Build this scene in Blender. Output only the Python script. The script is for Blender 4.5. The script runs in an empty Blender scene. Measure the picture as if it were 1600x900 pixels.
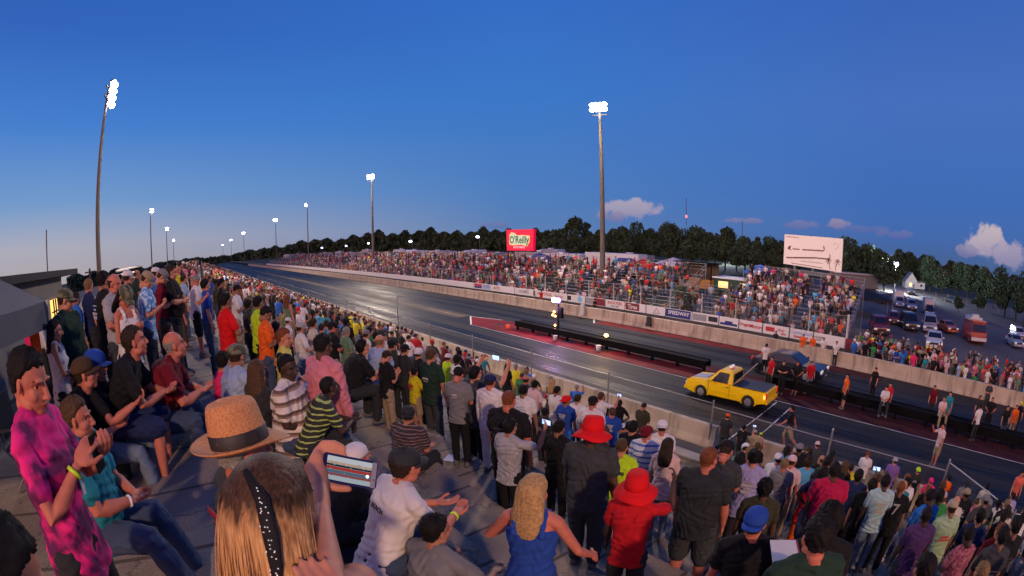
import bpy, bmesh, math, random
import numpy as np
from mathutils import Vector, Matrix, noise
random.seed(7)
sc = bpy.context.scene
COL = sc.collection
rad = math.radians

# ---------------------------------------------------------------- camera
YAW = -38.409; F = 735.0; CH = 7.55
def rotm(pitch, roll):
    p, r, a = rad(pitch), rad(roll), rad(YAW)
    cr, sr, cp, sp = math.cos(r), math.sin(r), math.cos(p), math.sin(p)
    R1 = np.array([[cr, -sr, 0], [sr, cr, 0], [0, 0, 1]]); R2 = np.array([[1, 0, 0], [0, cp, -sp], [0, sp, cp]])
    Rz = np.array([[math.cos(a), -math.sin(a), 0], [math.sin(a), math.cos(a), 0], [0, 0, 1]])
    return Rz @ np.array([[1, 0, 0], [0, 0, -1], [0, 1, 0]]) @ R2 @ R1
RM = rotm(-5.2, -0.8)
cam = bpy.data.cameras.new('camera'); camo = bpy.data.objects.new('camera', cam); COL.objects.link(camo); sc.camera = camo
cam.type = 'PANO'; cam.panorama_type = 'FISHEYE_EQUISOLID'; cam.sensor_width = 23.6; cam.sensor_fit = 'HORIZONTAL'
cam.fisheye_lens = F / 1600 * 23.6; cam.fisheye_fov = math.pi; cam.clip_start = 0.05; cam.clip_end = 20000
m4 = Matrix([list(RM[i]) + [0] for i in range(3)] + [[0, 0, 0, 1]]); m4.translation = (0, 0, CH); camo.matrix_world = m4

# ---------------------------------------------------------------- world: dusk sky
SKY_NISHITA = 0.006; SUN_AZ = -62.0
w = bpy.data.worlds.new("World"); sc.world = w; w.use_nodes = True
nt = w.node_tree; nt.nodes.clear()
class NT:
    def __init__(s, nt): s.nt = nt
    def n(s, t, **k):
        x = s.nt.nodes.new(t)
        for a, b in k.items(): setattr(x, a, b)
        return x
    def l(s, a, b): s.nt.links.new(a, b)
    def math(s, op, a, b=None, c=None):
        x = s.n('ShaderNodeMath', operation=op)
        for i, v in enumerate((a, b, c)):
            if v is None: continue
            if isinstance(v, (int, float)): x.inputs[i].default_value = v
            else: s.l(v, x.inputs[i])
        return x.outputs[0]
    def ramp(s, f, stops, interp='LINEAR'):
        x = s.n('ShaderNodeValToRGB'); cr = x.color_ramp; cr.interpolation = interp
        while len(cr.elements) < len(stops): cr.elements.new(0.5)
        for e, (p, c) in zip(cr.elements, stops):
            e.position = p; e.color = (tuple(c) + (1,)) if hasattr(c, '__len__') else (c, c, c, 1)
        s.l(f, x.inputs[0]); return x.outputs[0]
    def mix(s, f, a, b, mode='MIX'):
        x = s.n('ShaderNodeMix', data_type='RGBA', blend_type=mode)
        for i, v in ((0, f), (6, a), (7, b)):
            if isinstance(v, (int, float)): x.inputs[i].default_value = v
            elif isinstance(v, tuple): x.inputs[i].default_value = v if len(v) == 4 else v + (1,)
            else: s.l(v, x.inputs[i])
        return x.outputs[2]
    def vdot(s, a, v):
        x = s.n('ShaderNodeVectorMath', operation='DOT_PRODUCT'); s.l(a, x.inputs[0]); x.inputs[1].default_value = v; return x.outputs['Value']
q = NT(nt)
tc = q.n('ShaderNodeTexCoord'); D = tc.outputs['Generated']
sx = q.n('ShaderNodeSeparateXYZ'); q.l(D, sx.inputs[0]); Z = sx.outputs[2]
f = q.math('MULTIPLY_ADD', Z, 0.5, 0.5)
P = lambda z: z * .5 + .5
east = q.ramp(f, [(0, (.03, .03, .04)), (P(-.02), (.07, .13, .30)), (P(.03), (.055, .15, .44)), (P(.1), (.045, .153, .497)), (P(.29), (.060, .162, .533)), (P(.5), (.040, .130, .50)), (1, (.014, .05, .3))])
mid = q.ramp(f, [(0, (.03, .03, .04)), (P(-.02), (.12, .18, .34)), (P(.03), (.11, .225, .48)), (P(.1), (.080, .216, .539)), (P(.31), (.045, .195, .610)), (P(.5), (.037, .162, .591)), (1, (.014, .06, .35))])
west = q.ramp(f, [(0, (.05, .04, .04)), (P(-.02), (.44, .39, .42)), (P(.04), (.413, .425, .52)), (P(.12), (.175, .337, .631)), (P(.26), (.061, .223, .658)), (P(.44), (.030, .133, .527)), (1, (.012, .05, .3))])
def azv(az, el=0): return (math.sin(rad(az)) * math.cos(rad(el)), math.cos(rad(az)) * math.cos(rad(el)), math.sin(rad(el)))
wd = q.vdot(D, azv(-48)); wd5 = q.math('MULTIPLY_ADD', wd, .5, .5); wf = q.ramp(wd5, [(.15, 0), (.5, 1)]); wf2 = q.ramp(wd5, [(.53, 0), (.93, 1)])
sky = q.mix(wf2, q.mix(wf, east, mid), west)
gd = q.ramp(q.math('MULTIPLY_ADD', q.vdot(D, azv(-115)), .5, .5), [(.60, 0), (.80, .45), (1, 1)]); ge = q.ramp(f, [(P(-.05), 0), (P(0), 1), (P(.12), .8), (P(.45), .22), (P(.8), 0)])
sky = q.mix(q.math('MULTIPLY', gd, ge), sky, (2.7, .92, .26), 'ADD')  # warm glow added to the sky behind the camera, out of view, as fill light
ns = q.n('ShaderNodeTexSky'); ns.sky_type = 'NISHITA'; ns.sun_disc = False; ns.sun_elevation = rad(1.0); ns.sun_rotation = rad(SUN_AZ)
sky = q.mix(SKY_NISHITA, sky, ns.outputs[0], 'ADD')
def pxdir(x, y):
    X = x - 800; Y = -(y - 450); r = math.hypot(X, Y) + 1e-9; th = 2 * math.asin(min(1, r / 2 / F))
    return RM @ np.array([math.sin(th) * X / r, math.sin(th) * Y / r, -math.cos(th)])
nz = q.n('ShaderNodeTexNoise'); q.l(D, nz.inputs['Vector']); nz.inputs['Scale'].default_value = 34; nz.inputs['Detail'].default_value = 7; nz.inputs['Roughness'].default_value = .55
nz2 = q.n('ShaderNodeTexNoise'); q.l(D, nz2.inputs['Vector']); nz2.inputs['Scale'].default_value = 5; nz2.inputs['Detail'].default_value = 3
CLOUDS = [(985, 327, 46, 18, .42, (.50, .42, .50)), (958, 338, 26, 9, .42, (.30, .27, .42)), (1538, 378, 40, 24, .5, (.58, .48, .52)), (1575, 398, 50, 20, .45, (.44, .37, .48)),
          (1512, 392, 24, 10, .4, (.3, .27, .43)), (1312, 350, 22, 8, .4, (.36, .29, .43)), (1255, 351, 40, 7, .32, (.24, .23, .42)), (1165, 345, 34, 6, .36, (.28, .25, .42)), (1400, 366, 34, 7, .3, (.2, .2, .42)),
          (770, 352, 26, 6, .25, (.19, .2, .42)), (1350, 358, 60, 6, .22, (.19, .2, .42))]
for (cx, cy, wx, wy, dens, colr) in CLOUDS:
    d0 = pxdir(cx, cy); tr = np.array([d0[1], -d0[0], 0]); tr /= np.linalg.norm(tr); up = np.cross(tr, d0)
    u = q.math('MULTIPLY', q.vdot(D, tuple(tr)), F / wx); v = q.math('MULTIPLY_ADD', q.vdot(D, tuple(up)), F / wy, -float(up @ d0) * F / wy)
    front = q.math('GREATER_THAN', q.vdot(D, tuple(d0)), .5)
    e = q.math('SUBTRACT', 1.0, q.math('ADD', q.math('MULTIPLY', u, u), q.math('MULTIPLY', v, v)))
    e = q.math('ADD', q.math('MULTIPLY', e, .8), q.math('MULTIPLY', q.math('SUBTRACT', nz.outputs['Fac'], .5), 2.7))
    e = q.math('MULTIPLY', q.math('MULTIPLY', q.ramp(q.math('ADD', e, dens * .3), [(.08, 0), (.62, 1)], 'EASE'), front), min(1, dens * 2.0))
    sh = q.mix(q.math('MULTIPLY_ADD', v, .5, .5), tuple(np.array(colr) * (.62, .68, .9)), colr)
    sky = q.mix(e, sky, sh)
bg = q.n('ShaderNodeBackground'); q.l(sky, bg.inputs[0]); bg.inputs[1].default_value = 1.0
wo = q.n('ShaderNodeOutputWorld'); q.l(bg.outputs[0], wo.inputs[0])

# ---------------------------------------------------------------- sun (afterglow just under the western horizon)
sl = bpy.data.lights.new('sun', 'SUN'); sl.energy = 0.12; sl.angle = rad(12); sl.color = (1, .62, .45)
so = bpy.data.objects.new('sun', sl); COL.objects.link(so)
so.rotation_euler = Vector(azv(SUN_AZ, 3)).to_track_quat('Z', 'Y').to_euler()
sc.view_settings.view_transform = 'Standard'; sc.view_settings.look = 'None'; sc.view_settings.exposure = -0.1; sc.view_settings.gamma = 1
sc.render.engine = 'CYCLES'; sc.cycles.max_bounces = 5; sc.cycles.transparent_max_bounces = 24
try: sc.cycles.use_denoising = True; sc.cycles.sample_clamp_indirect = 4; sc.cycles.sample_clamp_direct = 0
except Exception: pass

# ---------------------------------------------------------------- camera fit: the land is laid out straight, then bent to line up in the fisheye view
RT = rotm(-12.7, -0.8)
C0 = np.array([0, 0, CH])
def warp(P):
    P = np.atleast_2d(np.asarray(P, float)); d = P - C0; rng_ = np.linalg.norm(d, axis=1) + 1e-9
    c = (d / rng_[:, None]) @ RT
    r = np.hypot(c[:, 0], c[:, 1]) + 1e-9; th = np.arctan2(r, -c[:, 2])
    thc = np.minimum(th, rad(125)); rr = 2 * F * np.sin(thc / 2)
    X = c[:, 0] / r * rr; Y = c[:, 1] / r * rr + (450 - 533)
    r2 = np.hypot(X, Y) + 1e-9; t2 = 2 * np.arcsin(np.clip(r2 / 2 / F, 0, 1)) + (th - thc)
    dm = np.stack([np.sin(t2) * X / r2, np.sin(t2) * Y / r2, -np.cos(t2)], 1) @ RM.T
    wgt = np.clip((th - rad(88)) / rad(30), 0, 1); wgt = (wgt * wgt * (3 - 2 * wgt))[:, None]
    Q = C0 + dm * rng_[:, None]
    return Q * (1 - wgt) + P * wgt
def frame(P):
    P = np.array(P, float); e = .05; p0, px_, pz = warp([P, P + [e, 0, 0], P + [0, 0, e]])
    z = pz - p0; z /= np.linalg.norm(z); x = px_ - p0; x -= z * (x @ z); x /= np.linalg.norm(x); y = np.cross(z, x)
    return Matrix([[x[0], y[0], z[0], p0[0]], [x[1], y[1], z[1], p0[1]], [x[2], y[2], z[2], p0[2]], [0, 0, 0, 1]])
def tdir(x, y):
    X = x - 800; Y = -(y - 533); r = math.hypot(X, Y) + 1e-9; th = 2 * math.asin(min(1, r / 2 / F))
    return RT @ np.array([math.sin(th) * X / r, math.sin(th) * Y / r, -math.cos(th)])
def at_z(x, y, z=0.0):
    d = tdir(x, y); return C0 + d * ((z - CH) / d[2])
def at_x(x, y, X):
    d = tdir(x, y); return C0 + d * (X / d[0])
def at_d(x, y, dist):
    return C0 + tdir(x, y) * dist

# ---------------------------------------------------------------- materials
MATS = {}
def mat(name, col, rough=.8, metal=0., var=.12, vscale=3., bump=0., bscale=20., emit=None, estr=0, trans=0., objcol=False, attr=None, spec=.5, coat=0):
    if name in MATS: return MATS[name]
    m = bpy.data.materials.new(name); m.use_nodes = True; n = NT(m.node_tree); b = m.node_tree.nodes['Principled BSDF']
    co = n.n('ShaderNodeTexCoord')
    if objcol:
        oi = n.n('ShaderNodeObjectInfo'); base = oi.outputs['Color']
    elif attr and col is None:
        a = n.n('ShaderNodeAttribute', attribute_name=attr); base = a.outputs['Color']
    else:
        rg = n.n('ShaderNodeRGB'); rg.outputs[0].default_value = tuple(col) + (1,); base = rg.outputs[0]
    if attr and col is not None or (attr and objcol):
        a = n.n('ShaderNodeAttribute', attribute_name=attr); base = n.mix(1.0, base, a.outputs['Color'], 'MULTIPLY')
    if var:
        nn = n.n('ShaderNodeTexNoise'); n.l(co.outputs['Object'], nn.inputs[0]); nn.inputs['Scale'].default_value = vscale; nn.inputs['Detail'].default_value = 5
        v = n.ramp(nn.outputs['Fac'], [(.25, 1 - var), (.75, 1 + var * .6)])
        base = n.mix(1.0, base, v, 'MULTIPLY')
    n.l(base, b.inputs['Base Color'])
    b.inputs['Roughness'].default_value = rough; b.inputs['Metallic'].default_value = metal
    b.inputs['Specular IOR Level'].default_value = spec
    if coat: b.inputs['Coat Weight'].default_value = coat
    if trans: b.inputs['Transmission Weight'].default_value = trans
    if bump:
        n2 = n.n('ShaderNodeTexNoise'); n.l(co.outputs['Object'], n2.inputs[0]); n2.inputs['Scale'].default_value = bscale; n2.inputs['Detail'].default_value = 4
        bp = n.n('ShaderNodeBump'); bp.inputs['Strength'].default_value = bump; n.l(n2.outputs['Fac'], bp.inputs['Height']); n.l(bp.outputs[0], b.inputs['Normal'])
    if emit is not None:
        b.inputs['Emission Color'].default_value = tuple(emit) + (1,); b.inputs['Emission Strength'].default_value = estr
    MATS[name] = m; return m
def s2l(*c): return tuple((v / 255 / 12.92 if v / 255 <= .04045 else ((v / 255 + .055) / 1.055) ** 2.4) for v in c)

# ---------------------------------------------------------------- mesh builder
class MB:
    def __init__(s): s.v = []; s.f = []; s.c = []; s.mi = []; s.col = (1, 1, 1); s.m = 0; s.n = 0
    def add(s, v, f):
        v = np.asarray(v, float).reshape(-1, 3); s.v.append(v); s.c.append(np.tile(s.col, (len(v), 1)))
        for q_ in f: s.f.append([i + s.n for i in q_]); s.mi.append(s.m)
        s.n += len(v); return s
    def box(s, lo, hi, seg=None):
        (x0, y0, z0), (x1, y1, z1) = lo, hi
        if seg is None or abs(y1 - y0) <= seg:
            ys = [y0, y1]
        else: ys = list(np.linspace(y0, y1, int(math.ceil(abs(y1 - y0) / seg)) + 1))
        v = []; f = []
        for y in ys: v += [(x0, y, z0), (x1, y, z0), (x1, y, z1), (x0, y, z1)]
        for i in range(len(ys) - 1):
            a = 4 * i
            for j in range(4): f.append([a + j, a + (j + 1) % 4, a + 4 + (j + 1) % 4, a + 4 + j][::-1])
        f.append([0, 1, 2, 3]); e = 4 * (len(ys) - 1); f.append([e + 3, e + 2, e + 1, e])
        return s.add(v, f)
    def obox(s, c, half, R=None):
        v = np.array([[a, b, d] for a in (-1, 1) for b in (-1, 1) for d in (-1, 1)], float) * half
        if R is not None: v = v @ np.array(R).T
        return s.add(v + np.array(c), [[0, 1, 3, 2], [4, 6, 7, 5], [0, 4, 5, 1], [2, 3, 7, 6], [0, 2, 6, 4], [1, 5, 7, 3]])
    def rings(s, rings, close=True, caps=True):
        rings = [np.asarray(r, float) for r in rings]; n = len(rings[0]); v = np.concatenate(rings); f = []
        for i in range(len(rings) - 1):
            for j in range(n if close else n - 1):
                k = (j + 1) % n; f.append([i * n + j, i * n + k, (i + 1) * n + k, (i + 1) * n + j])
        if caps: f.append(list(range(n))[::-1]); f.append([(len(rings) - 1) * n + j for j in range(n)])
        return s.add(v, f)
    def tube(s, pts, r, n=10, cap=True, flat=None):
        pts = [np.array(p, float) for p in pts]; r = [r] * len(pts) if not hasattr(r, '__len__') else list(r)
        if cap:  # rounded ends
            d0 = pts[0] - pts[1]; d0 /= np.linalg.norm(d0) + 1e-9; d1 = pts[-1] - pts[-2]; d1 /= np.linalg.norm(d1) + 1e-9
            pts = [pts[0] + d0 * r[0] * .95, pts[0] + d0 * r[0] * .7] + pts + [pts[-1] + d1 * r[-1] * .7, pts[-1] + d1 * r[-1] * .95]
            r = [r[0] * .3, r[0] * .72] + r + [r[-1] * .72, r[-1] * .3]
        ref = None; rs = []
        for i, p in enumerate(pts):
            t = pts[min(i + 1, len(pts) - 1)] - pts[max(i - 1, 0)]; t /= np.linalg.norm(t) + 1e-9
            if ref is None: ref = np.array([1., 0, 0]) if abs(t[0]) < .8 else np.array([0, 1., 0])
            u = ref - t * (ref @ t); u /= np.linalg.norm(u) + 1e-9; ref = u; w_ = np.cross(t, u)
            a = np.linspace(0, 2 * math.pi, n, endpoint=False)
            k = flat if flat else 1
            rs.append(p + r[i] * (np.cos(a)[:, None] * u + k * np.sin(a)[:, None] * w_))
        return s.rings(rs)
    def loft(s, secs, n=16, p=2.0):
        # secs: (centre, rx, ry[, pitch]) horizontal super-ellipses tilted about x
        rs = []
        for sec in secs:
            c, rx, ry = sec[:3]; pt = sec[3] if len(sec) > 3 else 0
            a = np.linspace(0, 2 * math.pi, n, endpoint=False)
            ca, sa = np.cos(a), np.sin(a); x = rx * np.sign(ca) * np.abs(ca) ** (2 / p); y = ry * np.sign(sa) * np.abs(sa) ** (2 / p)
            rs.append(np.stack([x, y * math.cos(pt), y * math.sin(pt)], 1) + np.array(c))
        return s.rings(rs)
    def ell(s, c, r, nu=14, nv=9, R=None):
        rs = []
        for i in range(1, nv):
            ph = math.pi * i / nv; a = np.linspace(0, 2 * math.pi, nu, endpoint=False)
            rs.append(np.stack([math.sin(ph) * np.cos(a), math.sin(ph) * np.sin(a), np.full(nu, -math.cos(ph))], 1))
        v = np.concatenate([[[0, 0, -1]]] + rs + [[[0, 0, 1]]]) * np.array(r)
        if R is not None: v = v @ np.array(R).T
        f = []; N = len(v) - 1
        for j in range(nu):
            k = (j + 1) % nu; f.append([0, 1 + k, 1 + j]); f.append([N, N - nu + j, N - nu + k])
            for i in range(nv - 2): a_ = 1 + i * nu; f.append([a_ + j, a_ + k, a_ + nu + k, a_ + nu + j])
        return s.add(v + np.array(c), f)
    def cyl(s, c0, c1, r0, r1=None, n=16): return s.tube([c0, c1], [r0, r0 if r1 is None else r1], n, cap=False)
    def arr(s): return np.concatenate(s.v) if s.v else np.zeros((0, 3))
    def xf(s, M):
        M = np.array(M); v = s.arr() @ M[:3, :3].T + M[:3, 3]; s.v = [v]; return s
    def merge(s, o, M=None, col=None):
        v = o.arr()
        if M is not None: M = np.array(M); v = v @ M[:3, :3].T + M[:3, 3]
        c = np.concatenate(o.c)
        s.v.append(v); s.c.append(c if col is None else np.tile(col, (len(v), 1)))
        for q_, k in zip(o.f, o.mi): s.f.append([i + s.n for i in q_]); s.mi.append(k)
        s.n += len(v); return s
    def mesh(s, name, mats=(), do_warp=False, smooth=False, col=False):
        v = s.arr()
        if do_warp: v = warp(v)
        me = bpy.data.meshes.new(name); me.from_pydata(v.tolist(), [], s.f)
        for m_ in (mats if isinstance(mats, (list, tuple)) else [mats]): me.materials.append(m_)
        if isinstance(mats, (list, tuple)) and len(mats) > 1: me.polygons.foreach_set('material_index', s.mi)
        if col:
            ca = me.color_attributes.new('tint', 'FLOAT_COLOR', 'POINT'); c = np.concatenate(s.c); ca.data.foreach_set('color', np.concatenate([c, np.ones((len(c), 1))], 1).ravel())
        if smooth: me.polygons.foreach_set('use_smooth', [True] * len(me.polygons))
        me.update(); return me
def link(name, me, parent=None, M=None, color=None):
    o = bpy.data.objects.new(name, me); COL.objects.link(o)
    if parent is not None: o.parent = parent
    if M is not None: o.matrix_basis = M
    if color is not None: o.color = tuple(color[:3]) + (1,)
    return o
def tag(o, label=None, cat=None, group=None, kind=None):
    if label: o['label'] = label
    if cat: o['category'] = cat
    if group: o['group'] = group
    if kind: o['kind'] = kind
    return o
def empty(name, M, label=None, cat=None, group=None):
    o = bpy.data.objects.new(name, None); COL.objects.link(o); o.matrix_basis = M; o.empty_display_size = .2
    return tag(o, label, cat, group)
def struct(name, mb, m, wp=True, smooth=False):
    o = link(name, mb.mesh(name, m, wp, smooth)); o['kind'] = 'structure'; return o
def wthing(name, mb, m, label, cat, group=None, smooth=False, col=False):
    return tag(link(name, mb.mesh(name, m, True, smooth, col)), label, cat, group)
def part(name, mb, m, parent, smooth=False, wp=False, color=None, col=False):
    auto = name in ('body', 'cab', 'cabin')
    o = link(name, mb.mesh(name, m, wp, smooth or auto, col), parent, None, color)
    if auto and not smooth: o.data.set_sharp_from_angle(angle=rad(32))
    if wp: o.matrix_parent_inverse = parent.matrix_basis.inverted()
    return o
def Mloc(x, y, z, yaw=0, s=1): return Matrix.Translation((x, y, z)) @ Matrix.Rotation(yaw, 4, 'Z') @ Matrix.Scale(s, 4)
# ================================================================ setting
asph = mat('asphalt_lot', (.13, .115, .10), .9, var=.3, vscale=.25, bump=.2, bscale=30)
grass = mat('grass', (.045, .065, .022), .95, var=.35, vscale=.08, bump=.4, bscale=9)
conc = mat('concrete', (.30, .26, .215), .9, var=.22, vscale=1.3, bump=.15, bscale=40)
def wall_mat():
    m = mat('barrier_concrete', (.48, .385, .285), .85, var=.2, vscale=.9, bump=.12, bscale=30); n = NT(m.node_tree); b_ = m.node_tree.nodes['Principled BSDF']; src = b_.inputs['Base Color'].links[0].from_socket
    co = n.n('ShaderNodeTexCoord'); s_ = n.n('ShaderNodeSeparateXYZ'); n.l(co.outputs['Object'], s_.inputs[0]); t = n.math('FRACT', n.math('MULTIPLY', s_.outputs[1], 1 / 3.05)); j = n.math('LESS_THAN', t, .008)
    mp = n.n('ShaderNodeMapping'); n.l(co.outputs['Object'], mp.inputs[0]); mp.inputs['Scale'].default_value = (1, 1.3, .25); z = n.n('ShaderNodeTexNoise'); n.l(mp.outputs[0], z.inputs[0]); z.inputs['Scale'].default_value = 1.6; z.inputs['Detail'].default_value = 7
    c = n.mix(n.ramp(z.outputs['Fac'], [(.5, 0), (.68, .65)]), src, (.14, .11, .085)); c = n.mix(n.math('MULTIPLY', j, .75), c, (.05, .04, .035)); n.l(c, b_.inputs['Base Color']); return m
wallc = wall_mat()
def track_mat():
    m = bpy.data.materials.new('track_rubber'); m.use_nodes = True; n = NT(m.node_tree); b = m.node_tree.nodes['Principled BSDF']
    co = n.n('ShaderNodeTexCoord'); mp = n.n('ShaderNodeMapping'); n.l(co.outputs['Object'], mp.inputs[0]); mp.inputs['Scale'].default_value = (1.1, .018, 1)
    a = n.n('ShaderNodeTexNoise'); n.l(mp.outputs[0], a.inputs[0]); a.inputs['Scale'].default_value = 1.0; a.inputs['Detail'].default_value = 7; a.inputs['Roughness'].default_value = .62
    mp2 = n.n('ShaderNodeMapping'); n.l(co.outputs['Object'], mp2.inputs[0]); mp2.inputs['Scale'].default_value = (.5, .09, 1)
    c = n.n('ShaderNodeTexNoise'); n.l(mp2.outputs[0], c.inputs[0]); c.inputs['Scale'].default_value = 1.0; c.inputs['Detail'].default_value = 6
    col = n.ramp(a.outputs['Fac'], [(.32, (.005, .007, .012)), (.5, (.010, .013, .018)), (.68, (.034, .032, .035))])
    col = n.mix(.5, col, n.ramp(c.outputs['Fac'], [(.35, (.006, .007, .011)), (.7, (.030, .029, .031))]))
    n.l(col, b.inputs['Base Color'])
    n.l(n.ramp(c.outputs['Fac'], [(.3, .52), (.65, .7)]), b.inputs['Roughness'])
    b.inputs['Specular IOR Level'].default_value = .22
    bp = n.n('ShaderNodeBump'); bp.inputs['Strength'].default_value = .08; n.l(a.outputs['Fac'], bp.inputs['Height']); n.l(bp.outputs[0], b.inputs['Normal'])
    return m
trackm = track_mat()
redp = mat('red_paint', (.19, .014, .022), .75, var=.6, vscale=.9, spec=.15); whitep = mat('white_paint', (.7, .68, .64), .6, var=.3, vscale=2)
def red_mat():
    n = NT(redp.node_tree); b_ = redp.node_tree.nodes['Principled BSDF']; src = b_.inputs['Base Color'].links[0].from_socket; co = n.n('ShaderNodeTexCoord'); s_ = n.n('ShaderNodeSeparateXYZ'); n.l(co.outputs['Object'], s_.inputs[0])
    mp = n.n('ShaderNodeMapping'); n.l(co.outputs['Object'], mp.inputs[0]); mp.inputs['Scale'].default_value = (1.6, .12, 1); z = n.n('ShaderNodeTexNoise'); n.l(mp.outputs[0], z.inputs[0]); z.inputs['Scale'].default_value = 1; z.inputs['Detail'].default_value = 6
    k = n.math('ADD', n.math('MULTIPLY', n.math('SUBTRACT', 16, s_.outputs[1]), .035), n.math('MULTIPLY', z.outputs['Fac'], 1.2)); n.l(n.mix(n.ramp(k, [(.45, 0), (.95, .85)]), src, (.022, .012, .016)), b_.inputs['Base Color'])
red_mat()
tanp = mat('worn_tan_line', (.28, .19, .10), .8, var=.5, vscale=.7)
def sheet(name, xs, ys, zf, m, kind='structure'):
    v = []; f = []; nx, ny = len(xs), len(ys)
    for y in ys:
        for x in xs: v.append((x, y, zf(x, y) if callable(zf) else zf))
    for j in range(ny - 1):
        for i in range(nx - 1): a = j * nx + i; f.append([a, a + 1, a + nx + 1, a + nx])
    b = MB(); b.add(v, f); o = link(name, b.mesh(name, m, True, True)); o['kind'] = kind; return o
def lin(a, b, st): return list(np.linspace(a, b, max(2, int(abs(b - a) / st) + 1)))
gx = [-900, -500, -250, -120, -60, -30, -14, 13, 30, 50, 70, 90, 120, 160, 200, 260, 340, 450, 600, 900, 1400]
gy = [-900, -500, -300, -200, -140, -100, -70, -50, -35, -20, -10, 0, 10, 20, 30, 40, 55, 70, 90, 110, 140, 180, 220, 260, 320, 400, 500, 650, 900, 1400, 2200]
def gz(x, y):
    z = -.03
    return z
ground = sheet('ground', gx, gy, gz, grass)
sheet('car_park', lin(36.2, 150, 6), lin(-90, 30, 6), -.012, asph)
sheet('service_road', lin(12, 15, 1.5), lin(-30, 300, 4), -.006, mat('old_asphalt', (.11, .105, .10), .85, var=.25, vscale=1, bump=.1))
sheet('track', lin(15.0, 35.3, 1.7), lin(-60, 120, 4) + lin(126, 520, 12), 0.0, trackm)
# median red paint, lane lines
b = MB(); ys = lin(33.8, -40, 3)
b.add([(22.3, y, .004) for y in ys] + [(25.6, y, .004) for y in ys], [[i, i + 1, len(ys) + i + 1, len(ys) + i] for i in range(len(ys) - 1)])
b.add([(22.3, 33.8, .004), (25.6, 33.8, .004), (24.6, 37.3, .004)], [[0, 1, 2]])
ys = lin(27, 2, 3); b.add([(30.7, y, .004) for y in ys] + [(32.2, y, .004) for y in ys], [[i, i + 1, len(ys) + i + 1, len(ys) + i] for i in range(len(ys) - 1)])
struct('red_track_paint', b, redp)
b = MB()
def strip(b, p0, p1, wd, z=.008, st=4):
    p0 = np.array(p0, float); p1 = np.array(p1, float); d = p1 - p0; L = np.linalg.norm(d); d /= L; nn_ = np.array([-d[1], d[0]]) * wd / 2
    k = max(1, int(L / st)); v = []
    for i in range(k + 1):
        p = p0 + d * L * i / k; v += [(*(p + nn_), z), (*(p - nn_), z)]
    b.add(v, [[2 * i, 2 * i + 1, 2 * i + 3, 2 * i + 2] for i in range(k)])
strip(b, (22.25, 33.8), (24.6, 37.4), .14); strip(b, (24.6, 37.4), (25.6, 33.6), .1); strip(b, (30.65, 27), (32.1, 28.3), .14)
strip(b, (22.2, 33.6), (22.2, -40), .05)
for y in (6.8, 5.9): strip(b, (16, y), (22, y), .06)
struct('white_track_lines', b, whitep)
b = MB(); strip(b, (24.1, 37.8), (24.1, 420), .22); struct('centre_line', b, tanp)
b = MB(); strip(b, (24.1, 37.8), (24.1, 420), 1.7, .004); struct('centre_wear', b, mat('worn_centre', (.085, .066, .045), .75, var=.45, vscale=.4))
def skid_mat():
    m = bpy.data.materials.new('skid_rubber'); m.use_nodes = True; n = NT(m.node_tree); b_ = m.node_tree.nodes['Principled BSDF']; co = n.n('ShaderNodeTexCoord'); mp = n.n('ShaderNodeMapping'); n.l(co.outputs['Object'], mp.inputs[0]); mp.inputs['Scale'].default_value = (7, .05, 1)
    z = n.n('ShaderNodeTexNoise'); n.l(mp.outputs[0], z.inputs[0]); z.inputs['Scale'].default_value = 1; z.inputs['Detail'].default_value = 6; n.l(n.ramp(z.outputs['Fac'], [(.38, 0), (.62, .85)]), b_.inputs['Alpha']); b_.inputs['Base Color'].default_value = (.004, .005, .008, 1); b_.inputs['Specular IOR Level'].default_value = .3; b_.inputs['Roughness'].default_value = .42; return m
b = MB()
for x_ in (18.1, 20.1, 27.5, 29.5): strip(b, (x_, -30), (x_, 190), .95, .011)
o = struct('skid_marks', b, skid_mat())
b = MB()
for x_ in (17.0, 21.4, 26.4, 30.4): strip(b, (x_, 10), (x_, 260), .16, .012)
def pale_mat():
    m = skid_mat(); m.name = 'pale_streak'; m.node_tree.nodes['Principled BSDF'].inputs['Base Color'].default_value = (.10, .095, .095, 1); m.node_tree.nodes['Principled BSDF'].inputs['Roughness'].default_value = .8; return m
struct('pale_streaks', b, pale_mat())
# far grass bank beside the shutdown area
b = MB(); sheet('grass_bank', lin(33, 37, 2), lin(242, 520, 8), lambda x, y: 1.2 * math.sin(min(1, (y - 242) / 30) * 1.57), mat('dry_grass', (.17, .17, .05), .9, var=.3, vscale=.1))
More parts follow.
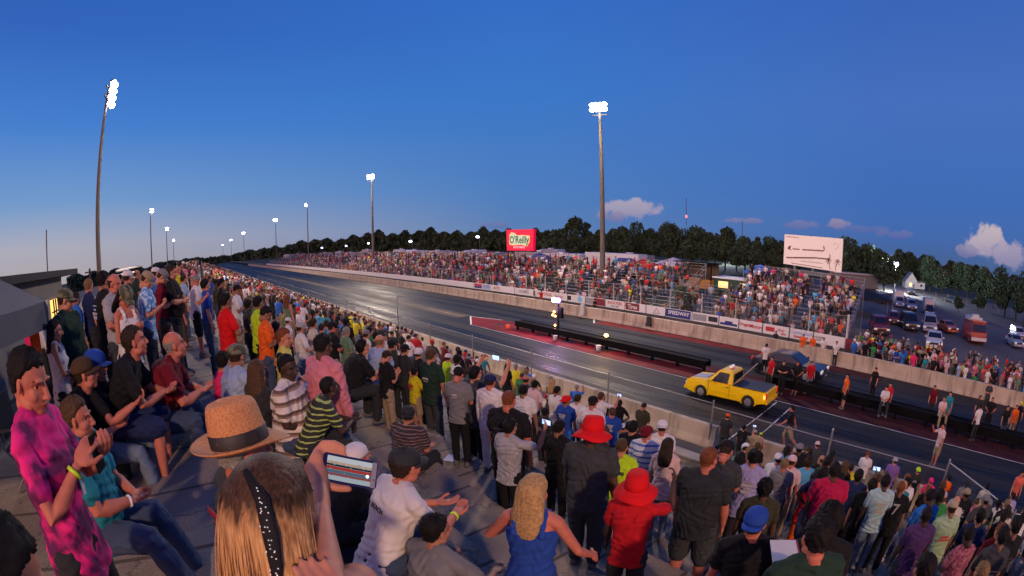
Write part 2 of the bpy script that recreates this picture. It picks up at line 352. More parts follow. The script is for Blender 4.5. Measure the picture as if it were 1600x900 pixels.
# near stand: concrete terraces
RISE = .4; TOP = 5.3
def Hk(k): return TOP - RISE * k - .2
b = MB()
Y0, Y1 = -14, 150
for k in range(-1, 12):
    zt = Hk(k) if k >= 0 else 5.72; z2 = Hk(k + 1) if k < 11 else 0
    x0 = k if k >= 0 else -3.5
    ysl = lin(Y0, Y1, 2.0); n_ = len(ysl)
    for (xa, za), (xb, zb) in (((x0, zt), (k + 1 - .012, zt)), ((k + 1 - .012, zt), (k + 1, zt - .012)), ((k + 1, zt - .012), (k + 1, z2))):
        b.add([(xa, y, za) for y in ysl] + [(xb, y, zb) for y in ysl], [[i, n_ + i, n_ + i + 1, i + 1] for i in range(n_ - 1)])
def terrace_mat():
    m = bpy.data.materials.new('terrace_concrete'); m.use_nodes = True; n = NT(m.node_tree); b_ = m.node_tree.nodes['Principled BSDF']
    co = n.n('ShaderNodeTexCoord'); a = n.n('ShaderNodeTexNoise'); n.l(co.outputs['Object'], a.inputs[0]); a.inputs['Scale'].default_value = 1.1; a.inputs['Detail'].default_value = 8; a.inputs['Roughness'].default_value = .65
    c = n.n('ShaderNodeTexNoise'); n.l(co.outputs['Object'], c.inputs[0]); c.inputs['Scale'].default_value = 60; c.inputs['Detail'].default_value = 3
    col = n.ramp(a.outputs['Fac'], [(.3, (.12, .10, .078)), (.5, (.23, .19, .14)), (.7, (.31, .25, .185))])
    col = n.mix(.35, col, n.ramp(c.outputs['Fac'], [(.35, (.09, .08, .07)), (.6, (.32, .28, .23))]))
    mp = n.n('ShaderNodeMapping'); n.l(co.outputs['Object'], mp.inputs[0]); mp.inputs['Scale'].default_value = (.01, .33, .01)
    w_ = n.n('ShaderNodeTexWave'); n.l(mp.outputs[0], w_.inputs[0]); w_.bands_direction = 'Y'; w_.inputs['Scale'].default_value = 1.0
    j = n.ramp(w_.outputs['Fac'], [(0, .35), (.004, .35), (.008, 1)])
    v2 = n.n('ShaderNodeTexVoronoi'); v2.feature = 'DISTANCE_TO_EDGE'; v2.inputs['Scale'].default_value = .8; nn_ = n.n('ShaderNodeMixRGB' if False else 'ShaderNodeVectorMath', operation='ADD')
    n.l(co.outputs['Object'], nn_.inputs[0]); n.l(a.outputs['Color'], nn_.inputs[1]); n.l(nn_.outputs[0], v2.inputs['Vector'])
    cr = n.ramp(v2.outputs['Distance'], [(0, .55), (.006, .6), (.012, 1)])
    st_ = n.n('ShaderNodeTexVoronoi'); st_.inputs['Scale'].default_value = 2.3; n.l(nn_.outputs[0], st_.inputs['Vector'])
    sp = n.ramp(st_.outputs['Distance'], [(.06, .5), (.1, 1)])
    col = n.mix(1., n.mix(1., n.mix(1., col, j, 'MULTIPLY'), cr, 'MULTIPLY'), sp, 'MULTIPLY')
    n.l(col, b_.inputs['Base Color']); b_.inputs['Roughness'].default_value = .9
    bp = n.n('ShaderNodeBump'); bp.inputs['Strength'].default_value = .25; n.l(c.outputs['Fac'], bp.inputs['Height']); n.l(bp.outputs[0], b_.inputs['Normal'])
    return m
terr = terrace_mat()
o = link('concrete_terrace', b.mesh('concrete_terrace', terr, True)); o['kind'] = 'structure'
b = MB(); sheet('stand_embankment', lin(-3.5, -40, 6), lin(-30, 180, 8), lambda x, y: 5.70 if x > -22 else max(-.03, 5.70 - (-22 - x) * .32), mat('embankment', (.10, .10, .085), .9, var=.3, vscale=.4))

# ================================================================ barriers & fences
def barrier(y0, y1, x0, x1, h, label, m=wallc, joints=3.0, name='concrete_barrier', grp=None):
    b = MB(); ysn = lin(y0, y1, 2.5)
    prof = [(x0 - .10, 0), (x0 - .10, .08), (x0 + .0, .32), (x0 + .03, h), (x1 - .03, h), (x1, .32), (x1 + .1, .08), (x1 + .1, 0)]
    b.rings([[(px_, y, pz) for px_, pz in prof] for y in ysn], True, True)
    return wthing(name, b, m, label, 'barrier', grp)
barrier(300, 6.9, 15.0, 15.3, .85, 'long cream concrete barrier wall between the near crowd and the track', grp='concrete barrier walls')
barrier(5.9, 3.3, 15.0, 15.3, .85, 'short concrete barrier block just right of the end of the long near wall', grp='concrete barrier walls')
barrier(2.7, .3, 15.0, 15.3, .85, 'short concrete barrier block behind the second fence post, middle one of three', grp='concrete barrier walls')
barrier(-.2, -1.9, 15.0, 15.3, .85, 'short concrete barrier block beside the fence corner, rightmost of three', grp='concrete barrier walls')
farw = barrier(300, -45, 32.2, 32.55, 1.0, 'long tan concrete barrier wall on the far side of the track', grp='concrete barrier walls')
b = MB(); b.box((12.15, 2.0, -.02), (12.4, 60, .86), 3); b.box((12.05, 2.0, .86), (12.5, 60, .93), 3)
wthing('parapet_wall', b, conc, 'low concrete parapet with pale cap at the foot of the near terraces', 'wall')
galv = mat('galvanised_steel', (.32, .31, .31), .45, .6, var=.1, vscale=6)
def chain_mat(name, al, s):
    m = bpy.data.materials.new(name); m.use_nodes = True; n = NT(m.node_tree); b_ = m.node_tree.nodes['Principled BSDF']
    uv = n.n('ShaderNodeUVMap'); sp = n.n('ShaderNodeSeparateXYZ'); n.l(uv.outputs[0], sp.inputs[0])
    res = None
    for sg in (1, -1):
        t = n.math('ADD', sp.outputs[0], n.math('MULTIPLY', sp.outputs[1], sg)); t = n.math('FRACT', n.math('MULTIPLY', t, 1 / s)); t = n.math('ABSOLUTE', n.math('SUBTRACT', t, .5)); t = n.math('LESS_THAN', t, al)
        res = t if res is None else n.math('MAXIMUM', res, t)
    n.l(res, b_.inputs['Alpha']); b_.inputs['Base Color'].default_value = (.2, .19, .18, 1); b_.inputs['Roughness'].default_value = .5; b_.inputs['Metallic'].default_value = .3
    return m
chain = chain_mat('chain_link', .034, .085); chainf = chain_mat('chain_link_far', .022, .12)
def fence_panel(pts, z0, z1, m, parent, name='chain_link_mesh'):
    P_ = [np.array(p, float) for p in pts]; v = []; uv = []; L = 0
    for i in range(len(P_) - 1):
        k = max(1, int(np.linalg.norm(P_[i + 1] - P_[i]) / 2))
        for j in range(k + (i == len(P_) - 2)):
            p = P_[i] + (P_[i + 1] - P_[i]) * j / k; l_ = L + np.linalg.norm(P_[i + 1] - P_[i]) * j / k
            v += [(*p, z0), (*p, z1)]; uv += [(l_, z0), (l_, z1)]
        L += np.linalg.norm(P_[i + 1] - P_[i])
    n_ = len(v) // 2; fs = [[2 * i, 2 * i + 2, 2 * i + 3, 2 * i + 1] for i in range(n_ - 1)]
    b = MB(); b.add(v, fs); me = b.mesh(name, m, True); ul = me.uv_layers.new(name='UVMap')
    for p in me.polygons:
        for li in p.loop_indices: ul.data[li].uv = uv[me.loops[li].vertex_index]
    o = link(name, me, parent); o.matrix_parent_inverse = parent.matrix_basis.inverted(); return o
def rail_tube(pts, r=.021, n=6):
    out = []
    for a, c in zip(pts[:-1], pts[1:]):
        a = np.array(a, float); c = np.array(c, float); k = max(1, int(np.linalg.norm(c - a) / 2.5))
        out += [a + (c - a) * i / k for i in range(k)]
    out.append(np.array(pts[-1], float)); b = MB(); b.tube(out, r, n, cap=False); return b
fr = empty('chain_link_fence', frame((15.1, 10, 0)), 'chain link fence with steel posts standing along the near barrier wall', 'fence')
fence_panel([(15.02, 120), (15.02, -2.2)], .86, 1.75, chain, fr)
for y in (39.2, 33.2, 28, 22.7, 17.4, 12.3, 7.15):
    part('post', MB().tube([(15.02, y, .3), (15.02, y, 3.2 if y == 33.2 else 1.85)], .035, 8), galv, fr, wp=True)
for y in (2.35, -2.2): part('post', MB().tube([(14.96, y, 0), (14.96, y, 2.0)], .04, 8), galv, fr, wp=True)
for y in (46, 54, 63, 74, 87, 102, 119): part('post', MB().tube([(15.02, y, .3), (15.02, y, 1.85)], .035, 6), galv, fr, wp=True)
part('rail', rail_tube([(15.0, 7.15, 1.62), (15.0, -2.2, 1.62)]), galv, fr, wp=True)
part('rail', rail_tube([(15.02, 120, 1.75), (15.02, 7.15, 1.75)], .012), galv, fr, wp=True)
f2 = empty('chain_link_gate_fence', frame((14, -3.5, 0)), 'chain link fence turning from the corner post towards the crowd at lower right', 'fence')
fence_panel([(14.96, -2.2), (12.6, -4.7), (12.3, -14)], .05, 1.9, chain, f2)
part('rail', rail_tube([(14.96, -2.2, 1.92), (12.6, -4.7, 1.92), (12.3, -14, 1.92)]), galv, f2, wp=True)
part('rail', rail_tube([(14.96, -2.2, .5), (12.6, -4.7, .5), (12.3, -14, .5)], .018), galv, f2, wp=True)
for p_ in ((12.6, -4.7), (12.4, -9)): part('post', MB().tube([(*p_, 0), (*p_, 2)], .035, 8), galv, f2, wp=True)
f3 = empty('spectator_fence', frame((36, 20, 0)), 'tall chain link fence with pale posts in front of the far grandstand', 'fence')
fence_panel([(36.2, 235), (36.2, 5.8)], .7, 2.9, chainf, f3)
ypost = [5.85] + list(np.arange(9.2, 235, 3.35))
for y in ypost: part('post', MB().tube([(36.15, y, .3), (36.15, y, 3.0)], .05 if y > 6 else .11, 6), mat('pale_post', (.45, .43, .40), .6) , f3, wp=True)
part('rail', rail_tube([(36.15, 235, 2.95), (36.15, 5.85, 2.95)], .02, 5), galv, f3, wp=True)

# ================================================================ banners
def text_mb(txt, size, extrude=.004, font=None, shear=0, bold=0.0, sx=1.0):
    cu = bpy.data.curves.new('t', 'FONT'); cu.body = txt; cu.size = size; cu.align_x = 'CENTER'; cu.align_y = 'CENTER'; cu.extrude = extrude; cu.shear = shear; cu.offset = bold; cu.resolution_u = 2
    o = bpy.data.objects.new('t', cu); COL.objects.link(o); dg = bpy.context.evaluated_depsgraph_get(); dg.update(); me = bpy.data.meshes.new_from_object(o.evaluated_get(dg))
    b = MB(); v = np.array([v_.co for v_ in me.vertices]) if len(me.vertices) else np.zeros((0, 3)); v[:, 0] *= sx; b.add(v, [list(p.vertices) for p in me.polygons])
    bpy.data.objects.remove(o); bpy.data.curves.remove(cu); bpy.data.meshes.remove(me); return b
def on_plane(b, X, yc, zc):   # text plane facing -x: text right = -y
    v = b.arr(); b.v = [np.stack([X - v[:, 2], yc - v[:, 0], zc + v[:, 1]], 1)]; return b
banw = mat('banner_white', (.72, .69, .67), .6, var=.05, vscale=.5)
cols = {k: mat('print_' + k, v, .6, var=.05) for k, v in dict(navy=(.02, .035, .2), red=(.5, .03, .04), blue=(.08, .18, .55), black=(.02, .02, .022), grey=(.3, .3, .31), sky=(.2, .5, .75), darkred=(.2, .02, .035), green=(.1, .3, .14), pink=(.6, .2, .22), lightblue=(.35, .45, .7), white=(.75, .73, .72)).items()}
BX = 35.5; BZ0, BZ1 = .66, 1.44
BAN = [ # y start, y end, description, blocks: (u0,u1,v0,v1,color), text entries
 (240, 53.1, 'long plain white banner on the far wall, leftmost and unprinted', [], []),
 (53, 44.2, 'white banner with red and navy block, first printed one from the left', [(.02, .22, .5, .9, 'red'), (.02, .22, .15, .48, 'navy'), (.24, .44, .12, .42, 'lightblue'), (.75, .93, .15, .9, 'white')], [('RACING', .34, .62, .42, 'blue'), ('AUTO', .60, .5, .45, 'red')]),
 (44.1, 40.3, 'white banner with grey lettering and a black mark at its end', [(.9, .97, .1, .9, 'black')], [('HOMES', .45, .5, .5, 'grey')]),
 (40.2, 35.2, 'white banner with two lines of red lettering left of the blue circle banner', [], [('PARTS PLUS', .28, .55, .4, 'red'), ('Service', .75, .5, .4, 'pink')]),
 (35.1, 32.6, 'small white banner with a blue disc and black square', [(.0, .2, .2, .8, 'black')], []),
 (32.5, 29.9, 'dark maroon and grey banner on the far wall left of the start lights', [(.0, .45, .1, .9, 'grey'), (.45, 1, .05, .95, 'darkred')], []),
 (29.8, 27.4, 'white banner with red headline and small grey text above the start lights', [], [('RACE FUEL', .5, .65, .34, 'red'), ('open daily', .5, .28, .22, 'grey')]),
 (27.3, 24.9, 'dark red banner with pale script on the far wall', [(.02, .7, .1, .95, 'darkred')], [('Tires', .36, .5, .5, 'white')]),
 (24.8, 22.7, 'white banner with a grey triangle outline on the far wall', [], []),
 (22.6, 19.9, 'navy blue banner with white lettering on the far wall', [(.0, .97, .05, .95, 'navy')], [('SPEEDWAY', .5, .55, .4, 'white')]),
 (19.8, 17.2, 'white banner with grey block and black square on the far wall', [(.02, .55, .15, .85, 'grey'), (.62, .97, .25, .8, 'black')], []),
 (17.1, 15.3, 'white banner with a dark blue car silhouette on the far wall', [(.05, .95, .15, .4, 'navy'), (.3, .7, .4, .6, 'navy')], []),
 (15.2, 13.1, 'white banner with two red words right of the car silhouette banner', [], [('Dragster', .3, .55, .34, 'red'), ('Motors', .75, .5, .36, 'red')]),
 (13.0, 10.7, 'white banner with a solid red oval and small red text', [(.1, .45, .3, .75, 'red')], [('shop', .7, .6, .3, 'pink'), ('now', .8, .25, .22, 'red')]),
 (10.6, 8.6, 'white banner with pale blue line over a red line of text', [], [('County Bank', .5, .68, .34, 'lightblue'), ('Insurance', .5, .28, .3, 'red')]),
 (8.5, 5.85, 'white banner with faint grey small print, last white one before the maroon banner', [], [('plumbing', .2, .6, .22, 'grey'), ('heating', .2, .35, .2, 'grey')]),
]
for (ya, yb, lab, blocks, texts) in BAN:
    o = empty('banner', frame((BX, (ya + yb) / 2, BZ0)), lab, 'banner', 'advertising banners on the far wall')
    part('banner_sheet', MB().box((BX, yb, BZ0), (BX + .03, ya, BZ1), 3), banw, o, wp=True)
    for (u0, u1, v0, v1, c) in blocks:
        L = ya - yb
        part('printed_block', MB().box((BX - .008, ya - L * u1, BZ0 + (BZ1 - BZ0) * v0), (BX - .002, ya - L * u0, BZ0 + (BZ1 - BZ0) * v1), 2), cols[c], o, wp=True)
    for (t, u, vv, sz, c) in texts:
        part('lettering', on_plane(text_mb(t, sz * 1.1, .003, bold=.01), BX - .014, ya - (ya - yb) * u, BZ0 + (BZ1 - BZ0) * vv), cols[c], o, wp=True)
    if 'disc' in lab: part('printed_disc', MB().cyl((BX - .008, 33.3, 1.06), (BX - .002, 33.3, 1.06), .33), cols['sky'], o, wp=True)
    if 'triangle' in lab:
        for a_, c_ in (((24, .8), (23.65, 1.3)), ((23.65, 1.3), (23.3, .8)), ((24, .8), (23.3, .8))): part('printed_line', MB().tube([(BX - .01, *a_), (BX - .01, *c_)], .03, 4, cap=False), cols['grey'], o, wp=True)
o = empty('banner', frame((BX, 4, BZ0)), 'maroon banner with white lettering at the right end of the far wall row', 'banner', 'advertising banners on the far wall')
part('banner_sheet', MB().box((BX, .2, .62), (BX + .03, 5.8, 1.42), 2), cols['darkred'], o, wp=True)
part('lettering', on_plane(text_mb('Darlington', .62, .004, bold=.015, shear=.25), BX - .012, 4.0, .98), cols['white'], o, wp=True)
b = MB(); b.box((BX + .04, -2, 0), (BX + .14, 240, .64), 3); wthing('low_dark_wall', b, mat('dark_wall', (.07, .065, .06), .9, var=.3, vscale=.6), 'low dark wall under the row of banners on the far side', 'wall')
b = MB()

# ================================================================ far grandstands
alu = mat('aluminium', (.36, .37, .39), .45, .5, var=.08, vscale=2)
steel = mat('stand_frame_steel', (.16, .165, .17), .6, .4)
def grandstand(y0, y1, rows, label, x0=38.0):
    g = empty('grandstand', frame((x0, (y0 + y1) / 2, 0)), label, 'grandstand', 'aluminium grandstands on the far side')
    for j in range(rows):
        x = x0 + .75 * j; z = .8 + .3 * j
        b = MB(); b.box((x, y0, z + .0), (x + .26, y1, z + .04), 4); part('seat_plank', b, alu, g, wp=True)
        b = MB(); b.box((x - .38, y0, z - .36), (x - .1, y1, z - .33), 4); part('foot_plank', b, alu, g, wp=True)
    b = MB(); y = y0
    while y <= y1 + .01:
        for j in range(0, rows, 1):
            x = x0 + .75 * j; z = .8 + .3 * j
            b.box((x + .1, y - .03, 0 if j % 3 == 0 else z - .38), (x + .15, y + .03, z))
        b.obox((x0 + .375 * rows, y, .4 + .15 * rows), (.4 * rows, .03, .04), [[.928, 0, -.371], [0, 1, 0], [.371, 0, .928]])
        y += 3.0 if y1 - y0 < 40 else 4.0
    b.box((x0 + .09, y0, .3), (x0 + .16, y1, .36), 4); part('frame', b, steel, g, wp=True)
    xe = x0 + .75 * rows; ze = .8 + .3 * rows
    b = MB()
    for zz in (ze + .3, ze + .65, ze + .95): b.box((xe, y0, zz), (xe + .04, y1, zz + .03), 4)
    y = y0
    while y <= y1 + .01: b.box((xe, y - .025, 0), (xe + .05, y + .025, ze + 1)); y += 2.4
    part('back_rail', b, alu, g, wp=True)
    for yy in (y0, y1):
        b = MB()
        for zz in (.5, .9): b.tube([(x0, yy, .8 + zz), (xe, yy, ze + zz)], .02, 5, cap=False)
        for j in range(0, rows, 2): b.tube([(x0 + .75 * j, yy, .8 + .3 * j), (x0 + .75 * j, yy, 1.7 + .3 * j)], .02, 5, cap=False)
        b.tube([(x0, yy, .9), (xe, yy, ze)], .02, 5, cap=False); part('end_rail', b, alu, g, wp=True)
    return g
grandstand(24.3, 120, 11, 'longest aluminium grandstand on the far side, left of the green trailer')
grandstand(123, 235, 11, 'distant grandstand section at the far left end of the row, partly empty')
grandstand(19.2, 24.0, 5, 'short low grandstand section in front of the green trailer and dark bush')
grandstand(6.2, 18.6, 12, 'rightmost packed grandstand below the white billboard')

# ================================================================ floodlight poles
lampe = mat('lamp_glow', (.9, .9, .9), emit=(.93, .9, 1.0), estr=40)
lampw = mat('lamp_glow_warm', (.9, .9, .9), emit=(1.0, .93, .9), estr=45)
polem = mat('pole_steel', (.13, .115, .095), .6, .3, var=.15, vscale=.5)
def flood(x, y, zb, zt, label, aim, watts=0, color=(1, .80, .66), nlamp=6, r=.26, warped=True, dense=False, group='floodlight poles'):
    M = frame((x, y, zb)) if warped else Matrix.Translation((x, y, zb))
    h = zt - zb
    p = empty('floodlight_pole', M, label, 'floodlight', group)
    def bake(b): # points in site coordinates -> local
        v = b.arr(); v = (warp(v) if warped else v); iM = np.array(M.inverted()); b.v = [v @ iM[:3, :3].T + iM[:3, 3]]; return b
    n = 9
    part('pole', bake(MB().tube([(x, y, zb + h * i / n) for i in range(n + 1)], [r - (r * .5) * i / n for i in range(n + 1)], 12, cap=False)), polem, p, True)
    a = math.atan2(aim[1] - y, aim[0] - x); dx, dy = math.cos(a), math.sin(a); px_, py_ = -dy, dx
    b = MB()
    for k, zz in enumerate((zt - .1, zt - 1.0)): b.obox((x, y, zz), (.07, .95, .07), [[dx, px_, 0], [dy, py_, 0], [0, 0, 1]])
    b.obox((x, y, zt - .55), (.06, .06, .6)); part('cross_arm', bake(b), polem, p)
    nr_ = 4 if dense else 2
    for row in range(nr_):
        for i in range(nlamp // nr_):
            off = (i - (nlamp // nr_ - 1) / 2) * (.52 if not dense else .66); zz = zt + .35 - row * .62
            c = np.array([x + px_ * off + dx * .35, y + py_ * off + dy * .35, zz]); dn = np.array([dx * .8, dy * .8, -.6])
            hb = MB(); hb.tube([c - dn * .28, c - dn * .12, c + dn * .16], [.10, .24, .33], 14, cap=False); ho = part('lamp_head', bake(hb), steel, p, True)
            lb = MB(); lb.ell(c + dn * .17, (.33, .33, .26), 12, 8)
            lo_ = part('lens', bake(lb), lampw if dense else lampe, ho)
            lo_.parent = ho
    if watts:
        L = bpy.data.lights.new('floodlight', 'SPOT'); L.energy = watts; L.color = color; L.spot_size = rad(150); L.spot_blend = .6; L.shadow_soft_size = .8
        lo = bpy.data.objects.new('floodlight', L); COL.objects.link(lo)
        lp = Vector((x + dx * .9, y + dy * .9, zt - .2)); lp = Vector(warp([tuple(lp)])[0]) if warped else lp
        tgt = Vector(warp([aim])[0]) if warped else Vector(aim)
        lo.matrix_world = Matrix.Translation(lp) @ (lp - tgt).to_track_quat('Z', 'Y').to_matrix().to_4x4()
    return p
LW = (1, .78, .60)
flood(-9.5, 40.5, 5.2, 23.4, 'tall floodlight pole with bright lamps at far left above the crowd', (20, 38, 0), 44000, LW, 8, dense=True)
flood(42.6, 36.3, 0, 23.6, 'tall floodlight pole right of the red billboard, in front of the dark trees', (18, 26, 0), 47000, LW, 8, r=.36)
flood(42.8, 107.6, 0, 23.8, 'second tallest floodlight pole on the far side, left of the red billboard', (18, 95, 0), 60000, LW, 8, r=.36)
flood(43.1, 176.6, 0, 23.8, 'thin floodlight pole on the far side, third from the right', (18, 176, 0), 0, nlamp=4)
flood(43.6, 254, 0, 23.8, 'floodlight pole on the far side, fourth from the right', (18, 200, 0), 0, nlamp=8)
flood(38, 381, 0, 23.8, 'distant floodlight pole over the treeline, fifth from the right', (18, 300, 0), 0, nlamp=8)
flood(37, 520, 0, 23.8, 'distant small floodlight pole over the treeline, sixth from the right', (18, 400, 0), 0, nlamp=8)
flood(37, 700, 0, 23.8, 'most distant floodlight pole at the end of the track', (18, 500, 0), 0, nlamp=8)
flood(-15.8, 145.8, 3, 23.8, 'floodlight pole on the near side, second from the left', (18, 130, 0), 70000, LW, 6)
flood(-16.8, 232, 3, 23.8, 'small floodlight pole on the near side, third from the left', (18, 200, 0), 0, nlamp=6)
flood(-19, 330, 2, 22.5, 'smallest floodlight pole on the near side, fourth from the left', (18, 300, 0), 0, nlamp=6)
flood(-12, -30, 5.2, 24, 'floodlight pole of the near row behind the camera', (14, -6, 2), 50000, (1, .60, .38), 8, warped=False)
# pit lamps
for (px_, py_, dist, lab, s_) in ((505, 387, 300, 'first', .5), (543, 384, 280, 'second', .5), (578, 380, 260, 'third', .5), (644, 377, 220, 'fourth', .65), (749, 370, 200, 'fifth', .65), (1140, 380, 170, 'sixth', .8), (1400, 412, 120, 'seventh', .75)):
    top = at_d(px_, py_, dist); base = (top[0], top[1], -.02)
    o = empty('yard_lamp', frame(base), 'small bright lamp on a pole in the pit area, %s from the left' % lab, 'street lamp', 'pit area lamps')
    iM = np.array(o.matrix_basis.inverted())
    def bk(b): v = warp(b.arr()); b.v = [v @ iM[:3, :3].T + iM[:3, 3]]; return b
    part('pole', bk(MB().tube([base, (top[0], top[1], top[2] * .5), tuple(top)], .09, 6)), polem, o)
    part('arm', bk(MB().tube([tuple(top), (top[0] - .9, top[1], top[2] + .1)], .05, 6)), polem, o)
    part('lamp', bk(MB().ell((top[0] - .9, top[1], top[2]), (s_ * 1.1, s_ * 1.1, s_ * .7), 12, 8)), mat('yard_lamp_glow', (.9, .9, .9), emit=(.6, .62, 1.0), estr=18), o)
yl = bpy.data.lights.new('yard_light', 'POINT'); yl.energy = 26000; yl.color = (.85, .9, 1); yl.shadow_soft_size = .5; yo = bpy.data.objects.new('yard_light', yl); COL.objects.link(yo); tp = at_d(1400, 412, 118); yo.location = warp([tp + [0, 0, -1.2]])[0]
yl2 = bpy.data.lights.new('yard_light', 'POINT'); yl2.energy = 14000; yl2.color = (.8, .85, 1); yl2.shadow_soft_size = .5; yo = bpy.data.objects.new('yard_light', yl2); COL.objects.link(yo); tp = at_d(1140, 380, 165); yo.location = warp([tp + [0, 0, -1.2]])[0]

# ================================================================ billboards
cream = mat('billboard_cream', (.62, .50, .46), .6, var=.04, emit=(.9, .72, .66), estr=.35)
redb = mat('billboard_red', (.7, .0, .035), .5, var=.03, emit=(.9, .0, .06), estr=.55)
brown = mat('script_brown', (.16, .05, .05), .7); greym = mat('script_grey', (.3, .24, .24), .7)
bo = empty('billboard', frame((50.4, 12.7, 0)), 'cream billboard with two dark red script lines and palm trees above the right grandstand', 'billboard', 'lit billboards')
def quad_pt(u, v, off=0):   # photo corners -> board plane
    TL, BL, TR, BR = at_x(1226, 366, 50), at_x(1224, 412, 50), at_x(1317, 373, 50.0), at_x(1314, 426, 50.0)
    return (1 - u) * ((1 - v) * BL + v * TL) + u * ((1 - v) * BR + v * TR) - np.array([off, 0, 0])
def board(parent, qp, m, name, depth=.35):
    c = [qp(0, 0), qp(1, 0), qp(1, 1), qp(0, 1)]; k = [p + np.array([depth, 0, 0]) for p in c]
    b = MB(); b.add(c + k, [[0, 1, 2, 3][::-1], [4, 5, 6, 7], [0, 4, 5, 1][::-1], [1, 5, 6, 2][::-1], [2, 6, 7, 3][::-1], [3, 7, 4, 0][::-1]]); return part(name, b, m, parent, wp=True)
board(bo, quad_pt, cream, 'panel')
def stroke(parent, pts, r, m, qp=quad_pt, name='script_stroke', off=.02):
    b = MB(); b.tube([qp(u, v, off) for u, v in pts], r, 5, cap=False); return part(name, b, m, parent, wp=True)
def wav(u0, u1, v0, v1, n, a): return [(u0 + (u1 - u0) * i / n, v0 + (v1 - v0) * i / n + a * math.sin(i * 2.1) * (1 + .5 * math.sin(i * .7))) for i in range(n + 1)]
stroke(bo, [(.07, .52), (.09, .60), (.115, .63), (.1, .56), (.08, .53), (.12, .5)], .07, brown)
stroke(bo, wav(.15, .27, .535, .54, 10, .012), .055, brown); stroke(bo, wav(.32, .62, .54, .575, 22, .014), .065, brown)
stroke(bo, [(.62, .57), (.67, .565), (.695, .62), (.68, .73)], .07, brown)
stroke(bo, wav(.05, .55, .22, .33, 34, .012), .075, brown); stroke(bo, wav(.55, .80, .33, .345, 10, .005), .07, brown); stroke(bo, [(.78, .345), (.8, .42), (.79, .50)], .045, brown)
stroke(bo, wav(.3, .68, .17, .19, 26, .02), .025, greym); stroke(bo, wav(.14, .68, .06, .05, 44, .008), .03, brown); stroke(bo, wav(.03, .25, .93, .92, 18, .008), .035, greym)
for u in (.775, .93):
    for a in range(7):
        an = a * .9; stroke(bo, [(u, .3), (u + .035 * math.cos(an), .3 + .07 * math.sin(an) + .02), (u + .05 * math.cos(an), .3 + .09 * math.sin(an) - .02)], .035, brown, name='palm_drawing')
    stroke(bo, [(u, .3), (u + (.02 if u < .85 else -.03), .15), (u + (.04 if u < .85 else -.02), .04)], .03, brown, name='palm_drawing')
stroke(bo, [(.86, .75), (.85, .85), (.93, .82), (.92, .72), (.88, .66)], .02, greym)
for u in (.18, .5, .82):
    p0 = quad_pt(u, 0); part('support_post', MB().box((p0[0] + .4, p0[1] - .15, 0), (p0[0] + .7, p0[1] + .15, p0[2] + 2.5), 3), steel, bo, wp=True)
part('catwalk', MB().box((49.3, quad_pt(1, 0)[1], quad_pt(.5, 0)[2] - .75), (50.3, quad_pt(0, 0)[1], quad_pt(.5, 0)[2] - .35)), steel, bo, wp=True)
ro = empty('billboard', frame((60, 73, 0)), 'bright red billboard with pale green lettering behind the far grandstand', 'billboard', 'lit billboards')
def rq(u, v, off=0):
    TL, BL, TR, BR = at_x(791, 359, 62), at_x(792, 391.5, 62), at_x(834, 358, 62), at_x(833, 392, 62)
    return (1 - u) * ((1 - v) * BL + v * TL) + u * ((1 - v) * BR + v * TR) - np.array([off, 0, 0])
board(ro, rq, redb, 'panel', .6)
def text_on(parent, qp, txt, size, u, v, m, off, sx=1, bold=0.0, name='lettering', shear=0):
    t = text_mb(txt, size, .003, bold=bold, shear=shear, sx=sx); vv = t.arr(); wd_ = np.linalg.norm(qp(1, 0) - qp(0, 0)); ht_ = np.linalg.norm(qp(0, 1) - qp(0, 0))
    t.v = [np.array([qp(u + a[0] / wd_, v + a[1] / ht_, off) for a in vv])]; return part(name, t, m, parent, wp=True)
gr_ = mat('sign_pale_green', (.55, .68, .45), .5, emit=(.6, .75, .5), estr=.6); yl_ = mat('sign_yellow', (.85, .6, .25), .5, emit=(.9, .6, .3), estr=.5); gd_ = mat('sign_green', (.02, .2, .07), .5)
b = MB(); ring = [(.10, .35), (.12, .75), (.2, .88), (.32, .84), (.42, .72), (.6, .74), (.88, .70), (.87, .4), (.78, .2), (.6, .27), (.25, .25), (.14, .27)]
b.rings([[rq(u, v, .03) for u, v in ring], [rq(u, v, .06) for u, v in ring]]); part('logo_outline', b, yl_, ro, wp=True)
ring2 = [(.5 + (u - .5) * .88, .53 + (v - .53) * .84) for u, v in ring]; b = MB(); b.rings([[rq(u, v, .07) for u, v in ring2], [rq(u, v, .09) for u, v in ring2]]); part('logo_field', b, gr_, ro, wp=True)
text_on(ro, rq, "O'Reilly", 2.15, .49, .5, gd_, .12, .9, .03)
text_on(ro, rq, "AUTO PARTS", .62, .48, .16, mat('sign_pink', (.9, .6, .6), .5, emit=(1, .7, .7), estr=.6), .05, 1, .02)
for u in (.25, .75):
    p0 = rq(u, 0); part('support_post', MB().box((p0[0] + .6, p0[1] - .2, 0), (p0[0] + 1.0, p0[1] + .2, p0[2] + 2), 3), steel, ro, wp=True)
bl = bpy.data.lights.new('board_light', 'POINT')
bpy.data.lights.remove(bl)

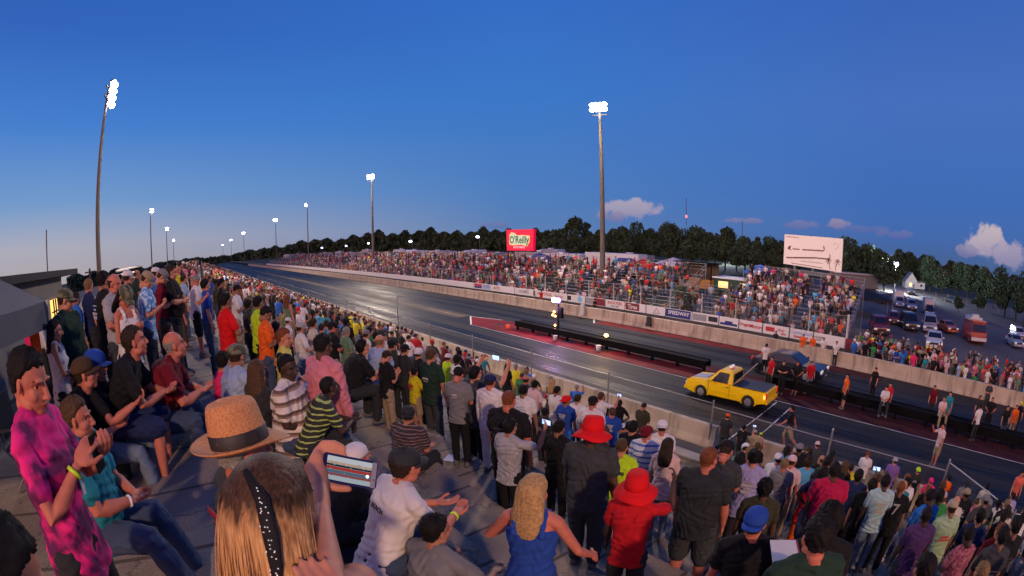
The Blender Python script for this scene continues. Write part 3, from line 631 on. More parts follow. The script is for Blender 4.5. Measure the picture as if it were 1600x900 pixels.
# ================================================================ guard rail in the median, start lights
blk = mat('black_steel', (.004, .004, .005), .8, var=.1, spec=.1)
def rail(y0, y1, label, x=24.2):
    g = empty('guard_rail', frame((x, (y0 + y1) / 2, 0)), label, 'guard rail', 'black guard rails in the median')
    b = MB(); b.box((x - .40, y1, .26), (x - .32, y0, .70), 3); b.box((x + .32, y1, .26), (x + .40, y0, .70), 3); b.box((x - .32, y1, .60), (x + .32, y0, .66), 3)
    part('beam', b, blk, g, wp=True)
    y = y0 - .2
    while y > y1: part('post', MB().box((x - .34, y - .08, .0), (x - .18, y + .08, .6)), blk, g, wp=True); y -= 1.9
    return g
rail(29.6, 12.2, 'left black guard rail in the red median behind the start lights')
rail(8.2, -16, 'right black guard rail in the red median among the standing crew')
st = empty('start_light_tower', frame((24.2, 24.9, 0)), 'start light tower with glowing lamps in the middle of the track', 'start lights')
part('pole', MB().box((24.15, 24.85, 0), (24.25, 24.95, 2.6)), blk, st, wp=True)
part('box', MB().box((23.95, 24.3, 1.55), (24.15, 24.75, 2.35)), blk, st, wp=True)
amber = mat('amber_lamp', (.8, .4, .1), emit=(1, .42, .1), estr=7); blue_l = mat('blue_lamp', (.4, .3, .9), emit=(.25, .16, 1), estr=9); wl = mat('white_lamp', (.9, .9, .9), emit=(1, .85, .75), estr=22)
part('white_lamp', MB().ell((24.0, 25.15, 2.85), (.14, .24, .19)), wl, st, True, wp=True)
part('blue_lamp', MB().ell((24.05, 24.75, 2.85), (.14, .2, .2)), blue_l, st, True, wp=True)
for z, y in ((1.95, 25.1), (1.7, 25.25), (1.65, 24.98), (.95, 25.0), (.6, 25.02)): part('amber_lamp', MB().ell((23.95, y, z), (.08, .09, .09)), amber, st, True, wp=True)
for nm, e_, c_ in (('tree_light', 420, (.5, .35, 1)), ('tree_light', 200, (1, .35, .3))):
    L = bpy.data.lights.new(nm, 'POINT'); L.energy = e_; L.color = c_; L.shadow_soft_size = .25; lo = bpy.data.objects.new(nm, L); COL.objects.link(lo); lo.location = warp([(23.6, 24.9 + (.3 if e_ < 300 else -.1), 2.8)])[0]
bc = empty('amber_beacon', frame((23.9, 20.1, .70)), 'glowing amber beacon on top of the black guard rail', 'lamp')
part('base', MB().box((23.98, 19.98, .762), (24.22, 20.22, .82)), blk, bc, wp=True); part('lamp', MB().ell((24.1, 20.1, .93), (.11, .16, .11)), mat('beacon_glow', (.9, .5, .1), emit=(1, .5, .12), estr=12), bc, True, wp=True)
L = bpy.data.lights.new('beacon_light', 'POINT'); L.energy = 90; L.color = (1, .5, .15); lo = bpy.data.objects.new('beacon_light', L); COL.objects.link(lo); lo.location = warp([(23.8, 20.1, 1.2)])[0]
def bucket(x, y, c, label):
    g = empty('bucket', frame((x, y, 0.005)), label, 'bucket'); part('body', MB().tube([(0, 0, 0), (0, 0, .36)], [.14, .17], 14, cap=False), c, g, True)
    part('rim', MB().tube([(0, 0, .36), (0, 0, .39)], [.185, .185], 14, cap=False), c, g); return g
bucket(23.2, 20, mat('bucket_white', (.6, .6, .6), .5), 'white bucket under the amber beacon beside the guard rail')
bucket(23.3, 29.9, mat('bucket_orange', (.8, .12, .02), .5), 'orange bucket at the left end of the guard rail')
bucket(23.2, 24.2, mat('bucket_grey', (.45, .45, .45), .5), 'pale bucket at the foot of the start light tower')
for (x, y, c, lab) in ((32.0, 29.6, (.5, .5, .48), 'white bulkhead marker on the far wall left of the start lights'), (32.0, 22.0, (.02, .02, .02), 'small black box against the far wall right of the start lights')):
    b = MB(); b.box((x - .15, y - .2, .55), (x + .02, y + .2, 1.1 if c[0] < .1 else 1.3)); b.box((x - .2, y - .26, .3), (x + .0, y + .26, .55)); wthing('junction_box', b, mat('jb%.2f' % c[0], c, .6), lab, 'box')
# ================================================================ people
def remesh(mbs, vox, smooth=4, name='m', disp=None):
    me = mbs.mesh('tmp'); o = bpy.data.objects.new('tmp', me); COL.objects.link(o)
    r = o.modifiers.new('r', 'REMESH'); r.mode = 'VOXEL'; r.voxel_size = vox; r.use_smooth_shade = True
    if smooth: s_ = o.modifiers.new('s', 'SMOOTH'); s_.factor = .5; s_.iterations = smooth
    dg = bpy.context.evaluated_depsgraph_get(); dg.update()
    m2 = o.evaluated_get(dg).to_mesh(); n = len(m2.vertices)
    v = np.empty(n * 3); m2.vertices.foreach_get('co', v); v = v.reshape(-1, 3)
    f = [tuple(p.vertices) for p in m2.polygons]
    o.evaluated_get(dg).to_mesh_clear(); bpy.data.objects.remove(o); bpy.data.meshes.remove(me)
    if disp is not None: v = disp(v)
    b = MB(); b.add(v, f); return b
def A(*x): return np.array(x, float)
def nrm(v): return v / (np.linalg.norm(v) + 1e-9)

HEADV = None
def head_base():
    """head centred between chin and crown, facing +y, 0.235 high"""
    global HEADV
    if HEADV is not None: return HEADV
    b = MB()
    b.ell((0, -.014, .030), (.0745, .094, .087), 24, 16); b.ell((0, .022, -.03), (.060, .066, .083), 20, 14); b.ell((0, .052, -.088), (.028, .028, .026), 12, 8)
    for s in (-1, 1):
        b.ell((s * .036, .048, -.028), (.026, .028, .028), 12, 8); b.ell((s * .045, .01, -.07), (.02, .04, .026), 10, 8)
        b.ell((s * .030, .077, .030), (.024, .012, .009), 10, 6)
        b.ell((s * .077, -.008, -.004), (.009, .019, .031), 10, 8, np.array(Matrix.Rotation(s * -.35, 3, 'Z'))); b.ell((s * .0115, .094, -.032), (.010, .011, .008), 8, 6)
    b.tube([(0, .084, .018), (0, .100, -.012), (0, .107, -.027)], [.009, .0105, .0125], 10)
    b.ell((0, .083, -.0575), (.023, .010, .006), 10, 6); b.ell((0, .081, -.0675), (.020, .011, .007), 10, 6)
    b.ell((0, -.038, -.042), (.056, .052, .055), 16, 10); b.tube([(0, -.024, -.05), (0, -.028, -.10)], [.050, .052], 16)
    h = remesh(b, .0048, 3); v = h.arr(); c = np.ones((len(v), 3))
    x, y, z = v.T; ax = np.abs(x)
    def paint(mask, col): c[mask] = col
    sock = (((ax - .031) / .02) ** 2 + ((z - .006) / .012) ** 2) < 1
    v[sock & (y > .04)] -= A(0, .003, 0)
    paint(sock & (y > .04), (.80, .72, .70))
    paint(((((ax - .031) / .0125) ** 2 + ((z - .006) / .0058) ** 2) < 1) & (y > .04), (1.7, 1.8, 1.9))
    paint(((((ax - .031) / .0055) ** 2 + ((z - .006) / .0065) ** 2) < 1) & (y > .04), (.07, .05, .04))
    paint((np.abs(z - .030 + ((ax - .034) / .02) ** 2 * .004) < .0035) & (ax > .015) & (ax < .052) & (y > .045), (.36, .28, .24))
    paint(((x / .023) ** 2 + ((z + .062) / .0105) ** 2 < 1) & (y > .07), (.85, .5, .48)); paint((ax < .02) & (np.abs(z + .0625) < .0022) & (y > .07), (.3, .16, .16))
    h.v = [v]; h.c = [c]; HEADV = h; return h
L_UA, L_FA, L_TH, L_SH = .285, .255, .43, .43
SH = {'m': dict(hip=.150, hipd=.112, waist=.140, wd=.105, chest=.172, cd=.122, sh=.195, arm=1.0, leg=1.0, belly=0, bust=0),
      'f': dict(hip=.162, hipd=.118, waist=.120, wd=.092, chest=.145, cd=.108, sh=.168, arm=.82, leg=.98, belly=0, bust=1),
      'h': dict(hip=.185, hipd=.150, waist=.190, wd=.165, chest=.200, cd=.150, sh=.212, arm=1.22, leg=1.22, belly=1, bust=0)}
def d3(az, el): # az: 0 = forward (+y), + = to the right ; el up
    return A(math.sin(rad(az)) * math.cos(rad(el)), math.cos(rad(az)) * math.cos(rad(el)), math.sin(rad(el)))
# pose: root height, lean, upper arm / forearm directions R and L, thigh/shin directions, head (yaw, pitch)
def P_(**k):
    b = dict(z=.965, lean=2, ua=[d3(60, -80), d3(-60, -80)], fa=[d3(20, -78), d3(-20, -78)], th=[d3(30, -87), d3(-30, -87)], sh=[d3(0, -88), d3(0, -88)], head=(0, -8), sit=False, grip=False); b.update(k); return b
POSES = {
 'relax': P_(head=(-28, -8)), 'relaxr': P_(head=(22, -5), th=[d3(60, -84), d3(-60, -84)]), 'straight': P_(head=(0, -14)),
 'cross': P_(ua=[d3(40, -68), d3(-40, -68)], fa=[d3(-62, 3), d3(62, -4)], head=(-8, -8)),
 'hips': P_(ua=[d3(100, -52), d3(-100, -52)], fa=[d3(-70, -42), d3(70, -42)], head=(-15, -8)),
 'pocket': P_(ua=[d3(110, -72), d3(-110, -72)], fa=[d3(0, -62), d3(0, -62)], head=(12, -10)),
 'phone1': P_(ua=[d3(30, -20), d3(-60, -80)], fa=[d3(-10, 55), d3(-10, -70)], head=(0, 0), grip=True),
 'phone2': P_(ua=[d3(28, 5), d3(-28, 5)], fa=[d3(-12, 50), d3(12, 50)], head=(0, 2), grip=True),
 'lookdown': P_(ua=[d3(40, -80), d3(-40, -80)], fa=[d3(-42, 24), d3(42, 24)], head=(0, -38), grip=True, lean=4),
 'walk': P_(th=[d3(0, -66), d3(180, -68)], sh=[d3(180, -80), d3(180, -45)], ua=[d3(170, -62), d3(10, -60)], fa=[d3(160, -68), d3(0, -38)], head=(0, -6), z=.935),
 'sit': P_(z=.12, sit=True, lean=8, ua=[d3(25, -76), d3(-25, -76)], fa=[d3(-22, -14), d3(22, -14)], th=[d3(9, -2), d3(-9, -2)], sh=[d3(0, -84), d3(0, -84)], head=(-25, -6)),
 'sitr': P_(z=.12, sit=True, lean=3, ua=[d3(40, -82), d3(-40, -82)], fa=[d3(-55, -10), d3(55, -8)], th=[d3(14, -2), d3(-14, -2)], sh=[d3(0, -86), d3(0, -80)], head=(20, -8)),
 'sitlean': P_(z=.12, sit=True, lean=30, ua=[d3(30, -62), d3(-30, -62)], fa=[d3(-52, 6), d3(52, 4)], th=[d3(12, -2), d3(-12, -2)], sh=[d3(180, -82), d3(180, -82)], head=(-10, 8)),
 'sitphone': P_(z=.12, sit=True, lean=10, ua=[d3(30, -45), d3(-30, -70)], fa=[d3(-15, 25), d3(20, -20)], th=[d3(12, -2), d3(-12, -2)], sh=[d3(0, -84), d3(0, -84)], head=(5, -5), grip=True),
}
def skel(p, k):
    j = {}; lean = rad(p['lean']); sp = A(0, math.sin(lean), math.cos(lean)); j['sp'] = sp; bk = np.cross(A(1, 0, 0), sp); j['fw'] = -np.cross(sp, A(1, 0, 0)) if False else A(0, math.cos(lean), -math.sin(lean))
    pel = A(0, 0, p['z']); j['pel'] = pel; j['chest'] = pel + sp * .33; j['neck'] = pel + sp * .535; j['shc'] = pel + sp * .475
    hl = lean * .55; j['head'] = j['neck'] + A(0, math.sin(hl), math.cos(hl)) * .126 + A(0, .020, 0)
    S = SH[k]
    for i, s in enumerate((1, -1)):
        j['s%d' % i] = j['shc'] + A(s * S['sh'] * .90, 0, 0); up = p['ua'][i][2]
        if up > -.2: j['s%d' % i] = j['s%d' % i] + sp * .03
        j['e%d' % i] = j['s%d' % i] + p['ua'][i] * L_UA; j['w%d' % i] = j['e%d' % i] + p['fa'][i] * L_FA
        j['h%d' % i] = pel + A(s * .092, 0, -.02); j['k%d' % i] = j['h%d' % i] + nrm(p['th'][i]) * L_TH; j['a%d' % i] = j['k%d' % i] + nrm(p['sh'][i]) * L_SH
    return j
def torso_secs(j, k, infl=0, top=True, drop=0.0):
    S = SH[k]; sp = j['sp']; pel = j['pel']; fw = j['fw']; pt = -math.atan2(sp[1], sp[2]); r = []
    b_ = S['belly']; bu = S['bust']
    L = [(-.10 - drop, S['hip'] * .93, S['hipd'] * .95, 0), (-.03, S['hip'], S['hipd'], -.006), (.07, (S['hip'] + S['waist']) / 2, (S['hipd'] + S['wd']) / 2 + .02 * b_, .012 * b_), (.16, S['waist'], S['wd'] + .02 * b_, .03 * b_),
         (.26, (S['waist'] + S['chest']) / 2, (S['wd'] + S['cd']) / 2, .012 * b_ + .004), (.35, S['chest'], S['cd'] + .012 * bu, .004 + .012 * bu), (.42, S['chest'] * 1.0, S['cd'] * .93, 0), (.47, S['sh'] * .80, S['cd'] * .74, -.006)]
    if top: L += [(.50, S['sh'] * .56, .068, -.01), (.525, .075, .060, -.012), (.56, .056, .054, -.010)]
    return [(pel + sp * t + fw * o_, rx + infl, ry + infl, pt) for t, rx, ry, o_ in L]
def hand(b, w, d, s, grip, fine=False):
    """palm, four fingers and thumb from wrist w along direction d; s = +1 right hand"""
    d = nrm(d); side = nrm(np.cross(d, A(0, 0, 1)) if abs(d[2]) < .9 else np.cross(d, A(0, 1, 0))) * s; nn = nrm(np.cross(side, d)) * s
    if abs(d[2]) >= .6: side, nn = A(0, 1, 0) - d * d[1], A(-s, 0, 0) - d * (-s * d[0]); side = nrm(side); nn = nrm(nn - side * (nn @ side))
    R = np.stack([side, d, nn], 1); b.ell(w + d * .045, (.041, .055, .017), 12, 8, R)
    n = 8
    for i in range(4):
        o_ = side * (.030 - i * .020); L = (.072, .080, .076, .060)[i]; base = w + d * .085 + o_
        c1 = .5 if not grip else 1.1
        p1 = base + (d * math.cos(c1 * .4) + nn * math.sin(c1 * .4)) * L * .45; p2 = p1 + (d * math.cos(c1) + nn * math.sin(c1)) * L * .33; p3 = p2 + (d * math.cos(c1 * 1.6) + nn * math.sin(c1 * 1.6)) * L * .27
        b.tube([w + d * .05 + o_ * .8, base, p1, p2, p3], [.010, .0095, .009, .0085, .0075], n)
    t0 = w + d * .02 + side * .030; t1 = w + d * .055 + side * .056 + nn * .018; t2 = w + d * .088 + side * .060 + nn * .034
    b.tube([t0, t1, t2], [.014, .0115, .009], n)
def body_mb(pose, k, vox=.013, fine=False):
    p = POSES[pose] if isinstance(pose, str) else pose; j = p.get('j') or skel(p, k); S = SH[k]; a = S['arm']; l_ = S['leg']; b = MB()
    b.loft(torso_secs(j, k), 18, 2.3)
    for i, s in enumerate((1, -1)):
        sh, e, w = j['s%d' % i], j['e%d' % i], j['w%d' % i]
        b.ell(sh, (.053 * a, .053 * a, .052 * a), 12, 8)
        b.tube([sh, sh + (e - sh) * .4, e, e + (w - e) * .28, w + (e - w) * .05], [.053 * a, .049 * a, .038 * a, .041 * a, .026 * min(a, 1.05)], 12)
        hand(b, w, w - e, s, p['grip'], fine)
        h, kn, an = j['h%d' % i], j['k%d' % i], j['a%d' % i]
        b.tube([h, h + (kn - h) * .35, kn, kn + (an - kn) * .3, an + (kn - an) * .08], [.086 * l_, .080 * l_, .052 * l_, .056 * l_, .034 * l_], 14)
        b.tube([an, an + A(0, .05, -.035)], [.036, .032], 10)
    nk = .060 if k != 'f' else .050; b.tube([j['neck'] - j['sp'] * .06, j['head'] - A(0, .026, .075)], [nk, nk * .93], 14)
    for s in (1, -1): b.tube([j['neck'] + j['sp'] * .012 + A(s * .02, -.01, 0), (j['neck'] + j['s%d' % (s < 0)]) / 2 + A(0, -.006, .004), j['s%d' % (s < 0)]], [.046, .050, .046], 10)
    b = remesh(b, vox, 4 if vox > .006 else 2)
    H = head_M(p, j); b.merge(head_base(), H); return b, j, H
def head_M(p, j):
    y, pi_ = p['head']; return Matrix.Translation(j['head']) @ Matrix.Rotation(rad(-y), 4, 'Z') @ Matrix.Rotation(rad(pi_), 4, 'X')
def folds(amp=.006, seed=0, sag=0):
    def f(v):
        x, y, z = v.T; s = seed
        w1 = np.sin(x * 31 + 9 * np.sin(z * 11 + s) + s) * np.sin(z * 17 + 5 * np.sin(y * 13 + s)); w2 = np.sin(z * 46 + 7 * np.sin(x * 19 + s * 2)) * np.sin(y * 27 + s + x * 12); w3 = np.sin(x * 60 + y * 55 + 3 * np.sin(z * 12))
        c = v.mean(0); d = v - A(c[0], c[1], 0) * 1; d[:, 2] = 0; d /= np.linalg.norm(d, axis=1)[:, None] + 1e-6
        return v + d * (amp * (1.15 * w1 + .75 * w2 + .35 * w3))[:, None]
    return f
def shirt_mb(p, k, j, sleeve='tee', vox=.013, drop=.03, seed=1):
    b = MB(); S = SH[k]; a = S['arm']; secs = torso_secs(j, k, .016, top=False, drop=drop)
    c0, rx, ry, pt = secs[0]; secs[0] = (c0, rx + .022, ry + .018, pt)
    secs += [(j['pel'] + j['sp'] * .505, S['sh'] * .66 + .006, .086, pt), (j['pel'] + j['sp'] * .53, .098, .078, pt), (j['pel'] + j['sp'] * .545, .074, .068, pt)]
    if sleeve == 'tank': secs = secs[:-4] + [(j['pel'] + j['sp'] * .44, S['chest'] * .86, S['cd'] * .95, pt)]
    b.loft(secs, 20, 2.4)
    if sleeve == 'tank':
        for s in (1, -1): b.tube([j['pel'] + j['sp'] * .43 + A(s * .085, 0, 0) + j['fw'] * .10, j['pel'] + j['sp'] * .50 + A(s * .085, 0, 0) + j['fw'] * .07, j['pel'] + j['sp'] * .553 + A(s * .085, -.01, 0), j['pel'] + j['sp'] * .50 + A(s * .085, 0, 0) - j['fw'] * .085, j['pel'] + j['sp'] * .42 + A(s * .085, 0, 0) - j['fw'] * .11], [.022] * 5, 8)
    else:
        for i in range(2):
            sh, e, w = j['s%d' % i], j['e%d' % i], j['w%d' % i]; b.tube([j['neck'] + j['sp'] * .002 + A((1, -1)[i] * .035, -.01, 0), (j['neck'] + sh) / 2 + A(0, -.004, .004), sh], [.058, .063, .058], 12); b.ell(sh, (.061 * a, .062 * a, .058 * a), 12, 8)
            if sleeve == 'tee': b.tube([sh, sh + (e - sh) * .35, sh + (e - sh) * .62], [.060 * a, .063 * a, .066 * a], 14)
            else: b.tube([sh, sh + (e - sh) * .5, e, e + (w - e) * .4, w - (w - e) * .06], [.060 * a, .058 * a, .052 * a, .050 * a, .040], 14)
    return remesh(b, vox, 3, disp=folds(.006, seed))
def pants_mb(p, k, j, kind='long', vox=.013, seed=2):
    b = MB(); l_ = SH[k]['leg']; S = SH[k]; secs = torso_secs(j, k, .009, top=False)[:3]; b.loft(secs, 18, 2.2)
    if kind == 'skirt': pass
    for i in range(2):
        h, kn, an = j['h%d' % i], j['k%d' % i], j['a%d' % i]
        if kind == 'long': b.tube([h, h + (kn - h) * .35, kn, kn + (an - kn) * .3, an + (kn - an) * .02], [.102 * l_, .096 * l_, .072 * l_, .072 * l_, .06 * l_], 14)
        else: b.tube([h, h + (kn - h) * .4, kn - (kn - h) * .04], [.106 * l_, .104 * l_, .092 * l_], 14)
    return remesh(b, vox, 3, disp=folds(.005, seed))
def shoe_mb(j, i, p):
    an = j['a%d' % i]; b = MB(); y = 1
    b.loft([((an[0], an[1] + .055, an[2] - .085), .046, .135), ((an[0], an[1] + .055, an[2] - .06), .049, .14), ((an[0], an[1] + .045, an[2] - .035), .045, .125), ((an[0], an[1] + .01, an[2] - .0), .043, .075), ((an[0], an[1] - .005, an[2] + .03), .042, .048)], 16, 2.5); return b
# hair & hats, in head space
def cap_sphere(n1=28, n2=18, c=(0, -.014, .030), r=(.0745, .094, .087)):
    a = MB().ell(c, r, n1, n2); return a
def hair_mb(kind):
    a = cap_sphere(64, 44); v = a.arr(); c = A(0, -.014, .030); d = (v - c) / A(.0745, .094, .087)
    x, y, z = d.T
    hl = np.interp(y / (np.hypot(x, y) + 1e-6), [-1, -.5, -.2, .0, .22, .45, .7, 1], [-.98, -.95, -.72, -.16, -.12, .30, .42, .46]); hl = hl + .05 * np.sin(x * 14 + 1) * (y > .2)
    t = np.clip((z - hl) / .16, 0, 1); t = t * t * (3 - 2 * t)
    hr_ = np.hypot(x, y) + 1e-6; kf = np.where(z < 0, np.maximum(hr_, .84 * np.clip((1.02 + z) * 6, 0, 1)) / hr_, 1); d = d * np.stack([kf, kf, np.ones_like(kf)], 1)
    th = {'short': .13, 'buzz': .06, 'afro': .5, 'long': .15, 'pony': .12, 'curly': .26, 'bun': .12, 'bald': .03}[kind]; an_ = np.arctan2(x, y)
    nz_ = .05 * np.sin(x * 9 + z * 7) * np.sin(y * 11 + 2) + .03 * np.sin(x * 23 + y * 19 + z * 17)
    if kind not in ('buzz', 'bald'): nz_ = nz_ + .028 * np.sin(an_ * 37 + 6 * np.sin(z * 5)) * np.sin(z * 13 + an_ * 5) + .018 * np.sin(an_ * 71 + z * 20)
    if kind in ('curly', 'afro'): nz_ = nz_ * 1.9 + .03 * np.sin(x * 41) * np.sin(y * 37 + z * 43)
    if kind == 'bald': t = t * np.clip((.42 - z) / .3, 0, 1) * np.clip((.35 - y) * 4, 0, 1)
    s = 1 + t * (th + nz_ * (th > .06)) - (1 - t) * .18
    vv = c + d * s[:, None] * A(.0745, .094, .087); a.v = [vv]
    if kind in ('long',):
        b = MB(); b.merge(a); b.loft([((0, -.04, .09), .07, .06), ((0, -.052, .03), .092, .07), ((0, -.062, -.05), .098, .062), ((0, -.082, -.13), .105, .05), ((0, -.095, -.21), .10, .042), ((0, -.10, -.28), .07, .03)], 22, 2.2)
        return remesh(b, .009, 3, disp=lambda q_: q_ + np.stack([np.sin(q_[:, 0] * 190) * .002, np.sin(q_[:, 0] * 230 + 1) * .0012, 0 * q_[:, 0]], 1))
    if kind == 'pony':
        b = MB(); b.merge(a); b.tube([(0, -.10, .04), (0, -.145, .03), (0, -.155, -.04), (0, -.14, -.13)], [.022, .03, .03, .012], 12); return remesh(b, .009, 3)
    if kind == 'bun':
        b = MB(); b.merge(a); b.ell((0, -.10, .085), (.04, .04, .036)); return remesh(b, .009, 3)
    return a
def capmb(kind):
    b = MB()
    if kind in ('cap', 'capback'):
        rs = []
        for z, s in ((.028, 1.0), (.045, 1.02), (.075, .98), (.10, .82), (.118, .55), (.124, .25), (.126, .04)): rs.append(((0, -.012, z), .086 * s, .104 * s))
        b.loft(rs, 28, 2.15)
        sg = 1 if kind == 'cap' else -1; v = []; n = 13
        for i in range(n):
            a = math.pi * (i / (n - 1)); ca, sa = math.cos(a), math.sin(a)
            x0, y0 = .076 * ca, .088 * sa; x1, y1 = .080 * ca, .088 * (sa ** .5) * .62 + .088 + .012 * sa if False else .09 * sa + .085 * sa ** .45
            zc = -.012 * abs(ca) ** 2
            v.append([(x0, sg * y0 - .012, .034 + zc * .3), (x1, sg * y1 - .012, .030 - .020 * ca * ca - .004), (x1, sg * y1 - .012, .026 - .020 * ca * ca - .004), (x0, sg * y0 - .012, .029 + zc * .3)])
        b.rings(v, True, True); b.ell((0, -.012, .127), (.008, .008, .005), 8, 5)
    if kind == 'bucket':
        b.loft([((0, -.012, .02), .092, .110), ((0, -.012, .07), .090, .107), ((0, -.012, .115), .082, .098), ((0, -.012, .142), .066, .08), ((0, -.012, .148), .03, .036)], 28)
        rs = [];
        for rx, z in ((.088, .03), (.128, .008), (.165, -.026), (.163, -.032), (.12, .0), (.086, .02)):
            a = np.linspace(0, 2 * math.pi, 32, endpoint=False); rs.append(np.stack([rx * np.cos(a), -.012 + rx * 1.18 * np.sin(a), z + .008 * np.sin(3 * a + 1) * (rx - .08) * 20], 1))
        b.rings(rs, True, False)
    if kind == 'visor':
        pass
    return b
skinm = mat('skin', None, .6, var=.14, vscale=22, objcol=True, attr='tint', spec=.3, bump=.06, bscale=300)
clothm = mat('cloth', None, .9, var=.14, vscale=4, objcol=True, bump=.12, bscale=220, spec=.2)
hairm = mat('hair', None, .75, var=.5, vscale=60, objcol=True, bump=.9, bscale=160, spec=.18)
shoem = mat('shoe', None, .6, var=.1, objcol=True)
def stripes_mat(name, c1, c2, freq, duty=.5, c3=None, duty3=.1):
    m = bpy.data.materials.new(name); m.use_nodes = True; n = NT(m.node_tree); b_ = m.node_tree.nodes['Principled BSDF']; co = n.n('ShaderNodeTexCoord'); s = n.n('ShaderNodeSeparateXYZ'); n.l(co.outputs['Object'], s.inputs[0])
    t = n.math('FRACT', n.math('MULTIPLY', s.outputs[2], freq)); cc = n.mix(n.math('LESS_THAN', t, duty), c1, c2)
    if c3: cc = n.mix(n.math('LESS_THAN', t, duty3), cc, c3)
    n.l(cc, b_.inputs['Base Color']); b_.inputs['Roughness'].default_value = .9; MATS[name] = m; return m
def blotch_mat(name, c1, c2, sc_=6, lo=.4, hi=.6, detail=3):
    m = bpy.data.materials.new(name); m.use_nodes = True; n = NT(m.node_tree); b_ = m.node_tree.nodes['Principled BSDF']; co = n.n('ShaderNodeTexCoord'); t = n.n('ShaderNodeTexNoise'); n.l(co.outputs['Object'], t.inputs[0]); t.inputs['Scale'].default_value = sc_; t.inputs['Detail'].default_value = detail
    n.l(n.ramp(t.outputs['Fac'], [(lo, c1), (hi, c2)]), b_.inputs['Base Color']); b_.inputs['Roughness'].default_value = .9; MATS[name] = m; return m
PAT = {'bwstripe': stripes_mat('cloth_blue_white_stripe', (.50, .52, .58), (.06, .13, .42), 11, .35), 'brstripe': stripes_mat('cloth_brown_stripe', (.62, .56, .5), (.12, .08, .06), 10, .45, (.3, .2, .15), .2),
       'gstripe': stripes_mat('cloth_green_stripe', (.02, .025, .02), (.35, .45, .12), 17, .28), 'mstripe': stripes_mat('cloth_maroon_stripe', (.03, .025, .03), (.22, .12, .13), 24, .3),
       'hawaii': blotch_mat('cloth_hawaiian', (.10, .28, .52), (.45, .6, .75), 16, .47, .53), 'tiedye': blotch_mat('cloth_tie_dye', (.10, .004, .07), (.72, .012, .20), 8, .44, .58, 6), 'plaid': blotch_mat('cloth_plaid', (.16, .03, .06), (.32, .10, .13), 26, .45, .55), 'camo': blotch_mat('cloth_camo', (.05, .06, .03), (.16, .15, .09), 18, .47, .53)}
CC = dict(white=(.74, .70, .69), black=(.012, .012, .014), dark=(.03, .033, .036), charcoal=(.05, .055, .06), grey=(.20, .20, .21), lgrey=(.4, .39, .4), navy=(.015, .025, .09), blue=(.03, .16, .55), royal=(.02, .07, .35), lblue=(.34, .44, .62), sky=(.10, .38, .62), teal=(.02, .24, .30), aqua=(.38, .55, .56),
          red=(.55, .012, .02), brightred=(.72, .01, .015), maroon=(.16, .008, .02), magenta=(.45, .012, .07), pink=(.66, .22, .27), hotpink=(.8, .03, .16), palepink=(.72, .5, .5), orange=(.85, .13, .015), yellow=(.70, .62, .02), neon=(.5, .78, .02), paleyellow=(.66, .6, .12), green=(.04, .26, .07), dgreen=(.018, .045, .03), sage=(.15, .26, .16), mint=(.36, .50, .30), olive=(.05, .05, .028),
          purple=(.08, .035, .13), violet=(.22, .12, .36), lavender=(.35, .33, .58), khaki=(.34, .26, .17), tan=(.42, .33, .22), jeans=(.05, .075, .14), jeansl=(.16, .21, .29), brown=(.08, .045, .025), cream=(.6, .55, .45), coral=(.7, .14, .1))
SK = dict(p=(.50, .21, .13), t=(.36, .16, .10), r=(.48, .155, .10), m=(.26, .125, .075), b=(.10, .05, .032), d=(.055, .030, .022))
HC = dict(bk=(.008, .007, .007), db=(.03, .018, .011), br=(.075, .042, .022), lb=(.20, .12, .055), bl=(.42, .26, .11), gy=(.22, .21, .2), wh=(.5, .48, .46), rd=(.16, .05, .02))
MC = {}
def getmesh(key, fn, mats, col=False):
    if key not in MC: MC[key] = fn().mesh('_'.join(str(x) for x in key if not isinstance(x, dict)), mats, False, True, col)
    return MC[key]
JC = {}
def get_j(pose, k):
    if (pose, k) not in JC: p = POSES[pose]; j = skel(p, k); JC[(pose, k)] = (p, j, head_M(p, j))
    return JC[(pose, k)]
PEOPLE = []
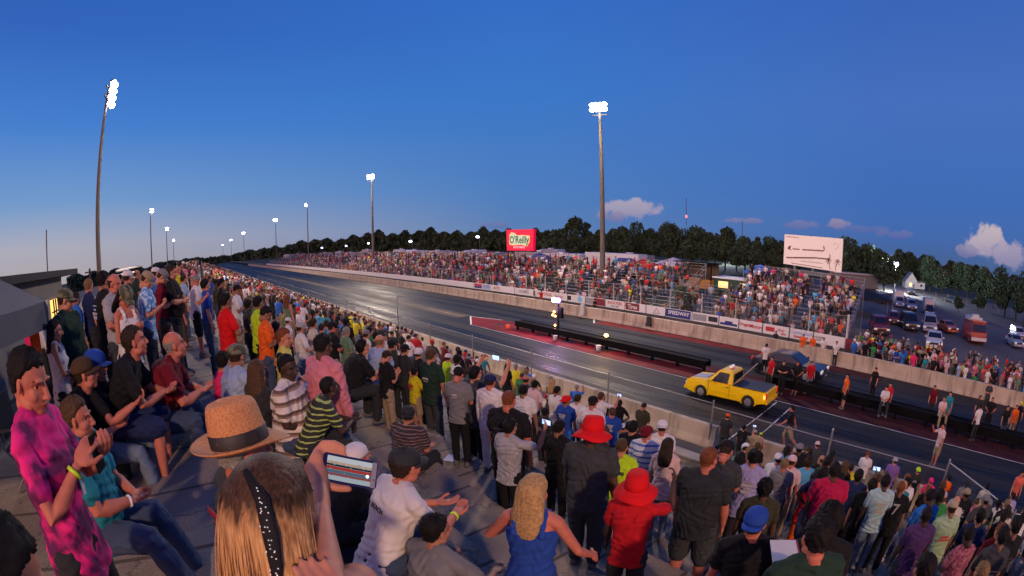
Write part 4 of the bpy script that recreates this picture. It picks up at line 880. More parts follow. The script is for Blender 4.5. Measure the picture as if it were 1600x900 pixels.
def person(M, pose='relax', k='m', s=1.0, shirt='black', sl='tee', pants='jeans', pk='long', skin='p', hair='short', hc='db', cap=None, cc='black', shoes=(.1, .1, .1), label='', group=None, fine=False, phone=False):
    """M: matrix at the feet (or at the seat edge when sitting), local +y = facing"""
    p, j, H = get_j(pose, k); v = .007 if fine else .0135; vb = .0048 if pose in ('tiedye', 'teal', 'capman', 'bluetank') else v
    root = link('person', getmesh(('body', pose, k, fine), lambda: body_mb(pose, k, vb)[0], skinm, True), None, M @ Matrix.Scale(s, 4), SK[skin]); tag(root, label, 'person', group)
    cl = lambda c: tuple(.84 * q_ for q_ in (CC[c] if isinstance(c, str) and c in CC else (c if not isinstance(c, str) else (.5, .5, .5))))
    o = link('shirt', getmesh(('shirt', pose, k, sl, fine), lambda: shirt_mb(p, k, j, sl, v, .03, len(pose) + len(k)), clothm), root, None, cl(shirt))
    if isinstance(shirt, str) and shirt in PAT: o.material_slots[0].link = 'OBJECT'; o.material_slots[0].material = PAT[shirt]
    o2 = link('trousers' if pk == 'long' else 'shorts', getmesh(('pants', pose, k, pk, fine), lambda: pants_mb(p, k, j, pk, v), clothm), root, None, cl(pants))
    if cap and hair in ('short', 'curly', 'afro'): hair = 'buzz'
    if hair: link('hair', getmesh(('hair', hair), lambda: hair_mb(hair), hairm), root, H, HC[hc])
    if cap:
        H = H @ Matrix.Scale(1.18 if cap == 'bucket' else 1.03, 4)
        co_ = link({'cap': 'baseball_cap', 'capback': 'baseball_cap', 'bucket': 'bucket_hat'}[cap], getmesh(('hat', cap), lambda: capmb(cap), clothm), root, H, cl(cc))
        if isinstance(cc, str) and cc in PAT: co_.material_slots[0].link = 'OBJECT'; co_.material_slots[0].material = PAT[cc]
    for i in range(2): link('shoe', getmesh(('shoe', pose, k, i), lambda: shoe_mb(j, i, p), shoem), root, None, shoes)
    PEOPLE.append(root)
    if phone and p['grip']:
        w_ = j['w0'] + nrm(j['w0'] - j['e0']) * .10
        if pose in ('phone2', 'lookdown'): w_ = (j['w0'] + j['w1']) / 2 + A(0, .05, .09 if pose == 'phone2' else .02)
        ph = link('smartphone', getmesh(('phone', 0), lambda: phone_mb(), [blk, screenm]), None, root.matrix_basis @ Matrix.Translation(w_) @ (Matrix.Rotation(rad(-60), 4, 'X') if pose == 'lookdown' else Matrix.Identity(4)))
        tag(ph, 'glowing phone of the ' + ' '.join(label.replace(',', '').split()[:9]), 'phone', 'phones held up in the crowd')
    return root
screenm = mat('phone_screen', (.2, .25, .35), .2, emit=(.45, .62, 1.0), estr=1.6, var=.0)
def phone_mb():
    b = MB(); b.box((-.075, -.004, -.038), (.075, .004, .038)); b.m = 1; b.box((-.068, -.0052, -.034), (.068, -.0041, .034)); return b
# placement in the stand
def floor_at(x):
    if x < 0: return 5.72
    if x < 12: return Hk(int(x))
    return 0.0
HT = 1.755   # standing head-top height of the base figure
def place(px_, py_, pose, h=1.75, dist=None, yaw=90, ground=None, tol=.16):
    """head-top pixel of the photo survey -> matrix on the stand. yaw: compass, 90 = facing the track"""
    d = tdir(px_, py_); sit = POSES[pose]['sit']; base = {True: .905, False: HT}[sit]
    if POSES[pose]['lean'] > 20: base -= .10
    s0 = h / 1.75; best = None
    if dist is not None:
        hd = math.hypot(d[0], d[1]); P = C0 + d * dist / hd; hy_ = get_j(pose, 'm')[1]['head'][1]; P[0] -= hy_ * math.sin(rad(yaw)) * s0; P[1] -= hy_ * math.cos(rad(yaw)) * s0; fz = floor_at(P[0]) if ground is None else ground
        s = (P[2] - fz) / base; s = min(max(s, s0 * (1 - tol)), s0 * (1 + tol)); return (P[0], P[1], P[2] - s * base), s
    if ground is not None:
        t = (ground + base * s0 - CH) / d[2]; P = C0 + d * t; return (P[0], P[1], ground), s0
    for k in range(-1, 13):
        fz = 5.72 if k < 0 else (Hk(k) if k < 12 else 0.0)
        lo, hi = (k + .12, k + .88) if k >= 0 else (-3.4, -.1)
        if k == 12: lo, hi = 12.6, 14.8
        if sit: lo, hi = k + .64, k + .98
        for ds in np.linspace(-.1, .1, 21):
            s = s0 * (1 + ds); zt = fz + base * s; t = (zt - CH) / d[2]
            if t <= 0: continue
            x = t * d[0]
            if lo <= x <= hi:
                c = abs(ds)
                if best is None or c < best[0]: best = (c, (x, t * d[1], fz), s)
    if best is None:
        # fall back: continuous slope
        t = None
        for tt in np.linspace(.8, 60, 2000):
            P = C0 + d * tt
            if P[2] <= (TOP - RISE * max(0, P[0])) + base * s0: t = tt; break
        P = C0 + d * (t or 10); return (P[0], P[1], P[2] - base * s0), s0
    return best[1], best[2]
USED = []; DBG = []
def put(px_, py_, pose, k='m', h=1.75, dist=None, yaw=90, ground=None, **kw):
    if dist and px_ > 960 and ground is None: dist *= .85
    pos, s = place(px_, py_, pose, h, dist, yaw, ground)
    USED.append((pos[0], pos[1])); DBG.append((px_, py_, round(math.hypot(pos[0], pos[1]), 1), round(pos[0], 1), round(s, 2), kw.get('label', '')[:50]))
    M = frame(pos) @ Matrix.Rotation(rad(-yaw), 4, 'Z')
    return person(M, pose, k, s, **kw)
# ================================================================ vehicles
tyre = mat('tyre', (.012, .012, .013), .85); rimm = mat('rim_alloy', (.42, .42, .43), .35, .8, var=.05); glassd = mat('car_glass', (.012, .014, .018), .08, var=0, spec=.8); chrome = mat('chrome', (.5, .5, .5), .2, .9, var=0)
hl = mat('headlamp', (.75, .75, .72), .2, emit=(1, .95, .85), estr=.25); tl = mat('tail_lamp', (.5, .01, .01), .3, emit=(1, .03, .02), estr=.35); plastic = mat('black_plastic', (.02, .02, .022), .6)
def paint(name, c, rough=.32): return mat('paint_' + name, c, rough, var=.04, coat=.5)
def profile_body(prof, wd, belt, tuck=.08, bev=.03):
    """side outline (y,z) extruded to the car's width; sides lean in above the belt line"""
    bm = bmesh.new(); hw = wd / 2
    def X(z): return hw - (max(0, z - belt) * .28 + max(0, .45 - z) * .08)
    f = bm.faces.new([bm.verts.new((-X(z), y, z)) for y, z in prof]); r = bmesh.ops.extrude_face_region(bm, geom=[f])
    for v in r['geom']:
        if isinstance(v, bmesh.types.BMVert): v.co.x = -v.co.x
    bmesh.ops.recalc_face_normals(bm, faces=bm.faces)
    ed = [e for e in bm.edges if abs(e.verts[0].co.x - e.verts[1].co.x) < .2 and e.verts[0].co.x * e.verts[1].co.x > 0]
    if bev: bmesh.ops.bevel(bm, geom=ed, offset=bev * 1.5, segments=3, affect='EDGES', clamp_overlap=True)
    bmesh.ops.triangulate(bm, faces=[f for f in bm.faces if len(f.verts) > 4])
    bm.normal_update(); b = MB(); b.add([v.co[:] for v in bm.verts], [[v.index for v in f.verts] for f in (bm.verts.index_update() or bm.faces)]); bm.free(); return b
def arch(yc, r, z0=.2, n=9): # going from rear to front along the bottom
    return [(yc + r * math.cos(a), .30 + r * math.sin(a)) for a in np.linspace(math.pi + .35, -.35, n)]
def wheel(parent, x, y, r=.33, wd=.22):
    s = 1 if x > 0 else -1; b = MB(); b.tube([(x - s * wd, y, r), (x - s * wd * .85, y, r), (x - s * .03, y, r), (x, y, r)], [r * .9, r, r, r * .9], 22, cap=False); w_ = part('wheel', b, tyre, parent, True)
    b = MB(); b.tube([(x + s * .004, y, r), (x + s * .012, y, r)], [r * .62, r * .56], 18, cap=False)
    for i in range(5):
        a = i * 1.2566; b.tube([(x + s * .016, y + r * .12 * math.cos(a), r + r * .12 * math.sin(a)), (x + s * .016, y + r * .52 * math.cos(a), r + r * .52 * math.sin(a))], r * .07, 6, cap=False)
    part('rim', b, rimm, w_); b = MB(); b.tube([(x + s * .001, y, r), (x + s * .006, y, r)], [r * .70, r * .70], 18, cap=False); part('wheel_gap', b, plastic, w_)
def glasspanel(parent, quad, name='window', m=None, th=.012):
    q_ = [np.array(p, float) for p in quad]; n = nrm(np.cross(q_[1] - q_[0], q_[3] - q_[0])); c = sum(q_) / 4
    if n @ (c - A(0, c[1] * .6, .9)) < 0: n = -n
    b = MB(); b.rings([[p - n * th for p in q_], [p + n * th for p in q_]]); return part(name, b, m or glassd, parent)
def vehicle(M, kind, pnt, label, group=None, cat='car', name=None, detail=True, roofm=None):
    v = empty(name or {'pickup': 'pickup_truck', 'suv': 'suv', 'sedan': 'sedan', 'coupe': 'coupe', 'van': 'van', 'boxtruck': 'box_truck'}[kind], M, label, cat, group)
    if kind == 'pickup':
        W, wb, r, L0, L1, belt = 1.74, (-1.42, 1.42), .33, -2.42, 2.42, 1.0
        prof = [(L0, .42), (L0 + .03, .98), (L0 + .10, 1.02), (.02, 1.02), (.10, 1.56), (.22, 1.60), (.95, 1.60), (1.05, 1.585), (1.12, 1.02 + .0)] if False else None
        prof = [(L0, .42), (L0 + .02, .96), (L0 + .08, 1.0), (.42, 1.0), (1.02, .985), (1.35, 1.0), (2.20, .92), (2.36, .84), (L1, .62), (L1, .36), (2.25, .28)] + arch(wb[1], .39)[::-1] + [(.9, .25), (-.95, .25)] + arch(wb[0], .39)[::-1] + [(-1.95, .30)]
        body = part('body', profile_body(prof, W, .72), pnt, v, False)
        # cab
        cb = [(-.40, 1.0), (-.34, 1.58), (-.24, 1.65), (.40, 1.65), (.52, 1.61), (1.12, 1.0)]
        part('cab', profile_body(cb, W - .10, 1.0, bev=.025), pnt, v, False)
        hw = lambda z: (W - .10) / 2 - (z - 1.0) * .28 + .004
        for s in (1, -1):
            glasspanel(v, [(s * hw(1.04), -.12, 1.04), (s * hw(1.04), .84, 1.04), (s * hw(1.55), .44, 1.55), (s * hw(1.55), -.14, 1.55)])
            part('wing_mirror', MB().obox((s * (W / 2 + .07), .82, 1.08), (.07, .05, .07)), pnt, v)
            part('side_moulding', MB().obox((s * (W / 2 + .004), 0.0, .56), (.012, .85, .02)), pnt, v)
            part('door_seam', MB().obox((s * (W / 2 + .002), -.28, .70), (.006, .006, .32)), plastic, v); part('door_seam', MB().obox((s * (W / 2 + .002), .98, .68), (.006, .006, .28)), plastic, v)
            part('door_handle', MB().obox((s * (W / 2 + .01), -.14, .88), (.012, .06, .015)), plastic, v)
            part('headlight', MB().obox((s * .66, 2.385, .66), (.16, .035, .07)), hl, v); part('tail_light', MB().obox((s * (W / 2 - .05), L0 + .0, .80), (.055, .035, .14)), tl, v)
            part('indicator', MB().obox((s * (W / 2 - .0), -2.34, .76), (.012, .06, .10)), mat('lit_marker', (.9, .4, .1), emit=(1, .35, .05), estr=2.5), v)
        glasspanel(v, [(-.70, 1.105, 1.03), (.70, 1.105, 1.03), (.58, .580, 1.56), (-.58, .580, 1.56)], 'windscreen'); glasspanel(v, [(-.66, -.405, 1.08), (.66, -.405, 1.08), (.56, -.362, 1.54), (-.56, -.362, 1.54)], 'rear_window')
        part('tonneau_cover', MB().box((-W / 2 + .07, L0 + .09, 1.0), (W / 2 - .07, -.40, 1.022)), mat('tonneau_black', (.02, .024, .03), .5), v)
        part('grille', MB().obox((0, 2.42, .62), (.45, .015, .08)), plastic, v); part('front_bumper', MB().obox((0, 2.44, .42), (.84, .05, .09)), pnt, v); part('rear_bumper', MB().obox((0, -2.46, .46), (.82, .05, .07)), pnt, v)
        part('tailgate', MB().obox((0, L0 - .006, .76), (.74, .012, .21)), pnt, v)
    else:
        W = {'suv': 1.9, 'sedan': 1.8, 'coupe': 1.82, 'van': 2.0, 'boxtruck': 2.0}[kind]; r = .36 if kind in ('suv', 'van', 'boxtruck') else .32
        if kind == 'suv':
            L0, L1, belt, wb = -2.35, 2.35, 1.08, (-1.4, 1.42); top = [(L0, .5), (L0 + .02, 1.02), (L0 + .08, 1.08), (1.15, 1.08), (2.1, .98), (2.3, .86), (L1, .6), (L1, .38)]; cb = [(L0 + .06, 1.08), (L0 + .22, 1.68), (L0 + .4, 1.76), (.45, 1.76), (.62, 1.70), (1.22, 1.08)]
            win = [((-1.95, .1), (-1.85, .05))]; sw = [(-2.12, -1.25, -1.98, -1.25), (-1.15, -.22, -1.15, -.22), (-.12, .98, -.12, .60)]; rt = 1.64
        elif kind in ('sedan', 'coupe'):
            L0, L1, belt, wb = -2.4, 2.4, .93, (-1.4, 1.4); top = [(L0, .5), (L0 + .04, .86), (L0 + .15, .92), (-1.35, .95), (.95, .93), (2.1, .80), (2.32, .70), (L1, .55), (L1, .34)]; cb = [(-1.65, .94), (-1.0, 1.36), (-.8, 1.40), (.1, 1.40), (.25, 1.37), (1.05, .93)]
            sw = [(-1.25, -.32, -.92, -.32), (-.22, .82, -.22, .24)]; rt = 1.31
        elif kind == 'van':
            L0, L1, belt, wb = -2.5, 2.5, 1.15, (-1.5, 1.5); top = [(L0, .5), (L0, 1.15), (1.6, 1.12), (2.3, .98), (L1, .7), (L1, .4)]; cb = [(L0 + .02, 1.15), (L0 + .08, 1.92), (L0 + .2, 1.98), (.95, 1.98), (1.15, 1.9), (1.75, 1.1)]; sw = [(.05, 1.35, .05, 1.0)]; rt = 1.75
        else:
            L0, L1, belt, wb = -3.1, 3.0, 1.15, (-1.9, 1.95); top = [(L0, .5), (L0, .62), (.85, .62), (.9, 1.15), (2.1, 1.12), (2.8, .98), (L1, .7), (L1, .4)]; cb = [(.95, 1.12), (.97, 1.9), (1.05, 1.96), (1.55, 1.96), (1.7, 1.88), (2.25, 1.1)]; sw = [(1.1, 2.0, 1.1, 1.65)]; rt = 1.75
        bz = cb[0][1]
        prof = top + [(L1 - .15, .26)] + arch(wb[1], r + .07)[::-1] + [(wb[1] - .55, .24), (wb[0] + .55, .24)] + arch(wb[0], r + .07)[::-1] + [(L0 + .3, .3)]
        part('body', profile_body(prof, W, .7, bev=.03), pnt, v, False); part('cabin', profile_body(cb, W - .1, bz, bev=.02), pnt, v, False)
        hw = lambda z: (W - .10) / 2 - (z - bz) * .28 + .004
        for s in (1, -1):
            for (a0, a1, b0, b1) in sw: glasspanel(v, [(s * hw(bz + .05), a0, bz + .05), (s * hw(bz + .05), a1, bz + .05), (s * hw(rt), b1, rt), (s * hw(rt), b0, rt)])
            part('wing_mirror', MB().obox((s * (W / 2 + .08), cb[-1][0] - .2, bz + .08), (.08, .05, .07)), pnt, v)
            part('headlight', MB().obox((s * (W / 2 - .22), L1 - .02, .72), (.18, .04, .08)), hl, v); part('tail_light', MB().obox((s * (W / 2 - .14), L0 - .0, .85), (.10, .03, .10)), tl, v)
        y0, z0 = cb[-1]; y1, z1 = cb[-2]; e = .012
        def lerp(t): return (y0 + (y1 - y0) * t + .012, z0 + (z1 - z0) * t + .012)
        (ya, za), (yb, zb) = lerp(.1), lerp(.92); glasspanel(v, [(-hw(za) + .09, ya, za), (hw(za) - .09, ya, za), (hw(zb) - .09, yb, zb), (-hw(zb) + .09, yb, zb)], 'windscreen')
        if kind != 'boxtruck':
            y0, z0 = cb[0]; y1, z1 = cb[1]; ya, za, yb, zb = y0 + (y1 - y0) * .2 - .012, z0 + (z1 - z0) * .2, y0 + (y1 - y0) * .9 - .012, z0 + (z1 - z0) * .9
            glasspanel(v, [(-hw(za) + .12, ya, za), (hw(za) - .12, ya, za), (hw(zb) - .12, yb, zb), (-hw(zb) + .12, yb, zb)], 'rear_window')
        else: part('cargo_box', MB().box((-1.08, -3.15, .7), (1.08, .78, 2.95)), roofm or mat('box_white', (.62, .62, .6), .5), v)
        part('grille', MB().obox((0, L1 + .005, .66), (.42, .012, .09)), plastic, v); part('front_bumper', MB().obox((0, L1 + .03, .42), (W / 2 - .06, .05, .09)), pnt if kind != 'suv' else plastic, v); part('rear_bumper', MB().obox((0, L0 - .03, .45), (W / 2 - .06, .05, .09)), plastic, v)
        part('number_plate', MB().obox((0, L1 + .085, .42), (.15, .004, .05)), mat('plate', (.6, .6, .6), .5), v)
    for y in wb:
        for s in (1, -1): wheel(v, s * (W / 2 - .03), y, r)
    return v
def copy_tree(o, M, label):
    c = o.copy(); COL.objects.link(c); c.matrix_basis = M; c['label'] = label
    def rec(s, d):
        for ch in s.children: k = ch.copy(); COL.objects.link(k); k.parent = d; rec(ch, k)
    rec(o, c); return c
def vm(x, y, yaw, s=1.0, z=0.0): return frame((x, y, z)) @ Matrix.Rotation(rad(-yaw), 4, 'Z') @ Matrix.Scale(s, 4)
# hero pickup: faces down the track
yel = paint('yellow', (.92, .60, .0), .3)
tk = vehicle(vm(20.75, 9.0, 0, .93), 'pickup', yel, 'bright yellow pickup truck with black bed cover rolling up to the start', cat='pickup truck')
part('hood_stripe', MB().obox((.0, 1.76, .972), (.38, .42, .010), [[1, 0, 0], [0, .9956, .094], [0, -.094, .9956]]), mat('stripe_blue_grey', (.30, .32, .45), .4), tk)
part('roof_sign', MB().box((-.20, .0, 1.71), (.20, .12, 1.84)), mat('sign_white', (.75, .74, .74), .5, emit=(.9, .88, .9), estr=.25), tk); part('roof_sign_base', MB().box((-.18, .0, 1.65), (.18, .12, 1.71)), mat('sign_red', (.6, .02, .02), .5), tk)
part('bed_pole', MB().tube([(-.72, -.42, 1.05), (1.25, -.95, 1.85)], .022, 6), mat('pole_tan', (.45, .38, .28), .6), tk); part('wiper_pole', MB().tube([(.55, 1.05, 1.02), (.95, .75, 1.35)], .02, 6), mat('pole_tan', (.4, .4, .4)), tk)
dbl = paint('dark_blue', (.004, .009, .022), .3)
vehicle(vm(27.4, 7.9, 183, 1.0), 'coupe', dbl, 'dark blue low car on the far lane behind the standing crew', cat='car')
# infield vehicles
sil = paint('silver', (.34, .36, .40)); wht = paint('white', (.58, .58, .58)); bkp = paint('black', (.02, .022, .024)); redc = paint('red', (.32, .015, .02)); mar = paint('dark_red', (.16, .012, .02)); lbl = paint('pale_blue', (.22, .29, .42)); ora = paint('orange', (.6, .12, .03))
def vp(x, y): p = at_z(x, y, 0); return p[0], p[1]
VEH = [((1376, 473), 'suv', wht, 'white suv with dark roof rack beside the black tent in the car park', 250, .95), ((1403, 478), 'boxtruck', lbl, 'pale blue truck with a tall white cargo box, left of the two box trucks', 258, .85), ((1423, 484), 'suv', lbl, 'pale silver blue suv between the two box trucks', 262, .95),
       ((1450, 491), 'boxtruck', bkp, 'dark truck with a tall white cargo box, right of the two box trucks', 262, .8), ((1372, 520), 'suv', mar, 'dark red suv nearest the right end of the grandstand', 255, 1), ((1419, 514), 'suv', bkp, 'black suv with lit headlamps in the middle of the car park', 255, 1.05),
       ((1451, 517), 'van', sil, 'silver blue van behind the white car in the parked column', 268, 1.0), ((1458, 542), 'sedan', wht, 'white sedan at the near end of the parked column behind the crowd', 270, 1.05), ((1479, 518), 'sedan', ora, 'small orange red car beside the silver van', 248, .95),
       ((1584, 541), 'sedan', sil, 'silver sedan in the pair of parked cars at the right edge', 262, 1.0), ((1589, 530), 'suv', wht, 'white suv behind the silver sedan at the right edge', 262, .95), ((1485, 473), 'sedan', bkp, 'dark car beyond the parked trucks near the grass', 215, .95),
       ((1422, 460), 'sedan', bkp, 'dark car parked in front of the small white house', 260, 1.1), ((1395, 505), 'suv', mar, 'low dark car left of the black suv', 262, .8)]
for (p_, kd, pt_, lab, yaw, s) in VEH:
    x, y = vp(*p_); vehicle(vm(x, y, yaw, s), kd, pt_, lab, 'vehicles parked in the infield', 'car' if kd in ('sedan', 'coupe') else {'suv': 'suv', 'van': 'van', 'boxtruck': 'truck'}[kd])
# red and orange rescue truck
x, y = vp(1520, 533); ft = empty('rescue_truck', vm(x, y, 262, 1.0), 'red and orange rescue truck with white roof gear in the car park', 'truck', 'vehicles parked in the infield')
part('body', profile_body([(-3, .5), (-3, 2.2), (.9, 2.25), (1.2, 2.35), (2.3, 2.3), (2.6, 1.5), (2.75, 1.3), (2.8, .5), (2.6, .35)] + arch(1.7, .5)[::-1] + [(1, .35), (-1, .35)] + arch(-1.6, .5)[::-1], 2.3, 1.2), redc, ft)
part('hood_panel', MB().box((-1.05, 1.0, 2.36), (1.05, 2.3, 2.5)), ora, ft); glasspanel(ft, [(-1.0, 2.72, 1.4), (1.0, 2.72, 1.4), (.9, 2.42, 2.15), (-.9, 2.42, 2.15)], 'windscreen'); part('bumper', MB().box((-1.1, 2.8, .45), (1.1, 3.0, .8)), mat('box_white', (.62, .62, .6), .5), ft)
part('roof_gear', MB().box((-.9, -2.6, 2.28), (.9, .6, 2.7)).box((-.4, -.6, 2.7), (.5, .3, 3.0)), mat('box_white', (.62, .62, .6), .5), ft)
for y_ in (-1.6, 1.7):
    for s in (1, -1): wheel(ft, s * 1.12, y_, .45, .3)
# campers and trailers behind the far stand
cwh = mat('camper_white', (.74, .74, .74), .5, var=.06); cgr = mat('camper_grey', (.5, .51, .53), .5); stp = mat('camper_stripe', (.15, .12, .12), .5)
def camper(M, L, label, kind=0, s=1):
    g = empty('camper_trailer' if kind == 0 else 'motorhome' if kind == 1 else 'cargo_trailer', M, label, 'camper' if kind < 2 else 'trailer', 'campers parked behind the far grandstand')
    prof = [(-L / 2, .6), (-L / 2 + .05, 3.0), (-L / 2 + .3, 3.2), (L / 2 - .7, 3.2), (L / 2 - .25, 3.0), (L / 2, 1.9), (L / 2 - .15, .6)] if kind == 0 else [(-L / 2, .6), (-L / 2, 3.1), (L / 2 - .5, 3.15), (L / 2, 2.4), (L / 2 + .3, 1.5), (L / 2 + .3, .6)] if kind == 1 else [(-L / 2, .7), (-L / 2, 3.1), (L / 2, 3.1), (L / 2, .7)]
    part('body', profile_body(prof, 2.4, 3.3, bev=.06), cwh if kind != 1 else cgr, g)
    for s_ in (1, -1):
        for y in ((-.28, .0, .27) if kind < 2 else ()): part('window', MB().obox((s_ * 1.205, y * L, 2.15), (.012, .42, .26)), glassd, g)
        part('stripe', MB().obox((s_ * 1.204, 0, 1.25), (.006, L * .42, .10)), stp, g)
    part('roof_unit', MB().obox((0, .3, 3.32), (.45, .5, .14)), cwh, g)
    for y in (-.6, .3): 
        for s_ in (1, -1): part('wheel', MB().tube([(s_ * 1.2, y, .38), (s_ * .95, y, .38)], [.38, .38], 12, cap=False), tyre, g)
    return g
CP = [camper(frame((80, 100, 1.0)), L, 'white camper', k) for L, k in ((8.5, 0), (9.5, 1), (11, 2), (6.5, 0))]
rows_c = [(448, 60, 262), (466, 62, 236), (486, 58, 205), (508, 62, 190), (530, 60, 168), (548, 66, 168), (566, 62, 148), (574, 72, 150), (604, 62, 122), (628, 66, 120), (648, 62, 104), (668, 70, 108), (684, 62, 93), (700, 74, 105), (722, 62, 80), (742, 70, 84), (760, 62, 72), (778, 68, 72), (846, 60, 55), (862, 72, 60), (880, 60, 49), (986, 66, 38)]
CM = [cwh, mat('camper_beige', (.42, .38, .33), .6), mat('camper_dim', (.26, .27, .29), .6), cgr, mat('camper_tan', (.55, .5, .44), .6)]
ordn = ['white', 'dim grey', 'pale tan', 'beige', 'pale grey']
rr_ = random.Random(4)
for i, (px_, X, Yr) in enumerate(rows_c):
    d = tdir(px_, 390); Yp = X * d[1] / d[0]; k = i % 4; src = CP[k]
    lab = '%s %s behind the far stands, %s' % (ordn[[0, 3, 1, 4, 2][(i * 7) % 5]], {0: 'camper trailer', 1: 'motorhome', 2: 'cargo trailer', 3: 'short camper trailer'}[k], '%s from the left' % ['first', 'second', 'third', 'fourth', 'fifth', 'sixth', 'seventh', 'eighth', 'ninth', 'tenth', 'eleventh', 'twelfth', 'thirteenth', 'fourteenth', 'fifteenth', 'sixteenth', 'seventeenth', 'eighteenth', 'nineteenth', 'twentieth', 'twenty first', 'twenty second'][i])
    M = frame((X, Yp, 1.45)) @ Matrix.Rotation(rad(rr_.choice([0, 6, -9, 95, 14])), 4, 'Z') @ Matrix.Diagonal((1, 1, rr_.uniform(.7, 1.08), 1))
    if i < 4: src.matrix_basis = M; src['label'] = lab
    else: src = copy_tree(src, M, lab)
    bo_ = next(c_ for c_ in src.children if c_.name.startswith('body')); bo_.material_slots[0].link = 'OBJECT'; bo_.material_slots[0].material = CM[(i * 7) % 5]
# big white truck trailer near the pole
g = empty('semi_trailer', frame((60, 43.5, 1)), 'large plain white box trailer just left of the tall floodlight pole', 'trailer'); part('body', MB().box((58.8, 42.8, 2.1), (61.2, 54.0, 5.0), 4), cwh, g, wp=True); part('undercarriage', MB().box((59.2, 43.5, 1.2), (60.8, 53, 2.1), 4), blk, g, wp=True)
# canopies
def canopy(M, c, label, w_=3.0, h=2.2, col=None, group='pop up canopies', leg=None):
    g = empty('canopy_tent', M, label, 'canopy', group); m = mat('canopy_' + c, col or CCX[c], .8, var=.08)
    b = MB(); h_ = w_ / 2; n = 8
    for s in range(4): 
        R = np.array(Matrix.Rotation(s * math.pi / 2, 3, 'Z')); v = []; f = []
        for i in range(n + 1):
            t = -1 + 2 * i / n; sag = .07 * (1 - t * t); v += [R @ A(t * h_, -h_ + sag * .3, h - sag * .6), R @ A(0 + t * .02, 0, h + .85)]
        for i in range(n): f.append([2 * i, 2 * i + 2, 2 * i + 3, 2 * i + 1])
        b.add(v, f); v = []
        for i in range(n + 1):
            t = -1 + 2 * i / n; sag = .07 * (1 - t * t); v += [R @ A(t * h_, -h_ + sag * .3, h - sag * .6), R @ A(t * h_, -h_ + sag * .3 - .01, h - .26 - .05 * math.sin(i * 1.57 * 2) + .0)]
        b.add(v, [[2 * i, 2 * i + 1, 2 * i + 3, 2 * i + 2] for i in range(n)])
    part('roof', b, m, g, True)
    for sx_ in (1, -1):
        for sy_ in (1, -1): part('leg', MB().box((sx_ * h_ - .03, sy_ * h_ - .03, 0), (sx_ * h_ + .03, sy_ * h_ + .03, h)), leg or galv, g)
    return g
CCX = dict(CC)
for (px_, X, c, w_, lab, zz) in ((843, 50, 'royal', 3.2, 'small blue canopy behind the stand under the red billboard', 2.0), (1012, 57, 'navy', 4, 'dark blue canopy behind the far stand, left of the white peaked tent', 1.6), (1052, 56, 'white', 4.2, 'white peaked tent behind the far stand', 2.0), (1030, 53, 'blue', 3, 'blue canopy in front of the white peaked tent', 1.2), (1006, 50, 'red', 3, 'red canopy on the top rows left of the green trailer', 1.9), (985, 60, 'royal', 3.5, 'royal blue canopy right of the floodlight pole', 1.9), (1188, 52, 'blue', 3, 'blue and white canopy behind the right grandstand', 2.3)):
    d = tdir(px_, 405); canopy(frame((X, X * d[1] / d[0], zz)), c, lab, w_)
x, y = vp(1355, 487); canopy(vm(x - 3, y, 80), 'black', 'wide black tent beside the end of the right grandstand', 7.5, 2.3)
g = empty('green_trailer', frame((47, 22, 1)), 'dark green concession trailer with lit windows in the gap between the stands', 'trailer')
part('body', MB().box((47, 19.0, 1.3), (49.5, 23.6, 3.6), 3), mat('trailer_green', (.012, .06, .035), .5), g, wp=True); part('roof', MB().box((46.9, 18.8, 3.6), (49.7, 23.8, 3.75), 3), cwh, g, wp=True)
for ya, yb in ((21.8, 23.0), (19.6, 20.3)): part('window', MB().box((46.95, ya, 2.6), (46.99, yb, 3.3)), mat('lit_window', (.8, .6, .3), emit=(1, .62, .22), estr=1.2), g, wp=True)
g = empty('beer_stand', frame((47.6, 25, 1)), 'lit orange concession stand with a dark roof beside the green trailer', 'kiosk')
part('counter', MB().box((47.2, 23.9, 2.2), (48.2, 28.8, 3.2), 3), mat('kiosk_orange', (.35, .13, .03), .6, emit=(1, .45, .1), estr=.08), g, wp=True); part('roof', MB().box((46.9, 23.6, 5.0), (49.0, 29.1, 5.12), 3), blk, g, wp=True)
part('back_wall', MB().box((48.7, 23.9, 2.2), (48.8, 28.8, 4.95), 3), mat('kiosk_wall', (.10, .07, .05), .8), g, wp=True)
for yy in (24, 28.7): part('post', MB().box((47.0, yy - .05, 0), (47.1, yy + .05, 5.0)), blk, g, wp=True)
# white banners / tarps on the stand foot etc. white house
hx, hy = at_z(1420, 452, 0)[:2]
g = empty('house', vm(hx + 8, hy, 255, .62), 'small white house with a steep gable and one lit window on the hillside', 'house')
sid = mat('siding_white', (.50, .5, .47), .8, var=.06)
def gable(b, x0, x1, y0, y1, z0, z1, zr):
    xm = (x0 + x1) / 2; b.rings([[(x0, y, z0), (x1, y, z0), (x1, y, z1), (xm, y, zr), (x0, y, z1)] for y in (y0, y1)])
b = MB(); gable(b, -3.4, 3.4, -4, 4, 0, 3.2, 7.2); part('wall', b, sid, g); b = MB(); b.box((-8, -3, 0), (-3.4, 3.2, 3.0)); part('wing', b, sid, g)
rf = mat('roof_grey', (.16, .16, .16), .8)
for s in (1, -1): b = MB(); v = [(0, -4.3, 7.35), (0, 4.3, 7.35), (s * 3.9, 4.3, 2.8), (s * 3.9, -4.3, 2.8)]; b.rings([v, [(p[0], p[1], p[2] + .15) for p in v]]); part('roof', b, rf, g)
b = MB(); b.rings([[(-8.3, -3.3, 3.0), (-3.4, -3.3, 3.6), (-3.4, 3.5, 3.6), (-8.3, 3.5, 3.0)], [(-8.3, -3.3, 3.2), (-3.4, -3.3, 3.8), (-3.4, 3.5, 3.8), (-8.3, 3.5, 3.2)]]); part('wing_roof', b, rf, g)
